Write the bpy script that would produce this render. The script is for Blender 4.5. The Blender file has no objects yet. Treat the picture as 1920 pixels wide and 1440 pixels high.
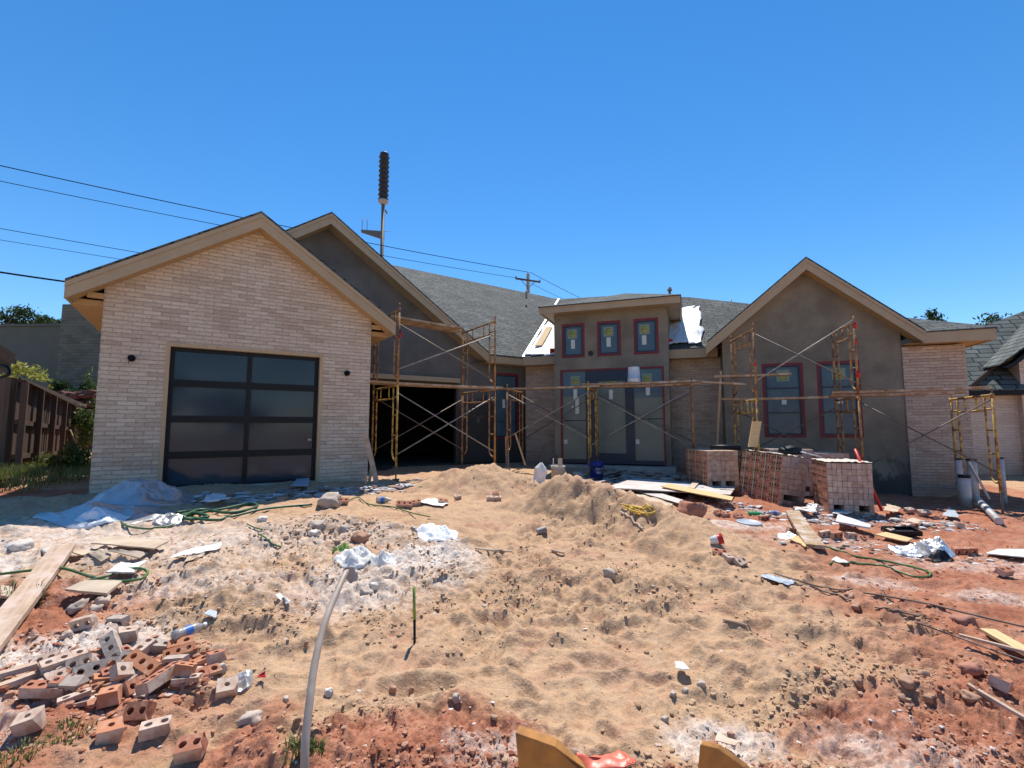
import bpy, math, random
import numpy as np
from mathutils import Vector, Matrix, Quaternion
from mathutils.geometry import tessellate_polygon
R = math.radians
random.seed(11)
S = bpy.context.scene
COL = S.collection
# ---------------------------------------------------------------- camera, sky, sun, exposure
F = 900.0; PIT = math.atan(81 / 900.0); CZ = 0.95
cam = bpy.data.cameras.new('camera'); co = bpy.data.objects.new('camera', cam); COL.objects.link(co)
cam.sensor_width = 36; cam.lens = 36 * F / 1920; cam.clip_start = .05; cam.clip_end = 2000
co.location = (0, 0, CZ); co.rotation_euler = (math.pi / 2 + PIT, 0, 0)
S.camera = co
SUN_EL, SUN_AZ = R(64), R(3)
w = bpy.data.worlds.new("World"); S.world = w; w.use_nodes = True
nt = w.node_tree
sky = nt.nodes.new('ShaderNodeTexSky'); sky.sky_type = 'NISHITA'; sky.sun_disc = False
sky.sun_elevation = SUN_EL; sky.sun_rotation = SUN_AZ
sky.air_density = 1.0; sky.dust_density = 0.0; sky.ozone_density = 4.0; sky.altitude = 400
bg = nt.nodes['Background']; bg.inputs[1].default_value = 0.12
hs_ = nt.nodes.new('ShaderNodeHueSaturation'); hs_.inputs['Saturation'].default_value = 1.27; hs_.inputs['Hue'].default_value = .499; hs_.inputs['Value'].default_value = 1.02
nt.links.new(sky.outputs[0], hs_.inputs['Color']); nt.links.new(hs_.outputs[0], bg.inputs[0])
sl = bpy.data.lights.new('sun', 'SUN'); sl.energy = 4.5; sl.angle = R(.5); sl.color = (1, .95, .87)
so = bpy.data.objects.new('sun', sl); COL.objects.link(so)
sd = Vector((math.sin(SUN_AZ) * math.cos(SUN_EL), math.cos(SUN_AZ) * math.cos(SUN_EL), math.sin(SUN_EL)))
so.rotation_euler = sd.to_track_quat('Z', 'Y').to_euler(); so.location = (0, 8, 30)
S.view_settings.view_transform = 'Standard'; S.view_settings.look = 'None'
S.view_settings.exposure = 0.5; S.view_settings.gamma = 1

# ---------------------------------------------------------------- helpers
def ray(px, py):
    xc = (px - 960) / F; yc = -(py - 720) / F
    return Vector((xc, math.cos(PIT) - yc * math.sin(PIT), math.sin(PIT) + yc * math.cos(PIT)))
CAM = Vector((0, 0, CZ))
def at(px, py, y):
    d = ray(px, py); return CAM + d * (y / d.y)
class Fac:
    """a vertical facade plane: s runs along it, t is out of it, z up"""
    def __init__(s, ox, oy, deg):
        a = R(deg); s.o = Vector((ox, oy, 0)); s.d = Vector((math.cos(a), math.sin(a), 0)); s.n = Vector((math.sin(a), -math.cos(a), 0)); s.a = a
    def off(s, t):
        f = Fac(0, 0, 0); f.d, f.n, f.a = s.d, s.n, s.a; f.o = s.o + s.n * t; return f
    def pt(s, a, t, z): return s.o + s.d * a + s.n * t + Vector((0, 0, z))
    def hit(s, px, py, t=0):
        d = ray(px, py); p0 = s.o + s.n * t
        k = (p0 - CAM).dot(s.n) / d.dot(s.n); p = CAM + d * k
        return (p - s.o).dot(s.d), p.z
def plane_hit(px, py, p0, n):
    d = ray(px, py); return CAM + d * ((p0 - CAM).dot(n) / d.dot(n))

WOFF = {}
class MB:
    def __init__(s): s.v = []; s.f = []; s.m = []; s.sm = []
    def add(s, vs, fs, mi=0, smooth=False):
        b = len(s.v); s.v += [tuple(v) for v in vs]
        for f in fs: s.f.append([b + i for i in f]); s.m.append(mi); s.sm.append(smooth)
        return s
    def poly(s, pts, mi=0): return s.add(pts, [list(range(len(pts)))], mi)
    def par(s, o, a, b, c, mi=0):
        """parallelepiped from corner o with edges a, b, c"""
        o, a, b, c = Vector(o), Vector(a), Vector(b), Vector(c)
        v = [o, o + a, o + a + b, o + b, o + c, o + a + c, o + a + b + c, o + b + c]
        f = [[0, 3, 2, 1], [4, 5, 6, 7], [0, 1, 5, 4], [1, 2, 6, 5], [2, 3, 7, 6], [3, 0, 4, 7]]
        if a.cross(b).dot(c) < 0: f = [x[::-1] for x in f]
        return s.add(v, f, mi)
    def box(s, c, sz, rz=0, mi=0):
        m = Matrix.Rotation(rz, 3, 'Z'); a, b, d = m @ Vector((sz[0], 0, 0)), m @ Vector((0, sz[1], 0)), Vector((0, 0, sz[2]))
        return s.par(Vector(c) - (a + b + d) / 2, a, b, d, mi)
    def fbox(s, f, s0, s1, t0, t1, z0, z1, mi=0):
        return s.par(f.pt(s0, t0, z0), f.d * (s1 - s0), f.n * (t1 - t0), Vector((0, 0, z1 - z0)), mi)
    def tube(s, path, r, n=8, mi=0, cap=True, smooth=True):
        P = [Vector(p) for p in path]; rings = []
        rr = r if isinstance(r, (list, tuple)) else [r] * len(P)
        up = None; b = len(s.v)
        for i, p in enumerate(P):
            t = (P[min(i + 1, len(P) - 1)] - P[max(i - 1, 0)]).normalized()
            if up is None:
                up = t.orthogonal().normalized()
            up = (up - t * up.dot(t)).normalized(); sd_ = t.cross(up)
            for k in range(n):
                a = 2 * math.pi * k / n; s.v.append(tuple(p + (up * math.cos(a) + sd_ * math.sin(a)) * rr[i]))
        for i in range(len(P) - 1):
            for k in range(n):
                k2 = (k + 1) % n; s.f.append([b + i * n + k, b + i * n + k2, b + (i + 1) * n + k2, b + (i + 1) * n + k]); s.m.append(mi); s.sm.append(smooth)
        if cap:
            s.f.append([b + k for k in range(n)][::-1]); s.m.append(mi); s.sm.append(False)
            e = b + (len(P) - 1) * n; s.f.append([e + k for k in range(n)]); s.m.append(mi); s.sm.append(False)
        return s
    def lathe(s, prof, c=(0, 0, 0), n=20, mi=0, smooth=True, M=None):
        b = len(s.v); c = Vector(c)
        for (r, z) in prof:
            for k in range(n):
                a = 2 * math.pi * k / n; p = Vector((r * math.cos(a), r * math.sin(a), z))
                if M: p = M @ p
                s.v.append(tuple(p + c))
        for i in range(len(prof) - 1):
            for k in range(n):
                k2 = (k + 1) % n; s.f.append([b + i * n + k, b + i * n + k2, b + (i + 1) * n + k2, b + (i + 1) * n + k]); s.m.append(mi); s.sm.append(smooth)
        return s
    def prism(s, f, pts, t0, t1, holes=(), mi=0, rmi=None):
        """facade polygon (s,z) with holes, extruded from t0 (back) to t1 (front)"""
        loops = [pts] + [list(h) for h in holes]
        rmi = mi if rmi is None else rmi
        tri = tessellate_polygon([[Vector((p[0], p[1], 0)) for p in l] for l in loops])
        flat = [p for l in loops for p in l]
        for tt, sgn in ((t1, 1), (t0, -1)):
            vs = [f.pt(p[0], tt, p[1]) for p in flat]; fs = []
            for t in tri:
                a, b, c = [Vector(vs[i]) for i in t]
                nn = (b - a).cross(c - a)
                fs.append(list(t) if nn.dot(f.n) * sgn > 0 else list(t)[::-1])
            s.add(vs, fs, mi)
        for li, l in enumerate(loops):
            for i in range(len(l)):
                p, q = l[i], l[(i + 1) % len(l)]
                s.add([f.pt(p[0], t0, p[1]), f.pt(q[0], t0, q[1]), f.pt(q[0], t1, q[1]), f.pt(p[0], t1, p[1])], [[0, 1, 2, 3]], mi if li == 0 else rmi)
        return s
    def text(s, txt, size, M, mi=0):
        cu = bpy.data.curves.new('t', 'FONT'); cu.body = txt; cu.size = size; cu.align_x = 'CENTER'; cu.align_y = 'CENTER'
        o = bpy.data.objects.new('t', cu); COL.objects.link(o); dg = bpy.context.evaluated_depsgraph_get(); dg.update()
        me = o.evaluated_get(dg).to_mesh()
        vs = [M @ v.co for v in me.vertices]; fs = [list(p.vertices) for p in me.polygons]
        s.add(vs, fs, mi); o.evaluated_get(dg).to_mesh_clear(); bpy.data.objects.remove(o); bpy.data.curves.remove(cu)
        return s
    def build(s, name, mats, parent=None, origin=None, local=False, bevel=0):
        me = bpy.data.meshes.new(name)
        if local: off = Vector((0, 0, 0))
        elif parent: off = WOFF[parent.name]
        elif origin is not None: off = Vector(origin)
        else:
            a = np.array(s.v); off = Vector(((a[:, 0].min() + a[:, 0].max()) / 2, (a[:, 1].min() + a[:, 1].max()) / 2, a[:, 2].min()))
        me.from_pydata([(v[0] - off.x, v[1] - off.y, v[2] - off.z) for v in s.v], [], s.f)
        mats = mats if isinstance(mats, (list, tuple)) else [mats]
        for m in mats: me.materials.append(m)
        me.polygons.foreach_set('material_index', s.m); me.polygons.foreach_set('use_smooth', s.sm)
        me.update()
        uv = me.uv_layers.new(name='UVMap'); data = np.zeros(len(me.loops) * 2)
        for p in me.polygons:
            n = p.normal
            if abs(n.z) > .999: u, v = Vector((1, 0, 0)), Vector((0, 1, 0))
            else: u = Vector((-n.y, n.x, 0)).normalized(); v = n.cross(u)
            for li in p.loop_indices:
                c = Vector(s.v[me.loops[li].vertex_index])
                data[2 * li] = c.dot(u); data[2 * li + 1] = c.dot(v)
        uv.data.foreach_set('uv', data)
        o = bpy.data.objects.new(name, me); COL.objects.link(o)
        if parent: o.parent = parent; WOFF[o.name] = WOFF.get(parent.name, Vector((0, 0, 0)))
        else: o.location = off; WOFF[o.name] = off
        if bevel:
            bm = o.modifiers.new('bevel', 'BEVEL'); bm.width = bevel; bm.segments = 2; bm.limit_method = 'ANGLE'
        return o
def tag(o, label=None, cat=None, group=None, kind=None):
    if label: o['label'] = label
    if cat: o['category'] = cat
    if group: o['group'] = group
    if kind: o['kind'] = kind
    return o
def empty(name, loc, label=None, cat=None, group=None):
    o = bpy.data.objects.new(name, None); COL.objects.link(o); o.location = loc; o.empty_display_size = .2
    WOFF[o.name] = Vector(loc); tag(o, label, cat, group); return o
def catmull(P, k=6):
    P = [Vector(p) for p in P]; Q = [P[0]] + P + [P[-1]]; out = []
    for i in range(1, len(Q) - 2):
        a, b, c, d = Q[i - 1:i + 3]
        for j in range(k):
            t = j / k
            out.append(.5 * ((2 * b) + (c - a) * t + (2 * a - 5 * b + 4 * c - d) * t * t + (3 * b - a - 3 * c + d) * t ** 3))
    out.append(P[-1]); return out

# ---------------------------------------------------------------- materials
def newmat(name):
    m = bpy.data.materials.new(name); m.use_nodes = True; t = m.node_tree; b = t.nodes['Principled BSDF']; return m, t, b
def nd(t, k, **kw):
    n = t.nodes.new(k)
    for a, v in kw.items():
        if a.startswith('i_'): n.inputs[a[2:].replace('_', ' ')].default_value = v
        else: setattr(n, a, v)
    return n
def ramp(t, fac, stops):
    r = t.nodes.new('ShaderNodeValToRGB'); e = r.color_ramp.elements
    e[0].position, e[0].color = stops[0][0], (*stops[0][1], 1); e[1].position, e[1].color = stops[-1][0], (*stops[-1][1], 1)
    for p, c in stops[1:-1]: x = e.new(p); x.color = (*c, 1)
    t.links.new(fac, r.inputs[0]); return r
def simple(name, c1, c2=None, scale=8, rough=.7, bump=.0, bscale=None, metal=0, stretch=None, coord='Object', lo=.35, hi=.65, detail=5, spec=.4, trans=0, alpha=1, bdist=.01):
    m, t, b = newmat(name); c2 = c2 or tuple(x * .75 for x in c1)
    tc = nd(t, 'ShaderNodeTexCoord'); mp = nd(t, 'ShaderNodeMapping'); t.links.new(tc.outputs[coord], mp.inputs[0])
    if stretch: mp.inputs['Scale'].default_value = stretch
    n = nd(t, 'ShaderNodeTexNoise', i_Scale=scale, i_Detail=detail, i_Roughness=.6); t.links.new(mp.outputs[0], n.inputs['Vector'])
    r = ramp(t, n.outputs[0], [(lo, c1), (hi, c2)]); t.links.new(r.outputs[0], b.inputs['Base Color'])
    b.inputs['Roughness'].default_value = rough; b.inputs['Metallic'].default_value = metal; b.inputs['Specular IOR Level'].default_value = spec
    b.inputs['Transmission Weight'].default_value = trans; b.inputs['Alpha'].default_value = alpha
    if bump:
        n2 = nd(t, 'ShaderNodeTexNoise', i_Scale=bscale or scale * 3, i_Detail=4); t.links.new(mp.outputs[0], n2.inputs['Vector'])
        bp = nd(t, 'ShaderNodeBump', i_Strength=bump, i_Distance=bdist); t.links.new(n2.outputs[0], bp.inputs['Height']); t.links.new(bp.outputs[0], b.inputs['Normal'])
    return m
def mix(t, fac, a, b, mode='MIX'):
    m = t.nodes.new('ShaderNodeMix'); m.data_type = 'RGBA'; m.blend_type = mode
    for i, x in ((0, fac), (6, a), (7, b)):
        if isinstance(x, (int, float)): m.inputs[i].default_value = x
        elif isinstance(x, tuple): m.inputs[i].default_value = (*x, 1)
        else: t.links.new(x, m.inputs[i])
    return m.outputs[2]
def brickmat(name, c1, c2, cm, bw=.23, bh=.064, mortar=.005, stain=(.45, .4, .36), dirty=.35, ztint=None):
    m, t, b = newmat(name); tc = nd(t, 'ShaderNodeTexCoord')
    # slightly wavering courses
    nz = nd(t, 'ShaderNodeTexNoise', i_Scale=6.0, i_Detail=2); t.links.new(tc.outputs['UV'], nz.inputs['Vector'])
    vm = nd(t, 'ShaderNodeVectorMath', operation='MULTIPLY_ADD'); t.links.new(nz.outputs['Color'], vm.inputs[0]); vm.inputs[1].default_value = (.008, .008, 0); t.links.new(tc.outputs['UV'], vm.inputs[2])
    def bt(s_, mort, ca, cb, cc):
        k = nd(t, 'ShaderNodeTexBrick', i_Scale=1.0, i_Mortar_Size=mort, i_Mortar_Smooth=.3, i_Brick_Width=bw, i_Row_Height=bh, i_Bias=s_)
        k.inputs['Color1'].default_value = (*ca, 1); k.inputs['Color2'].default_value = (*cb, 1); k.inputs['Mortar'].default_value = (*cc, 1)
        k.offset = .5; t.links.new(vm.outputs[0], k.inputs['Vector']); return k
    k = bt(0, mortar, c1, c2, cm); k2 = bt(.0, 0, (0, 0, 0), (1, 1, 1), (0, 0, 0))
    n1 = nd(t, 'ShaderNodeTexNoise', i_Scale=1.1, i_Detail=5, i_Roughness=.65); t.links.new(tc.outputs['UV'], n1.inputs['Vector'])
    r1 = ramp(t, n1.outputs[0], [(.38, (1, 1, 1)), (.72, tuple(x * 1.6 for x in stain))])
    c = mix(t, dirty, k.outputs[0], r1.outputs[0], 'MULTIPLY')
    n2 = nd(t, 'ShaderNodeTexNoise', i_Scale=22, i_Detail=6, i_Roughness=.7); t.links.new(tc.outputs['UV'], n2.inputs['Vector'])
    r2 = ramp(t, n2.outputs[0], [(.3, (.72, .68, .66)), (.5, (1, 1, 1)), (.7, (1.12, 1.12, 1.1))])
    c = mix(t, .8, c, r2.outputs[0], 'MULTIPLY')
    n3 = nd(t, 'ShaderNodeTexNoise', i_Scale=5.5, i_Detail=3); mp = nd(t, 'ShaderNodeMapping'); mp.inputs['Scale'].default_value = (.6, 2.4, 1)
    t.links.new(tc.outputs['UV'], mp.inputs[0]); t.links.new(mp.outputs[0], n3.inputs['Vector'])
    r3 = ramp(t, n3.outputs[0], [(.52, (0, 0, 0)), (.7, (1, 1, 1))]); c = mix(t, r3.outputs[0], c, mix(t, .35, c, c1, 'MIX'))
    k4 = nd(t, 'ShaderNodeTexBrick', i_Scale=1.0, i_Mortar_Size=0., i_Brick_Width=bw, i_Row_Height=bh, i_Bias=-.55); k4.offset = .5; k4.inputs['Color1'].default_value = (1, 1, 1, 1); k4.inputs['Color2'].default_value = (.80, .75, .73, 1)
    t.links.new(vm.outputs[0], k4.inputs['Vector']); c = mix(t, .9, c, k4.outputs[0], 'MULTIPLY')
    if ztint:   # clay splash near the ground
        g = nd(t, 'ShaderNodeNewGeometry'); sp = nd(t, 'ShaderNodeSeparateXYZ'); t.links.new(g.outputs['Position'], sp.inputs[0])
        mr = nd(t, 'ShaderNodeMapRange'); mr.inputs[1].default_value = ztint[1]; mr.inputs[2].default_value = ztint[0]; t.links.new(sp.outputs[2], mr.inputs[0])
        mu = nd(t, 'ShaderNodeMath', operation='MULTIPLY'); t.links.new(mr.outputs[0], mu.inputs[0]); t.links.new(n1.outputs[0], mu.inputs[1])
        c = mix(t, mu.outputs[0], c, ztint[2])
    t.links.new(c, b.inputs['Base Color']); b.inputs['Roughness'].default_value = .85; b.inputs['Specular IOR Level'].default_value = .25
    ad = nd(t, 'ShaderNodeMath', operation='MULTIPLY_ADD'); t.links.new(n2.outputs[0], ad.inputs[0]); ad.inputs[1].default_value = .35
    iv = nd(t, 'ShaderNodeMath', operation='MULTIPLY', ); iv.inputs[1].default_value = -1.; t.links.new(k.outputs['Fac'], iv.inputs[0]); t.links.new(iv.outputs[0], ad.inputs[2])
    ad2 = nd(t, 'ShaderNodeMath', operation='MULTIPLY_ADD'); t.links.new(k2.outputs['Color'], ad2.inputs[0]); ad2.inputs[1].default_value = .35; t.links.new(ad.outputs[0], ad2.inputs[2])
    bp = nd(t, 'ShaderNodeBump', i_Strength=.9, i_Distance=.012); t.links.new(ad2.outputs[0], bp.inputs['Height']); t.links.new(bp.outputs[0], b.inputs['Normal'])
    return m
def shinglemat(name, c1, c2, cg, bw=.32, bh=.14, msize=.012):
    m, t, b = newmat(name); tc = nd(t, 'ShaderNodeTexCoord')
    nz = nd(t, 'ShaderNodeTexNoise', i_Scale=3.0, i_Detail=3); t.links.new(tc.outputs['UV'], nz.inputs['Vector'])
    vm = nd(t, 'ShaderNodeVectorMath', operation='MULTIPLY_ADD'); t.links.new(nz.outputs['Color'], vm.inputs[0]); vm.inputs[1].default_value = (.05, .012, 0); t.links.new(tc.outputs['UV'], vm.inputs[2])
    k = nd(t, 'ShaderNodeTexBrick', i_Scale=1.0, i_Mortar_Size=msize, i_Mortar_Smooth=.2, i_Brick_Width=bw, i_Row_Height=bh)
    k.offset = .37; k.squash = .7; k.squash_frequency = 3
    for a, c in (('Color1', c1), ('Color2', c2), ('Mortar', cg)): k.inputs[a].default_value = (*c, 1)
    t.links.new(vm.outputs[0], k.inputs['Vector'])
    n2 = nd(t, 'ShaderNodeTexNoise', i_Scale=30, i_Detail=5); t.links.new(tc.outputs['UV'], n2.inputs['Vector'])
    n3 = nd(t, 'ShaderNodeTexNoise', i_Scale=1.2, i_Detail=4); t.links.new(tc.outputs['UV'], n3.inputs['Vector'])
    r2 = ramp(t, n2.outputs[0], [(.3, (.75, .75, .75)), (.7, (1.2, 1.2, 1.2))]); c = mix(t, 1., k.outputs[0], r2.outputs[0], 'MULTIPLY')
    r3 = ramp(t, n3.outputs[0], [(.35, (.82, .82, .82)), (.65, (1.15, 1.15, 1.12))]); c = mix(t, 1., c, r3.outputs[0], 'MULTIPLY')
    t.links.new(c, b.inputs['Base Color']); b.inputs['Roughness'].default_value = .9; b.inputs['Specular IOR Level'].default_value = .2
    # each course steps down like a lap
    sp = nd(t, 'ShaderNodeSeparateXYZ'); t.links.new(vm.outputs[0], sp.inputs[0])
    dv = nd(t, 'ShaderNodeMath', operation='DIVIDE'); t.links.new(sp.outputs[1], dv.inputs[0]); dv.inputs[1].default_value = bh
    fr = nd(t, 'ShaderNodeMath', operation='FRACT'); t.links.new(dv.outputs[0], fr.inputs[0])
    ml = nd(t, 'ShaderNodeMath', operation='MULTIPLY_ADD'); t.links.new(k.outputs['Fac'], ml.inputs[0]); ml.inputs[1].default_value = -1.2
    iv = nd(t, 'ShaderNodeMath', operation='SUBTRACT'); iv.inputs[0].default_value = 1; t.links.new(fr.outputs[0], iv.inputs[1]); t.links.new(iv.outputs[0], ml.inputs[2])
    bp = nd(t, 'ShaderNodeBump', i_Strength=1, i_Distance=.012); t.links.new(ml.outputs[0], bp.inputs['Height']); t.links.new(bp.outputs[0], b.inputs['Normal'])
    return m
def stuccomat(name, c1, c2, cd, seedoff=0, zlo=-.2, zhi=1.1, patch=.55):
    """cement base coat with damp patches low down"""
    m, t, b = newmat(name); g = nd(t, 'ShaderNodeNewGeometry')
    mp = nd(t, 'ShaderNodeMapping'); mp.inputs['Location'].default_value = (seedoff, seedoff * 1.7, 0); t.links.new(g.outputs['Position'], mp.inputs[0])
    n1 = nd(t, 'ShaderNodeTexNoise', i_Scale=1.3, i_Detail=7, i_Roughness=.62); t.links.new(mp.outputs[0], n1.inputs['Vector'])
    r1 = ramp(t, n1.outputs[0], [(.36, c1), (.64, c2)])
    n4 = nd(t, 'ShaderNodeTexNoise', i_Scale=2.1, i_Detail=5, i_Roughness=.7); mp4 = nd(t, 'ShaderNodeMapping'); mp4.inputs['Scale'].default_value = (1, 1, .8); mp4.inputs['Location'].default_value = (3 + seedoff, 7, 2)
    t.links.new(g.outputs['Position'], mp4.inputs[0]); t.links.new(mp4.outputs[0], n4.inputs['Vector'])
    sp = nd(t, 'ShaderNodeSeparateXYZ'); t.links.new(g.outputs['Position'], sp.inputs[0])
    mr = nd(t, 'ShaderNodeMapRange'); mr.inputs[1].default_value = zhi; mr.inputs[2].default_value = zlo; mr.inputs[3].default_value = -.25; mr.inputs[4].default_value = .42; t.links.new(sp.outputs[2], mr.inputs[0])
    ad = nd(t, 'ShaderNodeMath', operation='ADD'); t.links.new(n4.outputs[0], ad.inputs[0]); t.links.new(mr.outputs[0], ad.inputs[1])
    r4 = ramp(t, ad.outputs[0], [(patch, (0, 0, 0)), (patch + .12, (1, 1, 1))])
    c = mix(t, r4.outputs[0], r1.outputs[0], cd)
    n5 = nd(t, 'ShaderNodeTexNoise', i_Scale=60, i_Detail=3); t.links.new(mp.outputs[0], n5.inputs['Vector'])
    r5 = ramp(t, n5.outputs[0], [(.3, (.88, .88, .88)), (.7, (1.08, 1.08, 1.08))]); c = mix(t, 1., c, r5.outputs[0], 'MULTIPLY')
    t.links.new(c, b.inputs['Base Color']); b.inputs['Roughness'].default_value = .9; b.inputs['Specular IOR Level'].default_value = .2
    bp = nd(t, 'ShaderNodeBump', i_Strength=.35, i_Distance=.006); t.links.new(n5.outputs[0], bp.inputs['Height']); t.links.new(bp.outputs[0], b.inputs['Normal'])
    return m
def woodmat(name, c1, c2, axis=0, scale=3, rough=.75, coord='Object', dirt=None):
    st = [14, 14, 14]; st[axis] = .8
    m = simple(name, c1, c2, scale=scale, rough=rough, bump=.35, bscale=scale * 2, stretch=tuple(st), coord=coord, lo=.3, hi=.7, detail=6, bdist=.004, spec=.25)
    if dirt:
        t = m.node_tree; b = t.nodes['Principled BSDF']; src = b.inputs['Base Color'].links[0].from_socket
        tc = nd(t, 'ShaderNodeTexCoord'); n = nd(t, 'ShaderNodeTexNoise', i_Scale=5, i_Detail=5, i_Roughness=.7); t.links.new(tc.outputs['Object'], n.inputs['Vector'])
        r = ramp(t, n.outputs[0], [(.46, (0, 0, 0)), (.62, (1, 1, 1))]); t.links.new(mix(t, r.outputs[0], src, dirt), b.inputs['Base Color'])
    return m
MT = {}
MT['brick'] = brickmat('pale_brick', (.64, .54, .425), (.52, .42, .325), (.44, .38, .31), stain=(.4, .3, .24))
MT['brick2'] = brickmat('pale_brick_wing', (.58, .465, .36), (.48, .365, .28), (.38, .32, .26), stain=(.36, .28, .24), ztint=(-.5, .5, (.40, .16, .08)))
MT['shingle'] = shinglemat('grey_shingle', (.125, .13, .12), (.07, .075, .072), (.03, .03, .03))
MT['shingle2'] = shinglemat('green_grey_shingle', (.15, .165, .155), (.10, .112, .105), (.03, .035, .035), bw=.5, bh=.22, msize=.02)
MT['stucco'] = stuccomat('grey_stucco', (.275, .24, .18), (.175, .152, .118), (.09, .08, .07), 0, -.5, 1.0, .62)
MT['stucco2'] = stuccomat('damp_stucco', (.165, .16, .15), (.115, .11, .104), (.055, .051, .046), 5, .6, 3.0, .56)
MT['fascia'] = simple('painted_fascia', (.42, .32, .20), (.38, .285, .175), scale=3, rough=.55, bump=.05)
MT['ply'] = woodmat('soffit_plywood', (.50, .34, .17), (.40, .255, .12), 0)
MT['lumber'] = woodmat('fresh_lumber', (.52, .38, .23), (.42, .29, .17), 2)
MT['black'] = simple('black_aluminium', (.006, .007, .010), (.010, .011, .014), rough=.5, spec=.25)
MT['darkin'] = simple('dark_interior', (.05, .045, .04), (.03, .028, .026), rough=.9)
MT['conc'] = simple('concrete', (.42, .39, .35), (.30, .28, .25), scale=4, rough=.9, bump=.3)
MT['red_tape'] = simple('red_flashing_tape', (.20, .014, .02), (.15, .012, .016), scale=20, rough=.45)
MT['blue_film'] = simple('blue_grey_film', (.05, .085, .13), (.035, .065, .105), scale=5, rough=.3, bump=.2, bscale=12)
MT['sage_film'] = simple('sage_glass_film', (.155, .18, .15), (.125, .15, .13), scale=2.5, rough=.28, bump=.15, bscale=10, bdist=.004)
MT['blue_glass'] = simple('film_covered_glass', (.085, .13, .155), (.06, .10, .13), scale=3, rough=.18, bump=.25, bscale=8, bdist=.004)
MT['dark_blue'] = simple('dark_blue_frame', (.018, .028, .055), (.012, .02, .04), rough=.4)
MT['label_w'] = simple('white_paper_label', (.62, .64, .58), (.55, .58, .52), rough=.6)
MT['label_g'] = simple('pale_green_label', (.22, .30, .22), (.19, .27, .20), rough=.6)
MT['label_y'] = simple('yellow_label', (.36, .37, .12), (.32, .33, .10), rough=.6)
MT['ink'] = simple('dark_ink', (.05, .05, .04), rough=.6)
MT['galv'] = simple('galvanised_steel', (.36, .34, .31), (.20, .18, .16), scale=12, rough=.6, metal=.3)
MT['flash'] = simple('metal_flashing', (.45, .46, .48), (.33, .34, .36), scale=6, rough=.4, metal=.5)
MT['rustbar'] = simple('dark_steel_brace', (.12, .10, .09), (.22, .17, .13), scale=10, rough=.6, metal=.3)
MT['yellow'] = simple('chipped_yellow_paint', (.54, .35, .07), (.22, .10, .05), scale=11, rough=.6, lo=.46, hi=.56, detail=8)
MT['orange'] = simple('rusty_orange_paint', (.42, .22, .07), (.16, .07, .035), scale=8, rough=.6, lo=.42, hi=.6, detail=8)
MT['plank'] = woodmat('scaffold_plank', (.42, .27, .15), (.26, .155, .085), 0, dirt=(.5, .42, .34))
MT['board'] = woodmat('weathered_board', (.55, .40, .28), (.36, .24, .16), 0, dirt=(.55, .42, .34))
MT['board_y'] = woodmat('yellow_pine_board', (.70, .50, .26), (.55, .36, .17), 0)
MT['board_d'] = woodmat('old_dark_timber', (.10, .07, .052), (.055, .04, .03), 2, scale=2)
MT['white'] = simple('white_plastic', (.72, .72, .70), (.6, .6, .58), rough=.4)
MT['pvc'] = simple('dusty_white_pvc', (.62, .58, .53), (.48, .42, .37), scale=6, rough=.45)
MT['red'] = simple('red_plastic', (.55, .02, .02), (.4, .015, .015), rough=.4)
MT['blue'] = simple('blue_plastic', (.015, .03, .22), (.012, .022, .16), rough=.35)
MT['green'] = simple('green_strap', (.05, .20, .07), (.03, .13, .05), rough=.4)
MT['hose'] = simple('green_hose', (.10, .19, .06), (.07, .13, .045), rough=.4)
def leafmat(name, a, b_, c):
    m, t, b = newmat(name); g = nd(t, 'ShaderNodeNewGeometry')
    r = ramp(t, g.outputs['Random Per Island'], [(0, a), (.5, b_), (1, c)]); t.links.new(r.outputs[0], b.inputs['Base Color'])
    b.inputs['Roughness'].default_value = .6; b.inputs['Subsurface Weight'].default_value = 0; b.inputs['Specular IOR Level'].default_value = .3
    tr = nd(t, 'ShaderNodeBsdfTranslucent'); t.links.new(r.outputs[0], tr.inputs[0]); mx = nd(t, 'ShaderNodeMixShader'); mx.inputs[0].default_value = .3
    t.links.new(b.outputs[0], mx.inputs[1]); t.links.new(tr.outputs[0], mx.inputs[2]); t.links.new(mx.outputs[0], t.nodes['Material Output'].inputs[0])
    return m
MT['leaf_y'] = leafmat('yellow_green_leaf', (.20, .22, .03), (.40, .38, .06), (.55, .5, .12))
MT['leaf_d'] = leafmat('dark_leaf', (.012, .03, .01), (.03, .06, .015), (.05, .09, .025))
MT['leaf_m'] = leafmat('mid_leaf', (.05, .09, .02), (.09, .14, .03), (.16, .2, .06))
MT['grass'] = leafmat('dry_grass', (.16, .16, .05), (.10, .15, .03), (.28, .25, .1))
MT['bark'] = simple('bark', (.12, .09, .07), (.07, .05, .04), rough=.9, bump=.4)

# ---------------------------------------------------------------- ground
def perlin(x, y, seed=0):
    xi = np.floor(x).astype(np.int64); yi = np.floor(y).astype(np.int64); xf = x - xi; yf = y - yi
    def g(ix, iy, dx, dy):
        h = (ix * 374761393 + iy * 668265263 + seed * 974634777) & 0x7fffffff
        h = ((h ^ (h >> 13)) * 1274126177) & 0x7fffffff; h = (h ^ (h >> 16)) & 0xffff
        a = h * (2 * math.pi / 65536.); return np.cos(a) * dx + np.sin(a) * dy
    u = xf * xf * xf * (xf * (xf * 6 - 15) + 10); v = yf * yf * yf * (yf * (yf * 6 - 15) + 10)
    a = g(xi, yi, xf, yf); b = g(xi + 1, yi, xf - 1, yf); c = g(xi, yi + 1, xf, yf - 1); d = g(xi + 1, yi + 1, xf - 1, yf - 1)
    return ((a + (b - a) * u) + ((c + (d - c) * u) - (a + (b - a) * u)) * v) * 1.5
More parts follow.
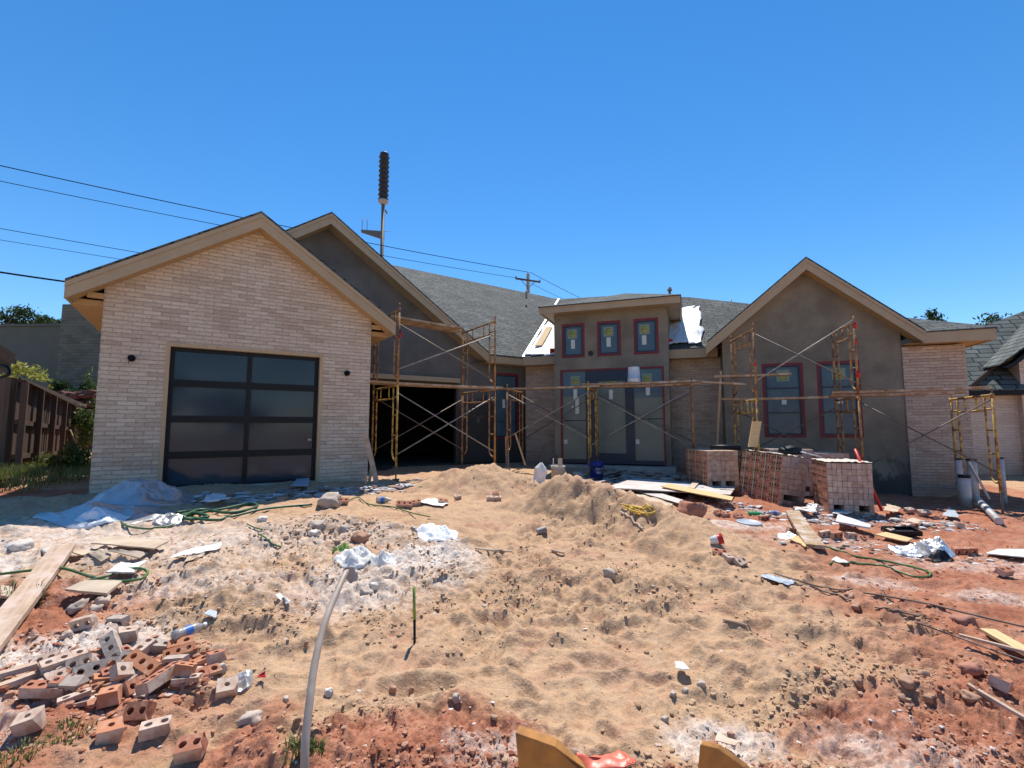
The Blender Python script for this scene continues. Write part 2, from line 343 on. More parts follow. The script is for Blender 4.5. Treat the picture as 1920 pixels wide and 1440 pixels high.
def fbm(x, y, sc, oc, seed, gain=.5):
    r = 0; am = 1; tot = 0
    for i in range(oc):
        r = r + am * perlin(x * sc, y * sc, seed + i); tot += am; am *= gain; sc *= 2.03
    return r / tot
def ridged(x, y, sc, oc, seed, gain=.5):
    r = 0; am = 1; tot = 0
    for i in range(oc):
        r = r + am * (1 - 2 * np.abs(perlin(x * sc, y * sc, seed + i))); tot += am; am *= gain; sc *= 2.1
    return r / tot
CP = np.array([(-8, 1, -.55), (0, 1, -.6), (8, 1, -.62), (-2, 2.1, -.55), (2, 2.1, -.56), (-2.6, 2.9, -.5), (0, 3, -.48), (3, 3, -.52), (-4, 4, -.36), (0, 4, -.41), (4, 4, -.5), (-5.5, 5.3, -.16),
 (-2.5, 5.3, -.2), (0, 5.4, -.3), (2.5, 5.3, -.38), (5, 5.5, -.46), (8, 5.5, -.5), (-6.5, 6.5, -.03), (-4, 7.2, -.03), (-2, 8.2, -.1), (0, 7.2, -.17), (2.3, 7.4, -.3), (4.5, 7.4, -.38), (7, 7.3, -.44), (10, 8, -.5),
 (0, 9, -.15), (1.9, 9.6, -.26), (4, 9.6, -.32), (6.5, 9, -.40), (8.5, 9.8, -.52), (11, 11, -.52), (-2.3, 9.5, -.05), (-2.3, 11.5, -.05), (-.3, 11, -.1), (1.9, 11.4, -.2), (3, 12.5, -.1), (5, 12, -.3),
 (-8.6, 7.6, .13), (-9.6, 9, .14), (-12, 12, .15), (-12, 8.5, .3), (-10, 5.8, .0), (-14, 16, .2), (-9, 11, .0), (0, 18, -.2), (10, 18, -.5), (-10, 20, 0), (14, 14, -.4)], float)
def _tps(A, B):
    d = np.sqrt(((A[:, None, :] - B[None, :, :]) ** 2).sum(-1)) + 1e-9; return d * d * np.log(d)
K = _tps(CP[:, :2], CP[:, :2]) + np.eye(len(CP)) * .05; n_ = len(CP); Pm = np.c_[np.ones(n_), CP[:, :2]]
WTS = np.linalg.solve(np.block([[K, Pm], [Pm.T, np.zeros((3, 3))]]), np.r_[CP[:, 2], 0, 0, 0])
def base(x, y):
    sh = x.shape; xf = np.clip(x, -15, 15).ravel(); yf = np.clip(y, .6, 20).ravel(); out = np.zeros(len(xf))
    out = WTS[n_] + WTS[n_ + 1] * xf + WTS[n_ + 2] * yf
    for i in range(n_):
        d2 = (xf - CP[i, 0]) ** 2 + (yf - CP[i, 1]) ** 2 + 1e-12; out += WTS[i] * d2 * .5 * np.log(d2)
    out = out.reshape(sh)
    far = np.clip((np.maximum(np.abs(x) - 13, 0) + np.maximum(y - 18, 0) + np.maximum(.6 - y, 0)) / 8, 0, 1)
    return out * (1 - far) + (-.5) * far
RIM = np.array([(.05, 7.35, .02), (.3, 7.0, .20), (.62, 6.85, .42), (.95, 6.65, .45), (1.25, 6.45, .43), (1.5, 6.1, .38), (1.72, 5.6, .30), (1.9, 5.0, .20), (1.95, 4.4, .06), (1.9, 4.0, 0)])
rd = random.Random(5)
DENTS = [(rd.uniform(-2.6, 3.2), rd.uniform(2.3, 6.2), rd.uniform(.05, .09), rd.uniform(1.3, 2.3), rd.uniform(0, 3.14), rd.uniform(.012, .028)) for _ in range(210)]
DENTS.append((-.52, 2.72, .09, 2.1, .05, .045))
def masks(x, y):
    """sand, clay, dust and roughness weights; where each soil really lies"""
    n = fbm(x, y, .7, 4, 31); n2 = fbm(x, y, 2.2, 4, 57)
    def blob(cx, cy, rx, ry, s=.35, a=0):
        dx = (x - cx) * math.cos(a) + (y - cy) * math.sin(a); dy = -(x - cx) * math.sin(a) + (y - cy) * math.cos(a)
        d = np.sqrt((dx / rx) ** 2 + (dy / ry) ** 2) + (n * .38 + n2 * .42); return np.clip((1 - d) / s + .5, 0, 1)
    # clay: right side, lower left heap, foreground strip
    clay = np.maximum.reduce([blob(6.8, 6.6, 4.4, 4.4), blob(4.7, 4.9, 2.3, 1.8, .6), blob(3.4, 2.9, 1.5, .9, .7) * .85, blob(4.0, 4.0, 1.6, 1.3, .5), blob(4.6, 8.6, 1.9, 1.6), blob(2.7, 2.2, 1.3, .75, .5), blob(-2.9, 2.6, 1.3, .8, .6), blob(-3.6, 3.5, 1.1, .7, .6), blob(-.45, 2.15, .65, .35, .5),
        blob(.8, 2.0, 1.2, .18, .6), blob(-8.5, 7.4, 2.2, 1.2, .5), blob(-1.2, 2.1, .2, .5, .6), blob(3.2, 8.8, 1.6, .8, .5), blob(9, 11, 3, 3)])
    dust = np.maximum.reduce([blob(-5.3, 4.3, 1.1, .5, .5), blob(-4.4, 5.0, 2.4, .75, 1.2) * .75, blob(-.75, 4.6, .5, .6, .6), blob(-1.25, 4.0, .5, .45, 1.) * .8, blob(-2.7, 3.05, .75, .4, .7, .3), blob(-2.9, 2.35, .6, .25, 1.) * .8, blob(-2.6, 4.0, .9, .3, .9) * .6,
        blob(4.1, 4.1, .9, .16, .8, -.2) * .6, blob(3.2, 4.35, .4, .15, .8) * .5, blob(2.6, 6.5, 1.1, .25, 1.) * .7, blob(4.9, 5.0, 1.0, .25, 1.) * .4, blob(-1.5, 5.2, .8, .4, 1.) * .5,
        blob(.95, 2.35, .25, .15, .8) * .8, blob(1.75, 2.25, .35, .2, .8) * .5, blob(0., 2.2, .3, .12, .8) * .6, blob(3.6, 5.8, 1, .3, 1.) * .35])
    rough = np.maximum.reduce([blob(-.2, 4.1, 1.9, .8, .8), blob(-2.2, 4.2, 1.6, 1., .8), blob(.2, 8.2, 1.3, .6, .6), blob(.8, 6.0, .6, .9, .6), blob(-.5, 2.2, .8, .4, .5), blob(2.5, 2.4, 1.5, .8, .6), blob(-1.6, 5.1, 1.3, .5, .7),
        blob(-3.2, 2.8, 1.4, 1., .7) * .8, blob(.6, 2., 1., .25, .6), blob(2.6, 3.6, 1., .8, .8) * .6])
    clay = clay * (1 - np.clip(np.exp(-((x - 1.6) / 1.1) ** 2 - ((y - 5.3) / 1.5) ** 2) * 1.4, 0, 1))
    return clay, dust, rough, n, n2
def ground(x, y, detail=True):
    x = np.asarray(x, float); y = np.asarray(y, float)
    z = base(x, y)
    # loose sand heap by the scaffold
    nn = fbm(x, y, 1.6, 4, 91)
    r = np.sqrt(((x + .32) / 1.0) ** 2 + ((y - 8.3) / .8) ** 2) + nn * .25
    z = z + .40 * np.clip(1.12 - r, 0, 1) ** 1.15
    r = np.sqrt(((x + 1.15) / 1.1) ** 2 + ((y - 8.6) / .6) ** 2) + nn * .3; z = z + .22 * np.clip(1.05 - r, 0, 1)
    # dug rim: steep inside, long slope outside
    bd = np.full(x.shape, 1e9); hh = np.zeros(x.shape); sgn = np.ones(x.shape)
    for i in range(len(RIM) - 1):
        a, b = RIM[i], RIM[i + 1]; dx, dy = b[0] - a[0], b[1] - a[1]; L2 = dx * dx + dy * dy
        t = np.clip(((x - a[0]) * dx + (y - a[1]) * dy) / L2, 0, 1); qx, qy = a[0] + t * dx, a[1] + t * dy
        d = np.hypot(x - qx, y - qy); cr = dx * (y - a[1]) - dy * (x - a[0]); m = d < bd
        bd = np.where(m, d, bd); hh = np.where(m, a[2] + t * (b[2] - a[2]), hh); sgn = np.where(m, np.where(cr < 0, -1., 1.), sgn)
    wob = fbm(x, y, 2.6, 3, 17) * .16
    din = bd + wob * 1.3
    win = np.clip(1 - din / .50, 0, 1) ** .75; wout = np.exp(-(np.maximum(bd + wob * .3, 0) / .72) ** 2)
    gul = ridged(x, y, 3.2, 4, 77, .6) * .09
    z = z + hh * np.where(sgn < 0, win, wout) + np.where(sgn < 0, gul * np.clip(hh * 3, 0, 1) * np.exp(-(bd / .5) ** 2), 0)
    # crater floor and its near lip
    z = z - .12 * np.exp(-(((x - .25) / .75) ** 2 + ((y - 5.7) / .6) ** 2)) + .07 * np.exp(-(((x - .0) / 1.6) ** 2 + ((y - 4.25) / .35) ** 2))
    z = z + .12 * np.exp(-(((x + 1.9) / .55) ** 2 + ((y - 5.6) / .3) ** 2))
    z = z + .07 * np.exp(-(((x + .45) / .45) ** 2 + ((y - 2.15) / .3) ** 2)) + .05 * np.exp(-(((x - 2.2) / .3) ** 2 + ((y - 2.75) / .18) ** 2))
    if not detail: return z
    clay, dust, rough, n, n2 = masks(x, y)
    near = np.clip((14 - y) / 4, 0, 1) * np.clip((12 - np.abs(x)) / 3, 0, 1)
    z = z + near * (fbm(x, y, .9, 3, 3) * .06 + fbm(x, y, 3.1, 4, 5, .6) * .055 * (1 + clay * .3))
    dun = (ridged(x * .85 + n * .5, y * 1.2 + n2 * .15, 2.6, 2, 44) + .3) ** 2 * 1.2 * np.clip(n * 3 + .7, .2, 1)
    z = z + near * (dun * .042 * (1 - clay * .5) * np.clip((7 - y) / 2, 0, 1))
    z = z + near * (rough * (ridged(x, y, 6.5, 3, 8, .58) * .046 + np.abs(fbm(x, y, 13, 3, 9)) * .036) + ridged(x, y, 17, 3, 21, .7) * .0055 * (.35 + rough * 1.6 + clay * .6))
    z = z + near * clay * np.abs(fbm(x, y, 9, 3, 12)) * .02
    for (cx, cy, a, asp, an, dp) in DENTS:
        m = (np.abs(x - cx) < a * asp * 2) & (np.abs(y - cy) < a * asp * 2)
        if m.any():
            dx = (x[m] - cx) * math.cos(an) + (y[m] - cy) * math.sin(an); dy = -(x[m] - cx) * math.sin(an) + (y[m] - cy) * math.cos(an)
            q = (dx / (a * asp)) ** 2 + (dy / a) ** 2; z[m] += dp * (-1.3 * np.exp(-q * 1.4) + .75 * np.exp(-(np.sqrt(q) - 1.25) ** 2 * 7))
    return z
def gz(x, y): return float(ground(np.array([x]), np.array([y]))[0])
def gp(px, py, ymin=1.2):
    """where the line of sight through a photo point meets the ground, beyond distance ymin"""
    d = ray(px, py); k = np.linspace(ymin, 26, 1400); X = d.x * k; Y = d.y * k; Z = CZ + d.z * k
    h = Z - ground(X, Y, True); i = int(np.argmax((h[1:] < 0) & (h[:-1] >= 0))) + 1
    if h[i] >= 0: i = len(k) - 1
    a = h[i - 1] / (h[i - 1] - h[i]) if i else 0
    kk = k[i - 1] + (k[i] - k[i - 1]) * a; return CAM + d * kk
def gnormal(x, y, e=.12):
    X = np.array([x - e, x + e, x, x]); Y = np.array([y, y, y - e, y + e]); z = ground(X, Y, True)
    return Vector((-(z[1] - z[0]) / (2 * e), -(z[3] - z[2]) / (2 * e), 1)).normalized()

# facade planes of the house
GR = Fac(-6.14, 6.6, 33); GW = GR.off(-.30)          # garage gable: rake plane and wall plane
HR = Fac(-.62, 13.3, 33); HW = HR.off(-.45)          # second gable
ER = Fac(.32, 13.9, -20); EW = ER.off(-.45); EN = ER.off(.40)   # eave line of the entry wing, its brick wall, entry block wall
RR = Fac(4.68, 11.5, -20); RW = RR.off(-.35)         # right gable
def build_ground():
    rows = [-120, -60, -30, -15, -8, -4, -1.5, 0, .6] ; y = .95
    while y < 15.5: rows.append(y); y *= 1.0050 if y > 1.7 else 1.02
    while y < 900: rows.append(y); y *= 1.18
    rows = np.array(rows); t = np.linspace(-1.28, 1.28, 860)
    ex = [1.4, 1.7, 2.2, 3, 4.5, 8, 16, 40, 100]; t = np.r_[[-e for e in ex[::-1]], t, ex]
    wd = np.maximum(rows, .6) + .5
    X = wd[:, None] * t[None, :]; Y = np.repeat(rows[:, None], len(t), 1)
    Z = np.empty_like(X)
    Z[:] = ground(X, Y)
    # under the house the soil stays below the floor slabs
    def behind(f): return (X - f.o.x) * f.n.x + (Y - f.o.y) * f.n.y
    ins = ((behind(GW) < -.1) & (X < -3) & (X > -9.5)) | ((behind(HW) < -.05) & (X < .6) & (X > -8)) | ((behind(EW) < -.05) & (X > .2) & (X < 10))
    Z = np.where(ins & (Y < 24), np.minimum(Z, -.12), Z)
    clay, dust, rough, n, n2 = masks(X, Y)
    nr, nc = X.shape; me = bpy.data.meshes.new('ground')
    V = np.stack([X, Y, Z], -1).reshape(-1, 3); me.vertices.add(len(V)); me.vertices.foreach_set('co', V.ravel())
    i = np.arange(nr - 1)[:, None] * nc + np.arange(nc - 1)[None, :]; q = np.stack([i, i + 1, i + nc + 1, i + nc], -1).reshape(-1)
    nf = (nr - 1) * (nc - 1); me.loops.add(nf * 4); me.loops.foreach_set('vertex_index', q); me.polygons.add(nf)
    me.polygons.foreach_set('loop_start', np.arange(nf) * 4); me.polygons.foreach_set('loop_total', np.full(nf, 4)); me.polygons.foreach_set('use_smooth', np.ones(nf, bool))
    me.update(calc_edges=True)
    at_ = me.color_attributes.new('soil', 'FLOAT_COLOR', 'POINT')
    C = np.stack([clay, dust, rough, np.ones_like(clay)], -1).reshape(-1); at_.data.foreach_set('color', C)
    m, tt, b = newmat('sand_and_clay'); va = nd(tt, 'ShaderNodeVertexColor', layer_name='soil'); sp = nd(tt, 'ShaderNodeSeparateColor'); tt.links.new(va.outputs[0], sp.inputs[0])
    g = nd(tt, 'ShaderNodeNewGeometry')
    def N(sc, de=5, ro=.6):
        k = nd(tt, 'ShaderNodeTexNoise', i_Scale=sc, i_Detail=de, i_Roughness=ro); tt.links.new(g.outputs['Position'], k.inputs['Vector']); return k
    a1, a2, a3 = N(2.2, 8, .7), N(14, 7, .7), N(90, 4, .7)
    sand = ramp(tt, a1.outputs[0], [(.3, (.43, .27, .16)), (.5, (.51, .335, .205)), (.66, (.44, .255, .16))])
    cl = ramp(tt, a1.outputs[0], [(.3, (.29, .105, .06)), (.5, (.39, .165, .098)), (.7, (.48, .255, .165))])
    du = ramp(tt, a2.outputs[0], [(.3, (.54, .41, .33)), (.6, (.66, .575, .50))])
    def thresh(src, noise, lo, hi, k=.9):
        md = nd(tt, 'ShaderNodeMath', operation='MULTIPLY_ADD'); tt.links.new(noise, md.inputs[0]); md.inputs[1].default_value = k; tt.links.new(src, md.inputs[2])
        mr = nd(tt, 'ShaderNodeMapRange'); mr.inputs[1].default_value = lo; mr.inputs[2].default_value = hi; tt.links.new(md.outputs[0], mr.inputs[0]); return mr.outputs[0]
    c = mix(tt, thresh(sp.outputs[0], a2.outputs[0], .6, 1.35), sand.outputs[0], cl.outputs[0])
    c = mix(tt, thresh(sp.outputs[1], a2.outputs[0], .75, 1.7, 1.3), c, du.outputs[0])
    spk = ramp(tt, a3.outputs[0], [(.3, (.72, .70, .68)), (.5, (1, 1, 1)), (.72, (1.15, 1.15, 1.15))]); c = mix(tt, .85, c, spk.outputs[0], 'MULTIPLY')
    hollow_shade = ramp(tt, a2.outputs[0], [(.33, (.74, .66, .60)), (.5, (1, 1, 1))]); c = mix(tt, .8, c, hollow_shade.outputs[0], 'MULTIPLY')  # shade of the bump hollows painted into the soil colour
    tt.links.new(c, b.inputs['Base Color']); b.inputs['Roughness'].default_value = .95; b.inputs['Specular IOR Level'].default_value = .1
    vo = nd(tt, 'ShaderNodeTexVoronoi', i_Scale=38.0); tt.links.new(g.outputs['Position'], vo.inputs['Vector'])
    h1 = nd(tt, 'ShaderNodeMath', operation='MULTIPLY_ADD'); tt.links.new(a2.outputs[0], h1.inputs[0]); h1.inputs[1].default_value = 1.6; tt.links.new(a3.outputs[0], h1.inputs[2])
    h2 = nd(tt, 'ShaderNodeMath', operation='MULTIPLY_ADD'); tt.links.new(vo.outputs['Distance'], h2.inputs[0]); h2.inputs[1].default_value = -.5; tt.links.new(h1.outputs[0], h2.inputs[2])
    bp = nd(tt, 'ShaderNodeBump', i_Strength=.7, i_Distance=.011); tt.links.new(h2.outputs[0], bp.inputs['Height']); tt.links.new(bp.outputs[0], b.inputs['Normal'])
    me.materials.append(m); o = bpy.data.objects.new('ground', me); COL.objects.link(o); tag(o, kind='structure'); return o
build_ground()
# ---------------------------------------------------------------- the house
house = empty('house', (0, 11, 0), 'unfinished single-storey brick and stucco house with gabled shingle roofs', 'house')
def gable_params(f, L, A, Rt):
    (sl_, zl), (sa, za), (sr, zr) = f.hit(*L), f.hit(*A), f.hit(*Rt)
    ze = (zl + zr) / 2; m_ = (za - ze) / ((sr - sl_) / 2); c = (sl_ + sr) / 2
    print('gable', [round(v, 2) for v in (sl_, zl, sa, za, sr, zr, c, m_)])
    return sa, za, sl_, sr
def gable_roof(f, sL, sR, sA, zA, zL, zR, depth, ov, fh=.24, dL=None, dR=None):
    """roof slabs, fascia boards and soffits of one front gable; f = rake plane"""
    up = Vector((0, 0, 1))
    fa = MB(); sh = MB(); sf = MB()
    for (s0, z0, dd) in ((sL, zL, dL or depth), (sR, zR, dR or depth)):
        mm = (zA - z0) / abs(sA - s0)
        a, c = f.pt(s0, .02, z0), f.pt(sA, .02, zA)
        bk = -f.n
        # shingle slab
        sh.add([a + up * .0, c + up * .0, c + bk * depth, a + bk * dd, a + up * .035, c + up * .035, c + bk * depth + up * .035, a + bk * dd + up * .035],
               [[0, 3, 2, 1], [4, 5, 6, 7], [0, 1, 5, 4], [1, 2, 6, 5], [2, 3, 7, 6], [3, 0, 4, 7]] if s0 < sA else [[1, 2, 3, 0], [7, 6, 5, 4], [4, 5, 1, 0], [5, 6, 2, 1], [6, 7, 3, 2], [7, 4, 0, 3]])
        a0, c0 = f.pt(s0, 0, z0 - .003), f.pt(sA, 0, zA - .003)
        # rake fascia: main board plus a narrow upper trim 2 cm proud
        fa.par(a0 - up * fh, c0 - a0, bk * .04, up * (fh - .004))
        fa.par(a0 - up * .075 + f.n * .018, c0 - a0, bk * .018, up * .073)
        # eave fascia running back
        dr = f.d if s0 > sA else -f.d
        fa.par(a0 - up * (fh - .01) - dr * .03 + bk * .042, bk * (dd - .05), dr * .03, up * (fh - .015))
        # soffit under the rake
        sf.add([a0 - up * (fh - .03) + bk * .04, c0 - up * (fh - .03) + bk * .04, c0 - up * (fh - .03) + bk * (ov + .05), a0 - up * (fh - .03) + bk * (ov + .05)], [[0, 1, 2, 3]])
    return fa, sh, sf
# ---- front garage
sA, zA, sL, sR = gable_params(GR, (122, 527), (490, 400), (742, 605))
zL = GR.hit(122, 527)[1]; zR = GR.hit(742, 605)[1]; zE = (zL + zR) / 2
fa, sh, sf = gable_roof(GR, sL, sR, sA, zA, zL, zR, 6.2, .30)
sh.build('roof', MT['shingle'], house); fa.build('fascia', MT['fascia'], house); sf.build('soffit', MT['ply'], house)
wl = (GW.hit(195, 560)[0] + GW.hit(168, 900)[0]) / 2; wr = (GW.hit(697, 620)[0] + GW.hit(688, 905)[0]) / 2
def under(s, f_sA, f_zA, f_sL, f_zL, f_sR, f_zR, drop=.215):
    return (f_zA - (f_zA - f_zL) * (f_sA - s) / (f_sA - f_sL) if s < f_sA else f_zA - (f_zA - f_zR) * (s - f_sA) / (f_sR - f_sA)) - drop
ug = lambda s: under(s, sA, zA, sL, zL, sR, zR)
# opening: outer edge of the pine jambs
d0 = (GW.hit(314, 640)[0] + GW.hit(293, 915)[0]) / 2; d1 = (GW.hit(608, 664)[0] + GW.hit(596, 912)[0]) / 2
dz = (GW.hit(314, 642)[1] + GW.hit(608, 665)[1]) / 2
print('garage door', d0, d1, dz, 'wall', wl, wr)
gw = MB(); gw.prism(GW, [(wl, -.5), (wl, ug(wl)), (sA, ug(sA)), (wr, ug(wr)), (wr, -.5)], -.12, 0, holes=[[(d0, -.35), (d0, dz), (d1, dz), (d1, -.35)]])
gw.fbox(GW, wl, wl + .12, -6, -.12, -.5, ug(wl)); gw.fbox(GW, wr - .12, wr, -6, -.12, -.5, ug(wr))
gw.build('brick_wall', MT['brick'], house)
jm = MB(); jw = .055
jm.fbox(GW, d0, d0 + jw, -.14, .012, -.3, dz); jm.fbox(GW, d1 - jw, d1, -.14, .012, -.3, dz); jm.fbox(GW, d0 + jw, d1 - jw, -.14, .012, dz - jw, dz)
jm.build('door_jamb', MT['lumber'], house)
# sectional door: 4 rows x 2
gd0, gd1, gz0, gz1 = d0 + jw, d1 - jw, -.06, dz - jw
gt = MB(); T0, T1 = -.13, -.08
gt.fbox(GW, gd0, gd0 + .06, T0, T1, gz0, gz1); gt.fbox(GW, gd1 - .06, gd1, T0, T1, gz0, gz1)
zr_ = [gz0 + (gz1 - gz0) * k / 4 for k in range(5)]
cm_ = (gd0 + gd1) / 2
for k in range(5):
    h = .055 if 0 < k < 4 else .05
    lo = zr_[k] - (h if k else 0); hi = zr_[k] + (h if k < 4 else 0)
    if k == 0: hi = lo + .10
    if k == 4: lo = hi - .06
    gt.fbox(GW, gd0 + .06, gd1 - .06, T0, T1, lo, hi)
    if 0 < k < 4: gt.fbox(GW, gd0 + .06, gd1 - .06, T1, T1 + .006, zr_[k] - .004, zr_[k] + .004)
for k in range(4): gt.fbox(GW, cm_ - .035, cm_ + .035, T0, T1 - .003, zr_[k] + .05, zr_[k + 1] - .05)
door = gt.build('garage_door', MT['black'], house)
mg, tg, bgl = newmat('smoked_frosted_glass'); bgl.inputs['Base Color'].default_value = (.055, .065, .085, 1); bgl.inputs['Roughness'].default_value = .09; bgl.inputs['Specular IOR Level'].default_value = .32
tcg = nd(tg, 'ShaderNodeNewGeometry'); ng = nd(tg, 'ShaderNodeTexNoise', i_Scale=.8, i_Detail=1); tg.links.new(tcg.outputs['Position'], ng.inputs['Vector']); rg = ramp(tg, ng.outputs[0], [(.4, (.022, .036, .052)), (.65, (.040, .056, .074))]); tg.links.new(rg.outputs[0], bgl.inputs['Base Color'])
for k in range(4):
    for (a, b) in ((gd0 + .05, cm_ - .03), (cm_ + .03, gd1 - .05)):
        MB().fbox(GW, a, b, T0 + .012, T0 + .022, zr_[k] + .03, zr_[k + 1] - .03).build('pane', mg, door)
MB().fbox(GW, gd1 - .16, gd1 - .09, T1 + .008, T1 + .03, zr_[1] + .2, zr_[1] + .235).build('handle', MT['galv'], door)
# light fixture boxes with loose wires
for (px, py, sg) in ((247, 672, 1), (650, 700, -1)):
    s_, z_ = GW.hit(px, py); m_ = MB(); 
    m_.lathe([(.001, 0), (.05, 0), (.05, .03), (.038, .03), (.036, .004), (.001, .004)], GW.pt(s_, .002, z_), 14, M=Matrix((GW.d, Vector((0, 0, 1)), GW.n)).transposed().to_3x3())
    m_.tube([GW.pt(s_, .01, z_), GW.pt(s_ + .03 * sg, .07, z_ + .02), GW.pt(s_ - .01, .09, z_ - .02), GW.pt(s_ - .03, .05, z_ - .07)], .007, 6)
    m_.tube([GW.pt(s_, .01, z_), GW.pt(s_ - .04 * sg, .06, z_ + .03), GW.pt(s_ + .05, .07, z_ - .01)], .006, 6)
    m_.build('electrical_box', MT['black'], house)
# boxed eave under the left overhang, with open end and lookouts
sb = MB(); zs = zL - .235
sb.add([GR.pt(sL + .03, -.42, zs), GR.pt(sL + .03, -6.1, zs), GR.pt(wl, -6.1, zs), GR.pt(wl, -.42, zs)], [[0, 1, 2, 3]])
sb.add([GR.pt(sR - .03, -.42, zR - .235), GR.pt(sR - .03, -6.1, zR - .235), GR.pt(wr, -6.1, zR - .235), GR.pt(wr, -.42, zR - .235)], [[0, 1, 2, 3]])
sb.fbox(GR, sL + .03, wl, -.42, -.38, zs, zs + .09); sb.fbox(GR, sR - .03, wr, -.42, -.38, zR - .235, zR - .145)
sb.fbox(GR, sL + .2, wl, -.30, -.26, zs + .1, zs + .18); sb.fbox(GR, sR - .2, wr, -.30, -.26, zR - .12, zR - .04)
sb.build('soffit_box', MT['ply'], house)
# garage floor, inner walls and ceiling
fl = MB(); fl.fbox(GW, wl + .13, wr - .13, -6, -.02, -.3, 0.0); fl.fbox(GW, wl + .13, wr - .13, -6.1, -6, -.3, 2.6); fl.fbox(GW, wl + .13, wr - .13, -5.9, -.2, 2.55, 2.6)
fl.build('garage_floor', MT['conc'], house)

# ---- second gable
sA2, zA2, sL2, sR2 = gable_params(HR, (300, 520), (622, 400), (918, 664))
zR2 = HR.hit(918, 664)[1]; sL2 = sA2 - 2.7; zL2 = zA2 - (zA2 - zR2) / (sR2 - sA2) * 2.7
fa, sh, sf = gable_roof(HR, sL2, sR2, sA2, zA2, zL2, zR2, 9, .45, fh=.25, dR=3.2)
sh.build('roof', MT['shingle'], house); fa.build('fascia', MT['fascia'], house); sf.build('soffit', MT['fascia'], house)
uh = lambda s: min(under(s, sA2, zA2, sL2, zL2, sR2, zR2, .22), 99)
ic = HW.hit(990, 800)[0]                                  # inner corner with the entry wing
o0 = HW.hit(640, 800)[0]; o1 = (HW.hit(859, 720)[0] + HW.hit(857, 880)[0]) / 2; oz = HW.hit(800, 712)[1]
wl2 = sL2 + .15; weL = HW.hit(918, 690)[0]; zEav = zR2 - .24
# red window in the dark wall
r0, r1 = HW.hit(926, 780)[0], HW.hit(972, 780)[0]; rz1 = HW.hit(950, 700)[1]; rz0 = HW.hit(950, 823)[1]
hw = MB(); hw.prism(HW, [(wl2, -.5), (wl2, uh(wl2)), (sA2, uh(sA2)), (sR2 - .55, uh(sR2 - .55)), (ic, zEav + .03), (ic, -.5)], -.15, 0,
    holes=[[(o0, -.4), (o0, oz), (o1, oz), (o1, -.4)], [(r0, rz0), (r0, rz1), (r1, rz1), (r1, rz0)]])
hw.fbox(HW, wl2, wl2 + .15, -8, -.15, -.5, uh(wl2))
hw.build('stucco_wall', MT['stucco2'], house)
# deep dark garage bay behind the opening
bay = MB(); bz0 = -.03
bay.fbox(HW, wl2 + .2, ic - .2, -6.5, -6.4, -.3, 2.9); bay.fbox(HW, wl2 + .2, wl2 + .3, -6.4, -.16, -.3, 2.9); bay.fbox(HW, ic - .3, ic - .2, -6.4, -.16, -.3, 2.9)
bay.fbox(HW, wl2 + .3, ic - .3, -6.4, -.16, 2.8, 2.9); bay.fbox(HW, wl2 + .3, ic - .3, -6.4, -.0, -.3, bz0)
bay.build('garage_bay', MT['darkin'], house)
tr = MB(); tr.fbox(HW, HW.hit(697, 700)[0] - .3, o1 + .02, .0, .10, HW.hit(790, 716)[1] + .02, HW.hit(790, 708)[1] + .03); tr.build('lintel_trim', MT['fascia'], house)
lt = MB(); lt.fbox(HW, o0, o1, -.14, -.02, oz - .16, oz - .003); lt.fbox(HW, o1 - .06, o1 - .002, -.12, .02, -.2, oz - .17); lt.build('lintel_beam', MT['board_d'], house)

def window(f, parent, s0, s1, z0, z1, tape=.05, glass='blue_glass', sticker=None, rails=(), t=.0, paper=None):
    """taped rough window: red flashing tape, dark frame, film-covered glass, maker's stickers"""
    w_ = MB(); k = tape; fr = .035
    w_.fbox(f, s0 + k, s0 + k + fr, t - .05, t + .004, z0 + k, z1 - k); w_.fbox(f, s1 - k - fr, s1 - k, t - .05, t + .004, z0 + k, z1 - k)
    w_.fbox(f, s0 + k + fr, s1 - k - fr, t - .05, t + .004, z0 + k, z0 + k + fr); w_.fbox(f, s0 + k + fr, s1 - k - fr, t - .05, t + .004, z1 - k - fr, z1 - k)
    for z in rails: w_.fbox(f, s0 + k + fr, s1 - k - fr, t - .045, t - .002, z - .012, z + .012)
    wo = w_.build('window', MT['dark_blue'], parent)
    q = MB(); q.fbox(f, s0, s0 + k, t - .03, t + .008, z0, z1); q.fbox(f, s1 - k, s1, t - .03, t + .008, z0, z1); q.fbox(f, s0 + k, s1 - k, t - .03, t + .008, z0, z0 + k); q.fbox(f, s0 + k, s1 - k, t - .03, t + .008, z1 - k, z1)
    q.build('flashing_tape', MT['red_tape'], wo)
    MB().fbox(f, s0 + k + .01, s1 - k - .01, t - .035, t - .025, z0 + k + .01, z1 - k - .01).build('pane', MT[glass], wo)
    if sticker: stick(f, wo, *sticker, t=t - .024)
    if paper:
        MB().fbox(f, paper[0] - paper[2] / 2, paper[0] + paper[2] / 2, t - .0245, t - .022, paper[1] - paper[3] / 2, paper[1] + paper[3] / 2).build('paper_label', MT['label_w'], wo)
    return wo
def stick(f, par, sc, zc, sz, t=0):
    M3 = Matrix((f.d, Vector((0, 0, 1)), f.n)).transposed()
    q = MB(); q.fbox(f, sc - sz / 2, sc + sz / 2, t, t + .002, zc - sz / 2, zc + sz / 2, 0)
    q.lathe([(.0001, .0035), (sz * .38, .0035), (sz * .38, .002)], f.pt(sc, t, zc), 24, 1, M=M3)
    M4 = Matrix.Translation(f.pt(sc, t + .0045, zc)) @ M3.to_4x4()
    q.text('Pella', sz * .27, M4, 2)
    q.build('sticker', [MT['label_g'], MT['label_y'], MT['ink']], par)
w_red = window(HW, house, r0, r1, rz0, rz1, .06, sticker=None, rails=(rz0 + .5,), paper=(r0 + .35, rz1 - .9, .09, .25))
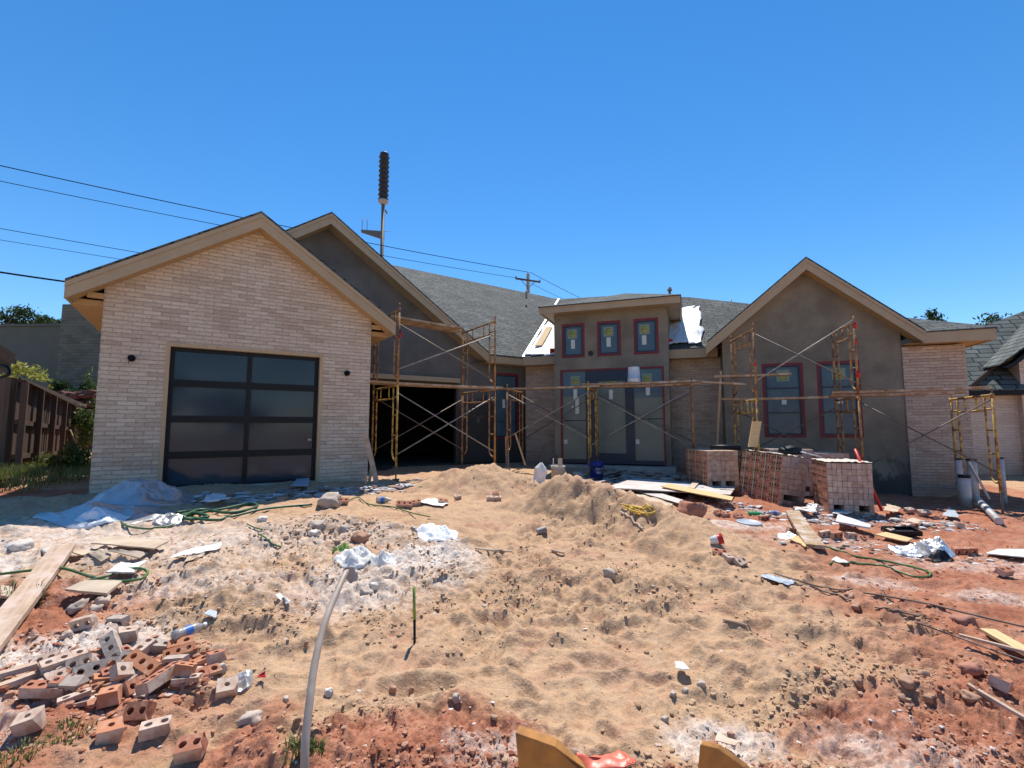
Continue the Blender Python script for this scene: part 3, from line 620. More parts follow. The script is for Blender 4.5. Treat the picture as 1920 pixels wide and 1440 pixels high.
# ---- roof planes behind: two wings meeting in a valley
up = Vector((0, 0, 1))
MP = .667
n1 = (HR.n * MP + up).normalized(); n2 = (ER.n * MP + up).normalized()
P1 = HR.pt(0, 0, zR2); P2 = ER.pt(0, 0, zR2)
V0 = plane_hit(981, 668, P1, n1); V1 = plane_hit(1047, 561, P1, n1); V1b = plane_hit(1047, 561, P2, n2); V0b = plane_hit(981, 668, P2, n2)
dv = n1.cross(n2); dv = dv if dv.z > 0 else -dv
IC = Vector(V0b)
# exact inner corner
a11 = HR.d; a22 = ER.d; det = a11.x * -a22.y + a11.y * a22.x
q = P2 - P1; tt_ = (q.x * -a22.y + q.y * a22.x) / det; IC = P1 + a11 * tt_; IC.z = zR2
top = IC + dv * ((V1.z - IC.z) / dv.z)
def proj(p):
    d = p - CAM; y = d.y * math.cos(PIT) + d.z * math.sin(PIT); z = -d.y * math.sin(PIT) + d.z * math.cos(PIT); return (round(960 + F * d.x / y, 1), round(720 - F * z / y, 1))
print('valley', V1, V1b, 'IC', IC, proj(IC), 'top', top, proj(top))
def slab(name, pts, th=.05, mat='shingle', parent=None, label=None):
    pts = [Vector(p) for p in pts]; m_ = MB(); n = len(pts)
    nn = (pts[1] - pts[0]).cross(pts[2] - pts[0])
    if nn.z < 0: pts = pts[::-1]
    lo = [p - up * th for p in pts]
    m_.add(pts + lo, [list(range(n)), [n + i for i in range(n)][::-1]] + [[i, n + i, n + (i + 1) % n, (i + 1) % n] for i in range(n)])
    return m_.build(name, MT[mat], parent or house)
e_l = HR.pt(sR2, 0, zR2)
rl = plane_hit(640, 477, P1, n1); rt = plane_hit(1047, 561, P1, n1)
slab('roof', [IC + up * .01, e_l + up * .01, rl, rt])
# back slopes so the ridge has a far side
bk = -HR.n * 4 - up * 3
slab('roof', [rl, rl + bk, rt + bk, rt])
r2 = plane_hit(1172, 553, P2, n2); r3 = plane_hit(1290, 557, P2, n2); r4 = plane_hit(1430, 572, P2, n2); e_r = ER.pt(7.2, 0, zR2)
e_r = plane_hit(1420, 645, P2, n2)
rt2 = plane_hit(1047, 561, P2, n2)
slab('roof', [IC, rt2, r2, r3, r4, e_r])
bk2 = -ER.n * 4 - up * 3
slab('roof', [rt2, r2, r3, r4, r4 + bk2, rt2 + bk2])
# valley flashing strip
m_ = MB(); dn = dv.normalized(); vv = (rt2 - IC); side = Vector((1, .1, 0)).normalized()
m_.par(IC + up * .02 - side * .01, vv, side * .06, up * .012); m_.build('valley_flashing', MT['flash'], house)
# eaves of the two wings at the inner corner
ev = MB(); ev.par(HR.pt(sR2 + .05, -.02, zR2 - .24), IC - HR.pt(sR2, 0, zR2), -HR.n * .03, up * .22)
icx = (IC - ER.o).dot(ER.d)
eR = ER.hit(1345, 650)[0]
ev.fbox(ER, icx, eR, -.04, 0, zR2 - .24, zR2 - .01); ev.build('fascia', MT['fascia'], house)
sv = MB(); sv.add([IC - up * .22, ER.pt(eR, 0, zR2 - .22), ER.pt(eR, -.5, zR2 - .22), HW.pt(ic, 0, zR2 - .22)], [[0, 1, 2, 3]])
sv.add([IC - up * .22, HW.pt(ic, 0, zR2 - .22), HW.pt(sR2 - .4, 0, zR2 - .22), HR.pt(sR2, 0, zR2 - .22)], [[0, 1, 2, 3]]); sv.build('soffit', MT['fascia'], house)
# ---- entry wing brick wall
ic2 = (HW.pt(ic, 0, 0) - EW.o).dot(EW.d); ew1 = EW.hit(1368, 760)[0] + .4
MB().fbox(EW, ic2, ew1, -.12, 0, -.5, zR2 - .2).build('brick_wall', MT['brick2'], house)
# ---- entry block
e0 = (EN.hit(1038.6, 590)[0] + EN.hit(1041, 860)[0]) / 2; e1 = (EN.hit(1249.4, 575)[0] + EN.hit(1261, 865)[0]) / 2; ezt = EN.hit(1150, 562)[1]
print('entry', e0, e1, ezt)
def sz(f, px, py): return f.hit(px, py)
def Z4(X, Y): return 980 + X / 3.2738, 480 + Y / 3.2738
wins = []
for (tl, tr_, bl, br) in (((238, 418), (377, 410), (243, 629), (384, 622)), ((455, 404), (600, 395), (459, 616), (606, 609)), ((678, 388), (830, 378), (685, 606), (838, 598))):
    A = [sz(EN, *Z4(*p)) for p in (tl, tr_, bl, br)]
    wins.append(((A[0][0] + A[2][0]) / 2, (A[1][0] + A[3][0]) / 2, (A[2][1] + A[3][1]) / 2, (A[0][1] + A[1][1]) / 2))
wz0 = sum(w_[2] for w_ in wins) / 3; wz1 = sum(w_[3] for w_ in wins) / 3
D0 = sum(sz(EN, *Z4(*p))[0] for p in ((226, 702), (240, 1250))) / 2; D1 = sum(sz(EN, *Z4(*p))[0] for p in ((862, 674), (888, 1290))) / 2
Dz = (sz(EN, *Z4(226, 702))[1] + sz(EN, *Z4(862, 674))[1]) / 2; Dz0 = -.03
eb = MB(); eb.prism(EN, [(e0, -.5), (e0, ezt + .02), (e1, ezt + .02), (e1, -.5)], -.15, 0, holes=[[(a, wz0), (a, wz1), (b, wz1), (b, wz0)] for a, b, _, _ in wins] + [[(D0, Dz0), (D0, Dz), (D1, Dz), (D1, Dz0)]])
eb.fbox(EN, e0, e0 + .15, -3.2, -.15, -.5, ezt + .02); eb.fbox(EN, e1 - .15, e1, -3.2, -.15, -.5, ezt + .02); eb.fbox(EN, e0 + .15, e1 - .15, -3.2, -3.05, 2.5, ezt)
eb.build('stucco_wall', MT['stucco'], house)
for i, (a, b, _, _) in enumerate(wins):
    ww = b - a
    wn = window(EN, house, a, b, wz0, wz1, .06, sticker=(a + ww * (.45 if i == 0 else .48 if i == 1 else .44), wz0 + (wz1 - wz0) * .70, .26), paper=(a + ww * (.48 if i < 2 else .42), wz0 + (wz1 - wz0) * .40, .11, .25), t=-.002)
    tag(wn, ('left', 'middle', 'right')[i] + ' one of the three small red-taped windows above the entry')
# door group: red tape surround, two sidelights, centre door
def px2s(f, X, Y=1000): return f.hit(*Z4(X, Y))[0]
kt = .05
dg = MB(); dg.fbox(EN, D0 + kt, px2s(EN, 242, 1000), -.06, -.005, 0, Dz - kt)
b1, b2 = px2s(EN, 388, 1000), px2s(EN, 462, 1000); c1, c2 = px2s(EN, 632, 1000), px2s(EN, 686, 1000); ex = px2s(EN, 866, 1000)
dg.fbox(EN, b1, b2, -.06, -.004, 0, Dz - kt); dg.fbox(EN, c1, c2, -.06, -.004, 0, Dz - kt); dg.fbox(EN, ex, D1 - kt, -.06, -.006, 0, Dz - kt)
dg.fbox(EN, b2, c1, -.06, -.010, Dz - .34, Dz - kt); dg.fbox(EN, b2, c1, -.06, -.010, 0, .27)
for (a, b) in ((px2s(EN, 242), b1), (c2, ex)): dg.fbox(EN, a, b, -.06, -.008, 0, .10)
entry = dg.build('entry_door', MT['dark_blue'], house)
q = MB(); q.fbox(EN, D0, D0 + kt, -.04, .008, -.02, Dz); q.fbox(EN, D1 - kt, D1, -.04, .008, -.02, Dz); q.fbox(EN, D0 + kt, D1 - kt, -.04, .008, Dz - kt, Dz); q.build('flashing_tape', MT['red_tape'], entry)
a0_ = px2s(EN, 242)
for (a, b, z0, z1, g_) in ((a0_, b1, .10, Dz - .05, 'sage_film'), (b2, c1, .27, Dz - .34, 'sage_film'), (c2, ex, .10, Dz - .05, 'sage_film')):
    MB().fbox(EN, a, b, -.045, -.035, z0, z1).build('pane', MT[g_], entry)
MB().fbox(EN, a0_, b1, -.034, -.030, Dz - .72, Dz - .06).build('film_band', MT['blue_glass'], entry); MB().fbox(EN, c2, ex, -.034, -.030, Dz - .8, Dz - .06).build('film_band', MT['blue_glass'], entry)
zz = EN.hit(*Z4(310, 1010))[1]; MB().fbox(EN, a0_, b1, -.034, -.026, zz - .01, zz + .01).build('glazing_bar', MT['black'], entry); zz = EN.hit(*Z4(770, 1000))[1]; MB().fbox(EN, c2, ex, -.034, -.026, zz - .01, zz + .01).build('glazing_bar', MT['black'], entry)
for (X, Y) in ((322, 765), (540, 775), (762, 750)): 
    s_, z_ = EN.hit(*Z4(X, Y)); stick(EN, entry, s_, z_, .25, t=-.029)
for (X, Y, w_, h_) in ((322, 850, .1, .3), (333, 920, .1, .42), (541, 850, .1, .25), (768, 825, .1, .24), (305, 925, .06, .04), (263, 1140, .09, .11), (482, 745, .07, .08), (705, 1140, .09, .12)):
    s_, z_ = EN.hit(*Z4(X, Y)); MB().fbox(EN, s_ - w_ / 2, s_ + w_ / 2, -.029, -.027, z_ - h_ / 2, z_ + h_ / 2).build('paper_label', MT['label_w'], entry)
MB().fbox(EN, e0 - .1, e1 + .1, -3, 0.35, -.4, -.03).build('porch_slab', MT['conc'], house)
# damp blotch round a wall box, small fitting
s_, z_ = EN.hit(*Z4(418, 598)); q = MB(); q.lathe([(.001, .006), (.06, .006), (.075, .002)], EN.pt(s_, 0, z_), 12, M=Matrix((EN.d, Vector((0, 0, 1)), EN.n)).transposed()); q.build('wall_box', MT['darkin'], house)
# entry roof: low hip on a boxed fascia
FE = EN.off(.40)
f0, f1 = FE.hit(1010.5, 575)[0], FE.hit(1275.6, 555)[0]; fz1 = (FE.hit(1010.5, 574)[1] + FE.hit(1275.6, 555)[1]) / 2; fh_ = .19
print('entry fascia', f0, f1, fz1, e0, e1)
q = MB(); q.fbox(FE, f0, f1, -.04, 0, fz1 - fh_, fz1); q.fbox(FE, f0, f0 + .04, -3.6, -.04, fz1 - fh_, fz1); q.fbox(FE, f1 - .04, f1, -3.6, -.04, fz1 - fh_, fz1); q.fbox(FE, f0, f1, .0, .015, fz1 - .06, fz1 + .002)
q.build('fascia', MT['fascia'], house)
q = MB(); q.add([FE.pt(f0 + .04, -.04, fz1 - fh_ + .03), FE.pt(f1 - .04, -.04, fz1 - fh_ + .03), FE.pt(f1 - .04, -3.5, fz1 - fh_ + .03), FE.pt(f0 + .04, -3.5, fz1 - fh_ + .03)], [[0, 1, 2, 3]]); q.build('soffit', MT['fascia'], house)
pk = at(1172, 550, FE.pt((f0 + f1) / 2, -1.9, 0).y); pkb = pk - FE.n * 1.8
c_ = [FE.pt(f0 - .02, .03, fz1 + .005), FE.pt(f1 + .02, .03, fz1 + .005), FE.pt(f1 + .02, -3.6, fz1 + .005), FE.pt(f0 - .02, -3.6, fz1 + .005)]
for pts in ([c_[0], c_[1], pk], [c_[1], c_[2], pkb, pk], [c_[3], c_[0], pk, pkb], [c_[2], c_[3], pkb]): slab('roof', pts, .03)

# ---- right gable
sA3, zA3, sL3, sR3 = gable_params(RR, (1326, 642), (1511, 484), (1735, 621))
zL3 = RR.hit(1326, 642)[1]; zR3 = RR.hit(1735, 621)[1]
fa, sh, sf = gable_roof(RR, sL3, sR3, sA3, zA3, zL3, zR3, 7, .35, fh=.26)
sh.build('roof', MT['shingle'], house); fa.build('fascia', MT['fascia'], house); sf.build('soffit', MT['ply'], house)
ur = lambda s: under(s, sA3, zA3, sL3, zL3, sR3, zR3, .23)
w3l = (RW.hit(1353, 660)[0] + RW.hit(1363, 840)[0]) / 2; w3m = (RW.hit(1686, 640)[0] + RW.hit(1711, 910)[0]) / 2; w3r = (RW.hit(1807.5, 640)[0] + RW.hit(1828, 897)[0]) / 2
def Z5(X, Y): return 1320 + X / 3.2, 460 + Y / 3.2
W3 = []
for (tl, tr_, bl, br) in (((340, 712), (587, 705), (370, 1157), (618, 1152)), ((668, 702), (925, 682), (704, 1157), (965, 1148))):
    A = [sz(RW, *Z5(*p)) for p in (tl, tr_, bl, br)]
    W3.append(((A[0][0] + A[2][0]) / 2, (A[1][0] + A[3][0]) / 2, (A[2][1] + A[3][1]) / 2, (A[0][1] + A[1][1]) / 2))
z30 = (W3[0][2] + W3[1][2]) / 2; z31 = (W3[0][3] + W3[1][3]) / 2
print('right', w3l, w3m, w3r, W3)
rw = MB(); rw.prism(RW, [(w3l, -.8), (w3l, ur(w3l)), (sA3, ur(sA3)), (w3m, ur(w3m)), (w3m, -.8)], -.15, 0, holes=[[(a, z30), (a, z31), (b, z31), (b, z30)] for a, b, _, _ in W3])
rw.fbox(RW, w3l, w3l + .15, -1.4, -.15, -.8, ur(w3l)); rw.build('stucco_wall', MT['stucco'], house)
for i, (a, b, _, _) in enumerate(W3):
    hh = z31 - z30; ww = b - a
    wn = window(RW, house, a, b, z30, z31, .06, sticker=(a + ww * .52, z30 + hh * .83, .27), rails=(z30 + hh * .66, z30 + hh * .33), paper=(a + ww * .52, z30 + hh * .49, .1, .17), t=-.002)
    tag(wn, 'tall red-taped window, ' + ('left' if i == 0 else 'right') + ' of the pair under the right gable')
q = MB(); q.fbox(RW, w3m, w3r, -.15, .03, -.8, zR3 - .27); q.fbox(RW, w3r - .15, w3r, -4, -.15, -.8, zR3 - .27); q.build('brick_wall', MT['brick2'], house)
# hip roof and fascia over the brick end
x1 = RR.hit(1867, 616)[0]; q = MB(); q.fbox(RR, sR3 - .05, x1, -.045, -.003, zR3 - .25, zR3 - .01); q.fbox(RR, x1 - .04, x1, -4.2, -.045, zR3 - .25, zR3 - .01); q.build('fascia', MT['fascia'], house)
q = MB(); q.add([RR.pt(sR3 - .3, -.045, zR3 - .235), RR.pt(x1 - .04, -.045, zR3 - .235), RR.pt(x1 - .04, -4.2, zR3 - .235), RR.pt(sR3 - .3, -4.2, zR3 - .235)], [[0, 1, 2, 3]]); q.build('soffit', MT['ply'], house)
h0 = RR.pt(sR3 - .6, 0, zR3); h1 = RR.pt(x1 + .02, .02, zR3 + .01)
hp = at(1690, 596, RR.pt(sR3, -1.6, 0).y)
slab('roof', [RR.pt(sR3 + .0, -.0, zR3), h1, hp + up * .02, hp - RR.d * .15], .03); slab('roof', [h1, RR.pt(x1 + .02, -4.2, zR3 + .01), hp - RR.n * 1, hp + up * .02], .03)
# step wall between brick wing and right gable roof, roof vents
for (px, py, y_, h, r_, cap) in ((1256, 557, 17.2, .36, .05, True), (1371, 570, 16.8, .25, .025, False), (987, 549, 19.5, .16, .04, False)):
    b_ = at(px, py, y_); q = MB().tube([b_ - up * .25, b_ + up * h * .7], r_, 10)
    if cap: q.tube([b_ + up * h * .65, b_ + up * h * .8], r_ * 1.8, 10); q.tube([b_ + up * h * .8, b_ + up * h], r_ * 1.2, 10)
    q.build('vent_pipe', MT['galv'], house)
# interior of house shell so window walls are not see-through from aside: back walls
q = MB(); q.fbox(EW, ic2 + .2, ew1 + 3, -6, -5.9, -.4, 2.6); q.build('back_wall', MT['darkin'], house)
# ---------------------------------------------------------------- scaffolding
CLAMP = 'scaffold'
def frame(root, pa, pb, z0, h, mat='yellow', name='frame', jack=True, flip=False):
    """one welded end frame between two ground points: two legs, inner ladder posts, rails and rungs"""
    pa, pb = Vector(pa), Vector(pb); d = (pb - pa); L = d.length; d = d / L; q = MB(); r = .021
    z1 = z0 + h; U = Vector((0, 0, 1)); P = lambda s, z: Vector((pa.x, pa.y, 0)) + d * s + U * z
    q.tube([P(0, z0), P(0, z1)], r, 8); q.tube([P(L, z0), P(L, z1)], r, 8)
    q.tube([P(0, z1 - .03), P(L, z1 - .03)], r * .95, 8)
    for s_, sg in ((.0, 1), (L, -1)):
        i = s_ + sg * .24
        if h > 1: q.tube(catmull([P(s_, z0 + .18), P(s_ + sg * .12, z0 + .14), P(i, z0 + .26), P(i, z0 + .6), P(i, z1 - .06)], 4), r * .8, 6)
        for k in (.38, .62, .84): q.tube([P(s_, z0 + h * k), P(i, z0 + h * k)], r * .7, 6)
    q.tube([P(.24, z1 - .28), P(L - .24, z1 - .28)], r * .8, 6)
    for s_ in (.5, L - .5): q.tube([P(s_, z1 - .28), P(s_, z1 - .03)], r * .6, 6)
    for s_ in (0, L):                                       # coupling pins and collars
        q.tube([P(s_, z1), P(s_, z1 + .10)], r * .7, 6); q.tube([P(s_, z1 - .09), P(s_, z1 - .0)], r * 1.25, 8)
    o = q.build(name, MT[mat], root)
    if jack:
        for s_ in (0, L):
            g = gz(*P(s_, 0).xy); j = MB(); j.tube([P(s_, g - .02), P(s_, z0 + .05)], .015, 8, 0); j.tube([P(s_, z0 - .03), P(s_, z0 + .0)], .04, 10, 0)
            c = P(s_, g); j.box((c.x, c.y, g + .005), (.13, .13, .02), .3); j.build('leveling_jack', MT['rustbar'], root)
    return o
def brace(root, a0, a1, b0, b1, z0, z1, mat='galv'):
    """X of two flattened tubes bolted at the crossing"""
    q = MB()
    for (p, za, r_, zb) in ((a0, z0, a1, z1), (a0, z1, a1, z0)):
        P, Q = Vector((p[0], p[1], za)), Vector((r_[0], r_[1], zb)); m = (P + Q) / 2; q.tube([P, m, Q], .0125, 6)
    P = (Vector((a0[0], a0[1], (z0 + z1) / 2)) + Vector((a1[0], a1[1], (z0 + z1) / 2))) / 2
    q.tube([P + Vector((0, -.02, 0)), P + Vector((0, .02, 0))], .02, 8)
    return q.build('cross_brace', MT[mat], root)
def plank3(p, q_, width, label, group, mat='plank', th=.042, cat='plank', name='scaffold_plank', roll=0):
    """a board between two 3D points, modelled along its own x axis"""
    p, q_ = Vector(p), Vector(q_); d = q_ - p; L = d.length; rr = random.Random(int(L * 1e4)); m = MB()
    n = 10; vs = []; 
    for i in range(n + 1):
        x = -L / 2 + L * i / n; sag = -.012 * L * (1 - (2 * i / n - 1) ** 2) * .5; w = width / 2 * (1 + rr.uniform(-.015, .015))
        vs += [(x, -w, sag - th), (x, w, sag - th), (x, w, sag), (x, -w, sag)]
    fs = [[0, 3, 2, 1], [4 * n, 4 * n + 1, 4 * n + 2, 4 * n + 3]]
    for i in range(n):
        for k in range(4):
            k2 = (k + 1) % 4; fs.append([4 * i + k, 4 * i + k2, 4 * i + 4 + k2, 4 * i + 4 + k])
    m.add(vs, fs); o = m.build(name, MT[mat], local=True)
    o.location = (p + q_) / 2; xa = d.normalized(); ya = Vector((0, 0, 1)).cross(xa).normalized(); za = xa.cross(ya)
    M = Matrix((xa, ya, za)).transposed() @ Matrix.Rotation(roll, 3, 'X'); o.rotation_euler = M.to_euler()
    tag(o, label, cat, group); return o
XY = lambda px, y: ((px - 960) / F * y, y)
# left tower, two lifts
a = Vector((*XY(745, 9.33), 0)); b = Vector((*XY(928, 10.4), 0)); bk_ = Vector((-.55, .835, 0)) * 1.52
SL = empty('scaffold_tower', (a + b) / 2, 'yellow two-lift scaffold tower in front of the dark garage bay', 'scaffold')
base_z = .18; H1 = 1.62; H2 = 1.50
frame(SL, a, a + bk_, base_z, H1, 'yellow'); frame(SL, b, b + bk_, base_z, H1, 'orange')
frame(SL, a, a + bk_, base_z + H1, H2, 'orange', jack=False); frame(SL, b, b + bk_, base_z + H1, H2, 'orange', jack=False)
brace(SL, a, b, 0, 0, .42, 1.62); brace(SL, a + bk_, b + bk_, 0, 0, .42, 1.62, 'rustbar')
q = MB()
q.tube([a + up * 2.08, b + up * 2.98], .0125, 6); q.build('cross_brace', MT['galv'], SL)
q = MB(); q.tube([a + up * 2.98, b + up * 1.95], .0125, 6); q.build('cross_brace', MT['rustbar'], SL)
for p_, z in ((a, 2.86),): MB().tube([p_ + up * z + Vector((.02, 0, 0)), p_ + up * (z - .09) + Vector((.05, -.03, 0)), p_ + up * (z - .16) + Vector((.03, -.03, 0))], .02, 6).build('red_tag', MT['red'], SL)
dl = (b - a).normalized()
gp_pl = 'planks laid across the scaffolds'
t2 = base_z + H1 + H2 + .045 - .28; 
zz = base_z + H1 + H2 - .03
for k, (off_, e) in enumerate(((.75, .0), (1.02, .1))):
    plank3(a + bk_ / 1.52 * off_ - dl * (.45 + e) + up * (zz + .062), b + bk_ / 1.52 * off_ - dl * (.45 - e) + up * (zz + .062 - .12), .25, ('front' if k == 0 else 'rear') + ' one of the two highest scaffold planks, on the left tower', gp_pl)
zz = base_z + H1 + .065
plank3(a - dl * .6 + bk_ / 1.52 * .35 + up * zz, b + dl * .35 + bk_ / 1.52 * .35 + up * (zz - .005), .25, 'middle-height plank of the left scaffold tower, crossing the dark garage opening', gp_pl)
plank3(a - dl * .3 + bk_ / 1.52 * .62 + up * zz, b + dl * .1 + bk_ / 1.52 * .62 + up * (zz + .01), .25, 'rear middle-height plank on the left tower, behind another plank', gp_pl)
# centre run, one lift
p0 = Vector((*XY(951, 12.1), 0)); p1 = Vector((*XY(1103, 11.37), 0)); p2 = Vector((*XY(1298, 10.64), 0)); bk2_ = Vector((.34, .94, 0)) * 1.2
SC = empty('scaffold_run', p1, 'single-lift yellow scaffold run standing before the entry door', 'scaffold')
for p_, m_, zb in ((p0, 'orange', .13), (p1, 'yellow', .0), (p2, 'orange', -.02)):
    frame(SC, p_, p_ + bk2_, zb + .1, 1.83 - zb, m_)
brace(SC, p0, p1, 0, 0, .68, 1.78); brace(SC, p1, p2, 0, 0, .50, 1.80); brace(SC, p1 + bk2_, p2 + bk2_, 0, 0, .60, 1.80, 'rustbar'); brace(SC, p0 + bk2_, p1 + bk2_, 0, 0, .60, 1.80, 'rustbar')
d1_ = (p1 - p0).normalized(); d2_ = (p2 - p1).normalized(); u_ = bk2_.normalized(); zc_ = 1.96
plank3(p0 - d1_ * .75 + u_ * .3 + up * (zc_ + .015), p1 + d1_ * .25 + u_ * .3 + up * zc_, .24, 'left plank of the run before the entry, reaching towards the red-framed corner window', gp_pl)
plank3(p1 - d2_ * .2 + u_ * .3 + up * (zc_ + .05), p2 + d2_ * .1 + u_ * .3 + up * (zc_ + .06), .24, 'scaffold plank before the entry door that carries the white bucket', gp_pl)
plank3(p1 - d2_ * .1 + u_ * .62 + up * (zc_ + .01), p2 + d2_ * .2 + u_ * .62 + up * (zc_ + .02), .24, 'plank just behind the one with the white bucket, before the entry', gp_pl)
# right structure: two lifts on the left bay, one lift on the right bay
FLp, FRp, RLp, RRp = [Vector((*XY(px, y), 0)) for px, y in ((1419, 9.58), (1611, 8.96), (1376, 10.93), (1568, 9.97))]
FXp, RXp = Vector((*XY(1862, 7.9), 0)), Vector((*XY(1784, 9.2), 0))
SR = empty('scaffold_tower', (FLp + RRp) / 2, 'yellow scaffold tower and side bay before the right gable', 'scaffold')
zb = -.05; H1 = 1.58; H2 = 1.42
for m_, A, B in (('yellow', FLp, RLp), ('orange', FRp, RRp)): frame(SR, A, B, zb, H1, m_)
for m_, A, B in (('orange', FLp, RLp), ('orange', FRp, RRp)): frame(SR, A, B, zb + H1, H2, m_, jack=False)
frame(SR, FXp, RXp, zb - .05, H1 + .03, 'yellow')
brace(SR, RLp, RRp, 0, 0, .25, 1.35, 'rustbar')
brace(SR, FRp, FXp, 0, 0, .2, 1.42, 'rustbar')
q = MB(); q.tube([FLp + up * 1.87, FRp + up * (2.98)], .014, 6); q.build('cross_brace', MT['galv'], SR)
q = MB(); q.tube([FLp + up * 2.84, FRp * 1.03 + FXp * -.03 + up * 1.8, FRp + (FRp - FLp).normalized() * .45 + up * 1.62], .0125, 6); q.build('cross_brace', MT['rustbar'], SR)
for z, k in ((2.86, .03), (2.55, .022), (1.93, .035)):
    q = MB(); q.tube([FRp + up * (z + .07), FRp + up * (z + .02) + Vector((.02, -.02, 0)), FRp + up * (z - .05)], k, 7); q.build('red_tape_wrap', MT['red'], SR)
q = MB(); q.tube([FLp + up * 2.24, FLp + up * 2.18], .03, 7); q.build('red_tape_wrap', MT['red'], SR)
d3 = (FRp - FLp).normalized(); zz = zb + H1 + .07; mid = lambda A, B, k: A + (B - A) * k
plank3(mid(FLp, RLp, .85) - d3 * .3 + up * zz, mid(FRp, RRp, .8) + d3 * .1 + up * (zz - .01), .24, 'rear plank on the right tower, passing before the two tall windows', gp_pl)
plank3(mid(FRp, RRp, .3) - d3 * .3 + up * (zz + .045), mid(FXp, RXp, .35) + d3 * .15 + up * (zz + .06), .24, 'front plank of the right-hand bay before the brick end wall', gp_pl)
plank3(mid(FRp, RRp, .6) - d3 * .25 + up * (zz + .0), mid(FXp, RXp, .75) + d3 * .05 + up * (zz + .01), .24, 'rear plank of the right-hand bay before the brick end wall', gp_pl)
plank3(mid(FLp, RLp, .7) - d3 * .5 + up * (zz + .50), mid(FLp, RLp, .7) + d3 * 1.0 + up * (zz + .50), .2, 'upper plank across the left frame of the right tower', gp_pl)
plank3(p2 - d2_ * .35 + u_ * .45 + up * (zc_ + .11), mid(FLp, RLp, .62) + d3 * .1 + up * (zz + .30), .2, 'narrow plank linking the entry run to the right tower', gp_pl)
def upright(px, y, ytop, ybot, wid, mat, label, cat='board', th=.04, px2=None, name='standing_board', rz=0):
    T = at(px, ytop, y); B = at(px2 or px, ybot, y); q = MB(); d = (T - B); x = Vector((math.cos(rz), math.sin(rz), 0)); t_ = d.cross(x).normalized() * th
    q.par(B - x * wid / 2, x * wid, t_, d); return tag(q.build(name, MT[mat]), label, cat)
upright(1352, 11.6, 695, 848, .05, 'lumber', 'thin upright wooden stake beside the brick pack with the leaning shovel handle', 'stake', name='wood_stake', px2=1344)
upright(1420, 9.3, 790, 838, .17, 'board_y', 'short piece of orange board standing against the scaffold leg above the brick packs', 'board', px2=1412)
# ---------------------------------------------------------------- white bucket on the plank, pails on the ground
def bucket(loc, r, h, mat, label, tilt=0, txt=None, lidded=False, upside=False):
    root = empty('bucket', loc, label, 'bucket'); pr = [(0, 0), (r * .86, 0), (r * .88, .01), (r * .97, h * .78), (r * 1.04, h * .78), (r * 1.04, h * .82), (r * .99, h * .82), (r, h * .9), (r * 1.05, h * .9), (r * 1.05, h), (r * .96, h), (r * .84, .02), (0, .02)]
    if upside: pr = [(a, h - z) for a, z in pr]
    q = MB(); q.lathe(pr, (0, 0, 0), 28)
    mats = [MT[mat]]
    o = q.build('body', mats, root, local=True)
    if txt:
        k = MB()
        for j, t in enumerate(txt):
            zt = h * (.6 - .2 * j)
            tmp = MB(); tmp.text(t, .075, Matrix.Identity(4), 0)
            vs = [(math.sin(v[0] / r) * (r * .965), -math.cos(v[0] / r) * (r * .965), v[1] + zt) for v in tmp.v]; k.add(vs, tmp.f)
        k.build('lettering', MT['label_w'], root, local=True)
    q = MB(); zt = h * .8 if not upside else h * .2; q.tube(catmull([(-r * 1.05, 0, zt), (-r * .9, -r * .8, zt - .09), (0, -r * 1.15, zt - .13), (r * .9, -r * .8, zt - .09), (r * 1.05, 0, zt)], 5), .003, 5); q.build('handle', MT['galv'], root, local=True)
    root.rotation_euler = (tilt, 0, .3); return root
T = at(1189, 722, (p1 + (p2 - p1) * .45 + u_ * .3).y); bucket(Vector((T.x, T.y, zc_ + .05)), .15, .36, 'white', 'white bucket standing upside down on the scaffold plank before the entry', upside=True)
# ---------------------------------------------------------------- neighbours, terrace, fence, vegetation
T1 = at(0, 610, 24); hT = T1.z; tx = at(136, 616, 24).x
nb = empty('neighbour_building', (-22, 25, 2.2), 'low grey rendered building with flat roof and brick chimney pier behind the stone wall', 'building')
MT['nstucco'] = simple('grey_render', (.115, .125, .11), (.10, .11, .097), scale=2, rough=.9, bump=.15)
MT['nbrick'] = brickmat('olive_brick', (.16, .165, .14), (.12, .125, .105), (.10, .10, .09), bw=.45, bh=.15)
NF = Fac(-18.6, 24, -3)
sN0 = -25; sN1 = NF.hit(134, 650)[0]; zN = NF.hit(60, 612)[1]
q = MB(); q.fbox(NF, sN0, sN1, -8, 0, 1, zN); q.build('wall', MT['nstucco'], nb)
q = MB(); q.fbox(NF, sN0 - .1, sN1 + .0, -8, .08, zN, zN + .12); q.build('roof_edge', MT['nstucco'], nb)
sN2 = NF.hit(215, 650)[0]; q = MB(); q.fbox(NF, sN1 - .15, sN2, -3, .5, 1, NF.hit(150, 575)[1]); q.build('chimney', MT['nbrick'], nb)
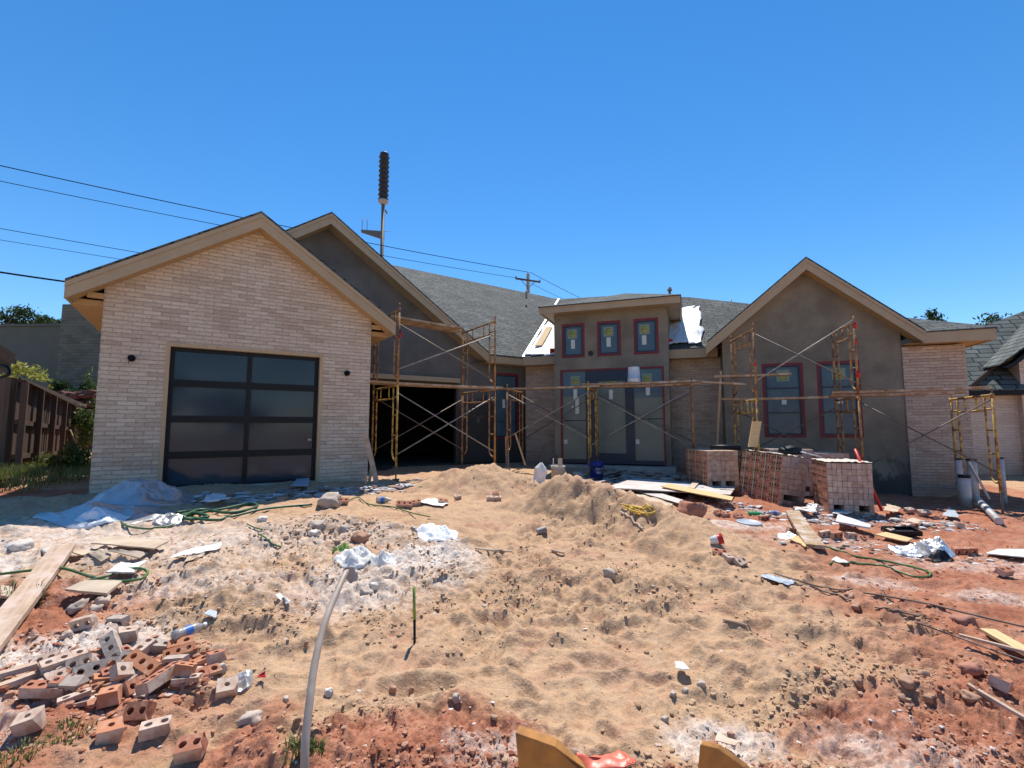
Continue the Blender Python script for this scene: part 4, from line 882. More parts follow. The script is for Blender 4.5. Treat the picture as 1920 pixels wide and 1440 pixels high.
# terrace soil behind the retaining wall
q = MB(); 
ter = [(-40, 19.2), (-15.2, 19.2), (-13, 19.2), (-9, 19.4), (-9, 40), (-40, 40)]
q.add([(x, y, 2.2) for x, y in ter] + [(x, y, -.5) for x, y in ter], [list(range(6))] + [[i, i + 6, (i + 1) % 6 + 6, (i + 1) % 6] for i in range(6)])
tag(q.build('terrace', simple('terrace_soil', (.22, .14, .09), (.14, .10, .06), rough=.95)), kind='structure')
def rockverts(rr, sx, sy, sz, flat=0, seed=0, sub=2):
    import bmesh
    bm = bmesh.new(); bmesh.ops.create_icosphere(bm, subdivisions=sub, radius=1)
    from mathutils import noise as mn
    o = Vector((seed * 3.1, seed * 1.7, 0)); vs = []
    for v in bm.verts:
        p = v.co.copy(); k = 1 + .42 * mn.noise(p * 1.3 + o) + .24 * mn.noise(p * 2.9 + o) + .12 * mn.noise(p * 6 + o) + .06 * mn.noise(p * 13 + o); 
        c = [max(-.72, min(.72, x)) for x in p]                                   # squared off
        p = Vector(c) * 1.15 * .6 + p * .4; p = p * k; vs.append((p.x * sx, p.y * sy, max(p.z, -.5) * sz))
    fs = [[v.index for v in f.verts] for f in bm.faces]; bm.free(); return vs, fs
MT['redstone'] = simple('red_sandstone', (.20, .075, .05), (.13, .05, .038), scale=4, rough=.9, bump=.5, bdist=.03)
rw_ = empty('retaining_wall', (-16, 18.8, .1), 'dark red boulder retaining wall behind the wooden fence at left', 'wall')
rr = random.Random(3); q = MB(); 
for row in range(7):
    x = -20 + rr.uniform(0, .5)
    while x < -10.5:
        wd_ = rr.uniform(.5, 1.1); vs, fs = rockverts(rr, wd_ / 2 * 1.05, .35, .22, seed=rr.randint(0, 99)); zc = .15 + row * .34 + rr.uniform(-.04, .04)
        q.add([(v[0] + x, v[1] + 18.9 + row * .05 + (x + 10.5) * .0, v[2] + zc) for v in vs], fs); x += wd_ * .95
q.build('stones', MT['redstone'], rw_)
def leaves(q, c, rad, n, ls, rr, up_=.3, clump=14):
    """leaf cards grouped in clumps on an uneven crown"""
    c = Vector(c); cl = []
    for i in range(clump):
        v = Vector((rr.gauss(0, 1), rr.gauss(0, 1), rr.gauss(0, 1))).normalized() * rr.uniform(.35, 1.0); cl.append((v, rr.uniform(.22, .45)))
    for i in range(n):
        v, s = rr.choice(cl); p = v + Vector((rr.gauss(0, s * .55), rr.gauss(0, s * .55), rr.gauss(0, s * .5))); p = Vector((p.x * rad[0], p.y * rad[1], p.z * rad[2])) + c
        a = Vector((rr.gauss(0, 1), rr.gauss(0, 1), rr.gauss(0, 1) + up_)).normalized(); b_ = a.orthogonal().normalized(); b_ = (Matrix.Rotation(rr.uniform(0, 6.28), 3, a) @ b_); c2 = a.cross(b_); l = ls * rr.uniform(.6, 1.4)
        q.add([p - b_ * l * .35, p - c2 * l, p + b_ * l * .35, p + c2 * l], [[0, 1, 2, 3]])
def shrub(name, c, rad, n, ls, mat, label, cat, trunk=True, seed=1, clump=14, stem=.02):
    rr = random.Random(seed); zb = c[2] - rad[2]; root = empty(name, (c[0], c[1], zb), label, cat)
    q = MB(); leaves(q, c, rad, n, ls, rr, clump=clump); q.build('crown' if 'tree' in name else 'foliage', MT[mat], root)
    q = MB(); g0 = Vector((c[0], c[1], zb - (trunk if trunk is not True else .2)))
    q.tube([g0, Vector(c) - up * rad[2] * .5, Vector(c)], [stem * 1.6, stem, stem * .5], 7)
    for i in range(6):
        v = Vector((rr.uniform(-1, 1) * rad[0], rr.uniform(-1, 1) * rad[1], rr.uniform(0, .9) * rad[2])); s0 = Vector(c) - up * rad[2] * rr.uniform(.1, .6)
        q.tube([s0, s0 + v * .5 + up * .05, s0 + v * .9], [stem * .7, stem * .4, stem * .15], 5)
    q.build('trunk' if 'tree' in name else 'stem', MT['bark'], root); return root
c = at(48, 708, 19.9); shrub('shrub', (c.x, c.y, 2.85), (.95, .6, .72), 1500, .085, 'leaf_y', 'yellow-green rounded shrub above the stone wall at left', 'shrub', seed=2, clump=20)
c = at(132, 722, 19.9); shrub('shrub', (c.x, c.y, 2.45), (.95, .6, .5), 1300, .08, 'leaf_d', 'dark green low shrub between the yellow shrub and the brick garage', 'shrub', seed=3)
c = at(-30, 722, 20); shrub('shrub', (c.x, c.y, 2.4), (.7, .5, .45), 700, .08, 'leaf_y', 'small yellow-green shrub at the extreme left edge', 'shrub', seed=8)
c = at(172, 690, 20.1); shrub('shrub', (c.x, c.y, 2.9), (.35, .3, .7), 420, .06, 'leaf_m', 'thin pale shrub touching the brick garage corner', 'shrub', seed=4)
c = at(158, 800, 13.5); shrub('vine', (c.x, c.y, gz(c.x, c.y) + .8), (.35, .35, .9), 800, .07, 'leaf_m', 'climbing green vine in the gap between fence and garage', 'vine', seed=5)
c = at(150, 868, 9.9); shrub('weed', (c.x, c.y, gz(c.x, c.y) + .22), (.42, .3, .36), 900, .045, 'leaf_m', 'bushy green weed at the garage corner beside the leaning stick', 'weed', seed=6)
c = at(100, 862, 9.6); shrub('weed', (c.x, c.y, gz(c.x, c.y) + .14), (.34, .25, .22), 700, .04, 'grass', 'dry yellowish weed at the foot of the fence', 'weed', seed=16)
# trees beyond
for i, (px, py, y_, rx, rz_, lab, sd_) in enumerate(((12, 606, 40, 1.9, 1.4, 'dark treetop over the grey building at the left edge', 11), (62, 607, 42, 1.5, 1.1, 'dark ragged treetop second from left over the grey building', 12), (98, 612, 41, 1.1, .9, 'lowest dark treetop near the chimney pier of the grey building', 13),
        (1742, 612, 34, .6, 1.2, 'small dark treetop just above the roof beside the right gable', 14), (1862, 614, 34, 1.1, .9, 'green treetop between the brick end wall and the neighbour roof', 15))):
    c = at(px, py, y_); shrub('tree', (c.x, c.y, c.z), (rx, 1.5, rz_), 1500, .16, 'leaf_d', lab, 'tree', trunk=c.z - rz_, seed=sd_, clump=11, stem=.12)
# fence
fp = [Vector((-9.05, 8.75, 0)), Vector((-13.7, 15.4, 0))]
MT['fence'] = woodmat('weathered_fence', (.14, .085, .062), (.065, .045, .036), 2, scale=2, coord='Object')
fn = empty('wooden_fence', fp[0], 'dark weathered wooden privacy fence with posts facing the garage', 'fence')
fd = (fp[1] - fp[0]); FLn = fd.length; fd.normalize(); fnn = Vector((fd.y, -fd.x, 0)) * 1
q = MB(); s_ = 0; rr = random.Random(9); zt_ = lambda s: 1.79 - .36 * s / FLn; zb_ = lambda s: .16 - .1 * s / FLn
while s_ < FLn:
    w_ = .135; o_ = fp[0] + fd * s_ + fnn * rr.uniform(-.006, .006); q.par(o_ + up * zb_(s_), fd * (w_ - .008), fnn * -.018, up * (zt_(s_) - zb_(s_) + rr.uniform(-.015, .015))); s_ += w_
q.build('boards', MT['fence'], fn)
k = 0; s_ = .0
while s_ < FLn + .1:
    o_ = fp[0] + fd * s_ + fnn * .05; MB().par(o_ + up * -.2, fd * .09, fnn * .09, up * (zt_(s_) + .19)).build('post', MT['fence'], fn); s_ += 1.35
for zf in (.12, .48, .92):
    q = MB(); q.par(fp[0] + fnn * .005 + up * (zb_(0) + zf * 1.75), fd * FLn + up * -.2, fnn * .04, up * .09); q.build('rail', MT['fence'], fn)
q = MB(); q.par(fp[0] + up * (1.795) - fnn * .04, fd * FLn + up * -.36, fnn * .15, up * .03); q.build('cap_rail', MT['fence'], fn)
fn2 = empty('wooden_fence', fp[0] + Vector((-.4, 0, 0)), 'dark fence panel at the extreme left edge, turning away from the long fence', 'fence')
q = MB(); 
for i in range(18): q.box((fp[0].x - .12 - i * .14, fp[0].y - .02, .94), (.13, .02, 1.8))
q.build('boards', MT['fence'], fn2); MB().box((fp[0].x - .06, fp[0].y - .06, .85), (.1, .1, 2.0)).build('post', MT['board_d'], fn2)
upright(130, 10.6, 805, 868, .03, 'lumber', 'thin pale stick leaning in the weeds beside the fence', 'stick', th=.02, px2=158, name='leaning_stick')
# eave of the next house at the left edge
le = empty('neighbour_house', (-16.5, 14, 0), 'dark roof corner with gutter poking in at the left edge', 'house')
c0 = at(29, 672, 14); c1 = at(-60, 616, 14)
q = MB(); q.par(c0, c1 - c0, Vector((-4.5, 4, 0)), up * .12); q.build('roof', MT['board_d'], le)
q = MB(); q.par(c0 - up * .17, c1 - c0, Vector((0, .04, 0)), up * .165); q.build('fascia', MT['board_d'], le)
q = MB(); q.tube(catmull([at(-20, 686, 13.9), at(5, 686, 13.9), at(16, 692, 13.9), at(15, 702, 13.9), at(2, 708, 13.9), at(-20, 712, 13.9)], 5), .05, 8); q.build('gutter', MT['black'], le)
MB().box((c0.x - 3.4, 15.5, 1.2), (4, 2, 2.6)).build('wall', MT['nstucco'], le)
# neighbour at right
NR = Fac(*XY(1800, 14.2), -20); zg_ = -.55
rn = empty('neighbour_house', (14, 15, zg_), 'pink brick neighbour house with large green-grey shingle roof at the right edge', 'house')
MT['pinkwall'] = brickmat('pink_brick', (.72, .60, .50), (.67, .55, .455), (.66, .54, .45), bw=.3, bh=.08, mortar=.004, dirty=.12, ztint=(-.5, .5, (.5, .22, .10)))
g = NR.hit; zt2 = (g(1818, 747)[1] + g(1905, 737)[1]) / 2
q = MB(); q.fbox(NR, g(1790, 800)[0] - 2, g(1914, 800)[0], -6, 0, zg_ - .3, zt2 - .0); q.build('wall', MT['pinkwall'], rn)
q = MB(); q.fbox(NR, g(1760, 800)[0] - 2, g(1914, 740)[0] + .05, -.0, .35, zt2 - .0, zt2 + .16); q.build('fascia', MT['black'], rn)
sx0 = g(1760, 740)[0] - 2; sx1 = g(1916, 740)[0] + .1
# roof rises back from the eave
nR = (NR.n * .95 + up).normalized(); PR = NR.pt(0, .36, zt2 + .17)
A = NR.pt(sx0, .36, zt2 + .17); B = NR.pt(sx1 + 4, .36, zt2 + .17)
t0 = plane_hit(1800, 622, PR, nR); t1 = plane_hit(1842, 612, PR, nR); t2_ = plane_hit(1921, 583, PR, nR); t3 = plane_hit(2100, 520, PR, nR)
slab('roof', [A, B, t3, t2_, t1, t0, plane_hit(1700, 640, PR, nR)], .05, 'shingle2', rn)
RF = NR.off(.22); g2 = RF.hit
c0, c1 = g2(1867, 691), g2(2000, 585); 
q = MB(); q.prism(RF, [(g2(1912, 700)[0], zg_ - .3), (g2(1912, 700)[0], g2(1905, 668)[1]), (g2(2000, 600)[0], g2(2000, 592)[1]), (g2(2000, 600)[0] + 2, g2(2000, 592)[1] + 1), (g2(2000, 600)[0] + 2, zg_ - .3)], -1.2, 0); q.build('gable_wall', MT['pinkwall'], rn)
q = MB(); q.prism(RF, [(c0[0], c0[1]), (c0[0] + .22, c0[1] - .02), (c1[0] + .2, c1[1] - .13), (c1[0] + .2, c1[1] + .09), (c0[0] + .25, c0[1] + .13)], 0.01, .3); q.build('gable_fascia', MT['black'], rn)
cc = [RF.pt(c0[0] - .05, .32, c0[1] + .1), RF.pt(c1[0] + .2, .32, c1[1] + .14)]
bkk = [p - RF.n * ((p - PR).dot(nR) / RF.n.dot(nR) - .05) for p in cc]
slab('roof', [cc[0], cc[1], bkk[1], bkk[0]], .04, 'shingle2', rn)
# dark strip along the roof valley
q = MB(); q.tube([plane_hit(1818, 733, PR, nR) + up * .06, plane_hit(1925, 634, PR, nR) + up * .06], .06, 6); q.build('valley_strip', MT['board_d'], rn)
# ---------------------------------------------------------------- siren mast, utility poles, wires
MT['siren'] = simple('black_siren', (.018, .02, .025), (.03, .03, .035), rough=.5); MT['mast'] = simple('grey_mast', (.16, .15, .14), (.12, .115, .11), rough=.6, metal=.3)
ms = empty('siren_mast', (at(718, 400, 31).x, 31, 0), 'tall outdoor warning siren mast with black stacked speaker behind the house', 'siren mast')
bx, by = at(718, 400, 31).x, 31; zt_s = at(719, 289, 31).z; zb_s = at(718, 377, 31).z; hs = zt_s - zb_s
MB().tube([(bx - .03, by, 0), (bx, by, zb_s)], [.16, .11], 12).build('pole', MT['mast'], ms)
pr = [(0, 0)]; nC = 10
for i in range(nC):
    z0_ = hs * i / nC; c_h = hs / nC; pr += [(.30, z0_ + .01), (.345, z0_ + c_h * .18), (.345, z0_ + c_h * .36), (.30, z0_ + c_h * .5), (.27, z0_ + c_h * .7), (.27, z0_ + c_h)]
pr += [(.30, hs), (.22, hs + .08), (0, hs + .09)]
MB().lathe(pr, (bx, by, zb_s), 24).build('speaker_stack', MT['siren'], ms)
MB().lathe([(0, -.26), (.16, -.24), (.33, -.08), (.33, .06), (.25, .06)], (bx, by, zb_s), 20).build('speaker_base', MT['conc'], ms)
ba = at(720, 440, 31); q = MB(); tip = at(677, 432, 31)
q.add([ba + up * .25, ba - up * .35, tip - up * .12, tip + up * .06] + [p + Vector((0, .1, 0)) for p in (ba + up * .25, ba - up * .35, tip - up * .12, tip + up * .06)], [[3, 2, 1, 0], [4, 5, 6, 7], [0, 1, 5, 4], [1, 2, 6, 5], [2, 3, 7, 6], [3, 0, 4, 7]])
q.tube([tip + Vector((.05, .05, 0)), tip + Vector((.05, .05, 0.9))], .02, 5); q.tube([tip + Vector((.38, .05, -.05)), tip + Vector((.38, .05, .85))], .02, 5); q.build('antenna_arm', MT['mast'], ms)
q = MB(); dsh = at(725, 397, 31); q.lathe([(.0, .05), (.12, .0), (.2, -.06)], dsh, 14, M=Matrix.Rotation(R(70), 3, 'Y')); q.tube([dsh, at(718, 395, 31)], .02, 5); q.tube([at(716, 433, 31), at(732, 434, 31)], .015, 5); q.build('dish', MT['mast'], ms)
MT['polewood'] = woodmat('pole_wood', (.12, .085, .06), (.08, .06, .045), 2)
def upole(x, y, h, label, rz=0):
    o = empty('utility_pole', (x, y, 0), label, 'utility pole', 'utility poles behind the house')
    MB().tube([(0, 0, 0), (0, 0, h)], [.17, .12], 10).build('pole', MT['polewood'], o, local=True)
    M_ = Matrix.Rotation(rz, 3, 'Z'); A = M_ @ Vector((-1.05, 0, 0)); B = M_ @ Vector((1.05, 0, 0)); z = h - .5
    q = MB(); q.par(A + Vector((0, -.14, z - .06)), B - A, Vector((0, .1, 0)), Vector((0, 0, .12))); q.tube([A * .6 + Vector((0, -.1, z)), Vector((0, -.1, z - .6))], .025, 5); q.tube([B * .6 + Vector((0, -.1, z)), Vector((0, -.1, z - .6))], .025, 5); q.build('crossarm', MT['polewood'], o, local=True)
    for p in (A * .95, B * .95, Vector((0, 0, .5))): MB().lathe([(0, 0), (.05, 0), (.05, .06), (.035, .06), (.05, .1), (.03, .16), (0, .17)], p + Vector((0, -.08, z + .06)) if p.z == 0 else Vector((0, 0, h)), 10).build('insulator', MT['galv'], o, local=True)
    return o
hp_ = at(991, 514, 35).z
upole(at(990, 520, 35).x, 35, hp_, 'wooden utility pole with crossarm above the roof valley', R(25))
LPx, LPy = -31., 12.0; upole(LPx, LPy, 11.7, 'wooden utility pole standing left of the view, carrying the wires', R(25))
upole(22, 66, 13.5, 'wooden utility pole far behind the right wing', R(25))
MT['wire'] = simple('black_wire', (.01, .01, .012), rough=1, spec=0)
def wire(A, B, sag, r, label, grp=None, dx=None):
    A, B = Vector(A), Vector(B); P = []
    for i in range(33):
        t = i / 32; p = A + (B - A) * t; p.z -= sag * 4 * t * (1 - t); P.append(p)
    return tag(MB().tube(P, r, 5).build('power_line', MT['wire']), label, 'wire', grp)
def wire_px(pxa, pya, ya, pxb, pyb, yb, sag, r, label, ext=.35):
    A, B = at(pxa, pya, ya), at(pxb, pyb, yb); A2 = A - (B - A) * ext; return wire(A2, B, sag, r, label, 'overhead wires')
wire_px(0, 299, 19.6, 989, 510, 34.9, .35, .022, 'topmost overhead wire, crossing above both left gables')
wire_px(0, 328, 19.6, 986, 524, 34.8, .35, .016, 'second highest overhead wire, just under the topmost')
wire_px(0, 420, 19.6, 990, 590, 34.8, .25, .014, 'third overhead wire, meeting the garage roof')
wire_px(0, 443, 19.6, 990, 600, 34.8, .2, .011, 'thin fourth overhead wire, below the third')
wire_px(0, 508, 14, 300, 550, 16, .05, .028, 'thick black cable running low to the garage eave at left')
A = at(993, 510, 35); wire(A, (22.8, 66, 13.6), .5, .018, 'upper wire running right from the utility pole', 'overhead wires')
A = at(995, 531, 35); wire(A, (22.2, 66, 13.0), .5, .014, 'lower wire running right from the utility pole', 'overhead wires')
# trees across the street, mirrored in the garage door
for i in range(9):
    rr = random.Random(40 + i); x = -38 + i * 8.5 + rr.uniform(-2, 2); h = rr.uniform(2.6, 4.4)
    shrub('tree', (x, -42 + rr.uniform(-4, 4), h + .6), (4.2, 3, h), 900, .5, 'leaf_d', ('first', 'second', 'third', 'fourth', 'fifth', 'sixth', 'seventh', 'eighth', 'ninth')[i] + ' leafy tree from the left in the row behind the camera', 'tree', trunk=1.5, seed=60 + i, clump=12, stem=.2)['group'] = 'trees across the street'
# tarps and scraps on the roof
MT['tarp'] = simple('white_tarp', (.80, .80, .80), (.68, .70, .72), scale=3, rough=.5, bump=.5, bscale=5, bdist=.05)
def drape(name, corners, nrm, lift, mat, label, cat, nu=26, nv=26, amp=.03, seed=0, edge=.04):
    """a wrinkled sheet over a four-cornered patch"""
    A, B, C_, D = [Vector(c) for c in corners]; from mathutils import noise as mn; vs = []; fs = []
    for j in range(nv + 1):
        for i in range(nu + 1):
            u, v = i / nu, j / nv; e = edge * mn.noise(Vector((u * 5, v * 5, seed + 5)))
            p = (A * (1 - u) + B * u) * (1 - v) + (D * (1 - u) + C_ * u) * v; k = mn.noise(p * 2.3 + Vector((seed, 0, 0))) * amp + abs(mn.noise(p * 6 + Vector((0, seed, 0)))) * amp * .8
            if i in (0, nu) or j in (0, nv): p = p + (B - A).normalized() * e + (D - A).normalized() * e * .8
            vs.append(p + nrm * (lift + abs(k)))
    for j in range(nv):
        for i in range(nu): a_ = j * (nu + 1) + i; fs.append([a_, a_ + 1, a_ + nu + 2, a_ + nu + 1])
    q = MB(); q.add(vs, fs, 0, True); o = q.build(name, MT[mat])
    so_ = o.modifiers.new('s', 'SOLIDIFY'); so_.thickness = .004
    return tag(o, label, cat)
hit2 = lambda px, py: plane_hit(px, py, P2, n2)
drape('tarp', [hit2(984, 667), hit2(1046, 667), hit2(1046, 598), hit2(1033, 596)], n2, .02, 'tarp', 'white roof membrane left of the entry block, in the valley', 'tarp', seed=1, edge=.1)
drape('tarp', [hit2(1250, 648), hit2(1318, 646), hit2(1313, 577), hit2(1250, 581)], n2, .04, 'tarp', 'wrinkled white tarp on the roof right of the entry block', 'tarp', seed=2, amp=.07, edge=.22)
qa, qb = hit2(1010, 652), hit2(1030, 617)
o = plank3(qa + n2 * .08, qb + n2 * .08, .22, 'short plywood board lying on the white membrane left of the entry', None, 'board_y', .02, 'board', 'roof_board')
for px, py, lab in ((1036, 661, 'small red flashing scrap at the left foot of the entry block roof'), (1256, 644, 'small red flashing scrap at the foot of the right tarp')):
    c = hit2(px, py) + n2 * .06; tag(MB().box(c, (.12, .1, .12), .3).build('flashing_scrap', MT['red']), lab, 'scrap')
# ---------------------------------------------------------------- loose things on the ground
def orient(o, p, yaw, tilt=(0, 0), lift=0, align=True):
    n = gnormal(p.x, p.y) if align else up
    q = up.rotation_difference(n) @ Quaternion((0, 0, 1), yaw) @ Quaternion((1, 0, 0), tilt[0]) @ Quaternion((0, 1, 0), tilt[1])
    o.rotation_mode = 'QUATERNION'; o.rotation_quaternion = q; o.location = p + n * lift; return o
MT['bk_red'] = simple('red_brick_body', (.38, .15, .085), (.52, .36, .27), lo=.5, hi=.68, detail=9, scale=12, rough=.9, bump=.4, bdist=.004)
MT['bk_face'] = simple('pale_brick_face', (.56, .43, .34), (.40, .24, .165), scale=12, lo=.42, hi=.62, detail=9, rough=.9, bump=.3, bdist=.003)
MT['bk_mort'] = simple('mortar_covered_brick', (.46, .39, .33), (.34, .25, .20), scale=9, rough=.95, bump=.5, bdist=.005)
MT['bk_or'] = simple('orange_brick', (.48, .20, .10), (.54, .38, .28), lo=.5, hi=.7, detail=9, scale=10, rough=.9, bump=.3, bdist=.004)
def cored(nh=3, L=.245, W=.09, H=.065, hr=.02, rib=False, seed=0, mats=('bk_red', 'bk_face'), broken=False):
    """a brick with real core holes through its bed; origin on the underside"""
    q = MB(); c = L / nh; rr = random.Random(seed)
    for k in range(nh):
        x0 = -L / 2 + k * c; cx = x0 + c / 2; h2 = W / 2
        per = [(x0, -h2), (cx, -h2), (x0 + c, -h2), (x0 + c, 0), (x0 + c, h2), (cx, h2), (x0, h2), (x0, 0)]
        hol = [(cx + hr * math.cos(a), hr * math.sin(a)) for a in [math.atan2(p[1], (p[0] - cx)) for p in per]]
        V = [(x, y, 0) for x, y in per] + [(x, y, 0) for x, y in hol] + [(x, y, H) for x, y in per] + [(x, y, H) for x, y in hol]
        f = []
        for i in range(8):
            j = (i + 1) % 8; f += [[16 + i, 16 + j, 24 + j, 24 + i], [i, 8 + i, 8 + j, j], [8 + i, 24 + i, 24 + j, 8 + j]]
        q.add(V, f, 0)
        q.add([V[0], V[1], V[2], V[18], V[17], V[16]], [[0, 1, 4, 5], [1, 2, 3, 4]], 1); q.add([V[4], V[5], V[6], V[22], V[21], V[20]], [[0, 1, 4, 5], [1, 2, 3, 4]], 0)
        if rib:
            for i in range(3): q.par((x0 + c * (.12 + .3 * i), h2, .001), (c * .14, 0, 0), (0, .004, 0), (0, 0, H - .002), 0)
    e = L / 2; h2 = W / 2
    q.add([(-e, -h2, 0), (-e, 0, 0), (-e, h2, 0), (-e, h2, H), (-e, 0, H), (-e, -h2, H)], [[5, 4, 1, 0], [4, 3, 2, 1]], 1 if not broken else 0)
    q.add([(e, -h2, 0), (e, 0, 0), (e, h2, 0), (e, h2, H), (e, 0, H), (e, -h2, H)], [[0, 1, 4, 5], [1, 2, 3, 4]], 0)
    if L < .2 and H > .03:                                   # snapped end
        jt = {}
        for i, v in enumerate(q.v):
            if v[0] > L / 2 - 1e-4: q.v[i] = (v[0] + jt.setdefault((round(v[1], 3), round(v[2], 3)), rr.uniform(-.022, .008)), v[1], v[2])
    # chipped corners
    q.v = [(v[0] + rr.uniform(-.0015, .0015), v[1] + rr.uniform(-.0015, .0015), v[2] + rr.uniform(-.001, .001)) for v in q.v]
    return q, [MT[m] for m in mats]
protos = {}
def brick(kind, px, py, yaw, tilt=(0, 0), lift=0, label=None, group=None, sc=1, mats=None, p=None, cat='brick'):
    spec = {'whole': dict(nh=3), 'long5': dict(nh=5, L=.29), 'four': dict(nh=4, L=.26, rib=True), 'half': dict(nh=1, L=.105, hr=.018), 'half2': dict(nh=2, L=.15, W=.085), 'rib': dict(nh=2, L=.13, rib=True, H=.08), 'slice': dict(nh=2, L=.16, W=.07, H=.028), 'block': dict(nh=1, L=.12, W=.1, H=.085, hr=.016)}[kind]
    key = (kind, mats)
    if key not in protos:
        q, ms_ = cored(seed=len(protos), mats=mats or ('bk_red', 'bk_face'), **spec); o = q.build('brick', ms_, local=True, bevel=.0022); protos[key] = o
    else:
        o = protos[key].copy(); COL.objects.link(o)
    p = p or gp(px, py); orient(o, p, yaw, tilt, lift, True); o.scale = (sc * .80,) * 3
    for k in ('label', 'category', 'group'):
        if k in o: del o[k]
    tag(o, label, cat, group); return o
F_, M_, O_ = ('bk_face', 'bk_face'), ('bk_mort', 'bk_mort'), ('bk_or', 'bk_or'); U = math.pi / 2
G_ = 'bricks in the loose heap at lower left'
for a in [('half2', 163, 1172, .3, (U, 0), .03, 'pale pinkish half brick standing alone above the brick heap, left of a grey one', F_),
 ('half2', 229, 1170, -.1, (U, 0), .03, 'grey half brick standing on edge, highest of the heap at lower left', M_),
 ('block', 237, 1200, .7, (0, 0), .0, 'pale pink half brick at the top of the heap, below the grey standing one', F_),
 ('whole', 216, 1228, -.9, (.7, .5), .03, 'mortar-covered grey cored brick tilted up in the middle top of the heap', M_),
 ('half2', 270, 1224, 1.5, (0, 0), .01, 'pale tan cored half brick upright at the top right of the heap', F_),
 ('half2', 297, 1220, .3, (0, .2), .0, 'dusty grey-brown cored half brick right of the tan one', M_),
 ('slice', 339, 1210, .5, (.5, 0), .01, 'broken U-shaped orange brick piece at the upper right of the heap', O_),
 ('rib', 92, 1248, .4, (.4, 0), .0, 'ribbed pinkish brick piece at the upper left of the heap', F_),
 ('whole', 122, 1256, .9, (.2, .2), .03, 'pale grey-pink brick leaning at the upper left of the heap', F_),
 ('whole', 100, 1272, -.6, (.1, .15), .0, 'pale brick low at the left of the heap, beside the two boards', F_),
 ('half2', 158, 1252, .4, (.9, 0), .02, 'curved pinkish brick half behind the end-on hole brick', F_),
 ('four', 86, 1302, .12, (0, 0), .0, 'long ribbed brick with four round holes at the left of the heap', None),
 ('block', 151, 1288, .1, (U, 0), .05, 'grey brick seen end-on with one big dark hole, left of centre in the heap', M_),
 ('whole', 180, 1262, .6, (.8, .2), .02, 'mortar-stained brick with scalloped edge in the heap centre', M_),
 ('slice', 200, 1280, .8, (.1, .2), .02, 'flat orange brick sheet in the heap centre', O_),
 ('rib', 240, 1254, .2, (.6, .3), .04, 'grey and pink ribbed brick stack piece in the upper centre of the heap', M_),
 ('whole', 238, 1274, .9, (.5, .4), .03, 'pale brick leaning diagonally in the centre of the heap', F_),
 ('whole', 272, 1264, -.4, (.4, .2), .05, 'cored brick with one big hole, left of the tall five-hole brick', ('bk_or', 'bk_face')),
 ('long5', 307, 1296, 1.45, (0, .0), .05, 'longest brick of the heap, pointing away, with five holes in a row', None),
 ('block', 207, 1318, .5, (0, 0), .0, 'bright orange half brick at the front of the heap', O_),
 ('rib', 250, 1302, 1.0, (.9, .2), .02, 'brown and cream ribbed brick leaning beside the bright orange half', ('bk_red', 'bk_face')),
 ('rib', 268, 1340, .1, (.9, 0), .01, 'ribbed brick piece lying in front of the five-hole brick', ('bk_red', 'bk_face')),
 ('half2', 293, 1376, .5, (0, .0), .0, 'two-hole half brick at the front right below the heap', F_),
 ('block', 206, 1386, .6, (.1, .0), .0, 'half brick with pale orange top in the dirt below the heap', ('bk_or', 'bk_face')),
 ('block', 60, 1364, .4, (0, 0), .0, 'lone pinkish half brick lowest left of the heap, with a dark hole', F_),
 ('rib', 361, 1418, .25, (.5, 0), .01, 'ribbed brick piece nearest the lower edge of the photo', ('bk_red', 'bk_face')),
 ('half', 405, 1240, .8, (0, 0), .0, 'upright reddish cored half brick at the right end of the heap', None),
 ('slice', 372, 1244, .5, (.1, 0), .0, 'flat orange brick slice near the right end of the heap', O_),
 ('slice', 388, 1262, .9, (.3, .1), .0, 'brown brick slice pair between the heap and the pale stone', ('bk_red', 'bk_face')),
 ('slice', 350, 1276, .2, (0, .15), .0, 'pale square brick slice at the right of the heap', F_),
 ('block', 424, 1300, .5, (.2, 0), .0, 'pale-topped half brick beside the white crumpled film', F_),
 ('half2', 336, 1246, .1, (1.2, 0), .03, 'grey curved brick piece behind the five-hole brick', M_),
 ('slice', 140, 1310, .7, (.1, 0), .0, 'thin cored brick slice with two holes in the front of the heap', F_),
 ('slice', 162, 1318, .6, (.1, .1), .0, 'second thin cored slice, just right of a similar one', F_),
 ('slice', 355, 1258, 1.2, (.2, .2), .0, 'small tan brick sliver near the heap\'s right side', O_)]:
    brick(a[0], a[1], a[2], a[3], a[4], a[5], a[6], G_, mats=a[7], sc=1.04)
rr = random.Random(21)
for i in range(26):
    px, py = 95 + rr.random() * 260, 1225 + rr.random() * 85
    brick(rr.choice(['whole', 'half2', 'slice', 'rib', 'half']), px, py, rr.uniform(0, 3.1), (rr.uniform(-.5, .7), rr.uniform(-.4, .4)), rr.uniform(-.01, .015), 'small broken brick lying half buried among the others inside the lower left heap', G_, mats=rr.choice([None, F_, O_, M_, ('bk_red', 'bk_face')]), sc=rr.uniform(.75, 1))
G2 = 'bricks scattered on the right side'
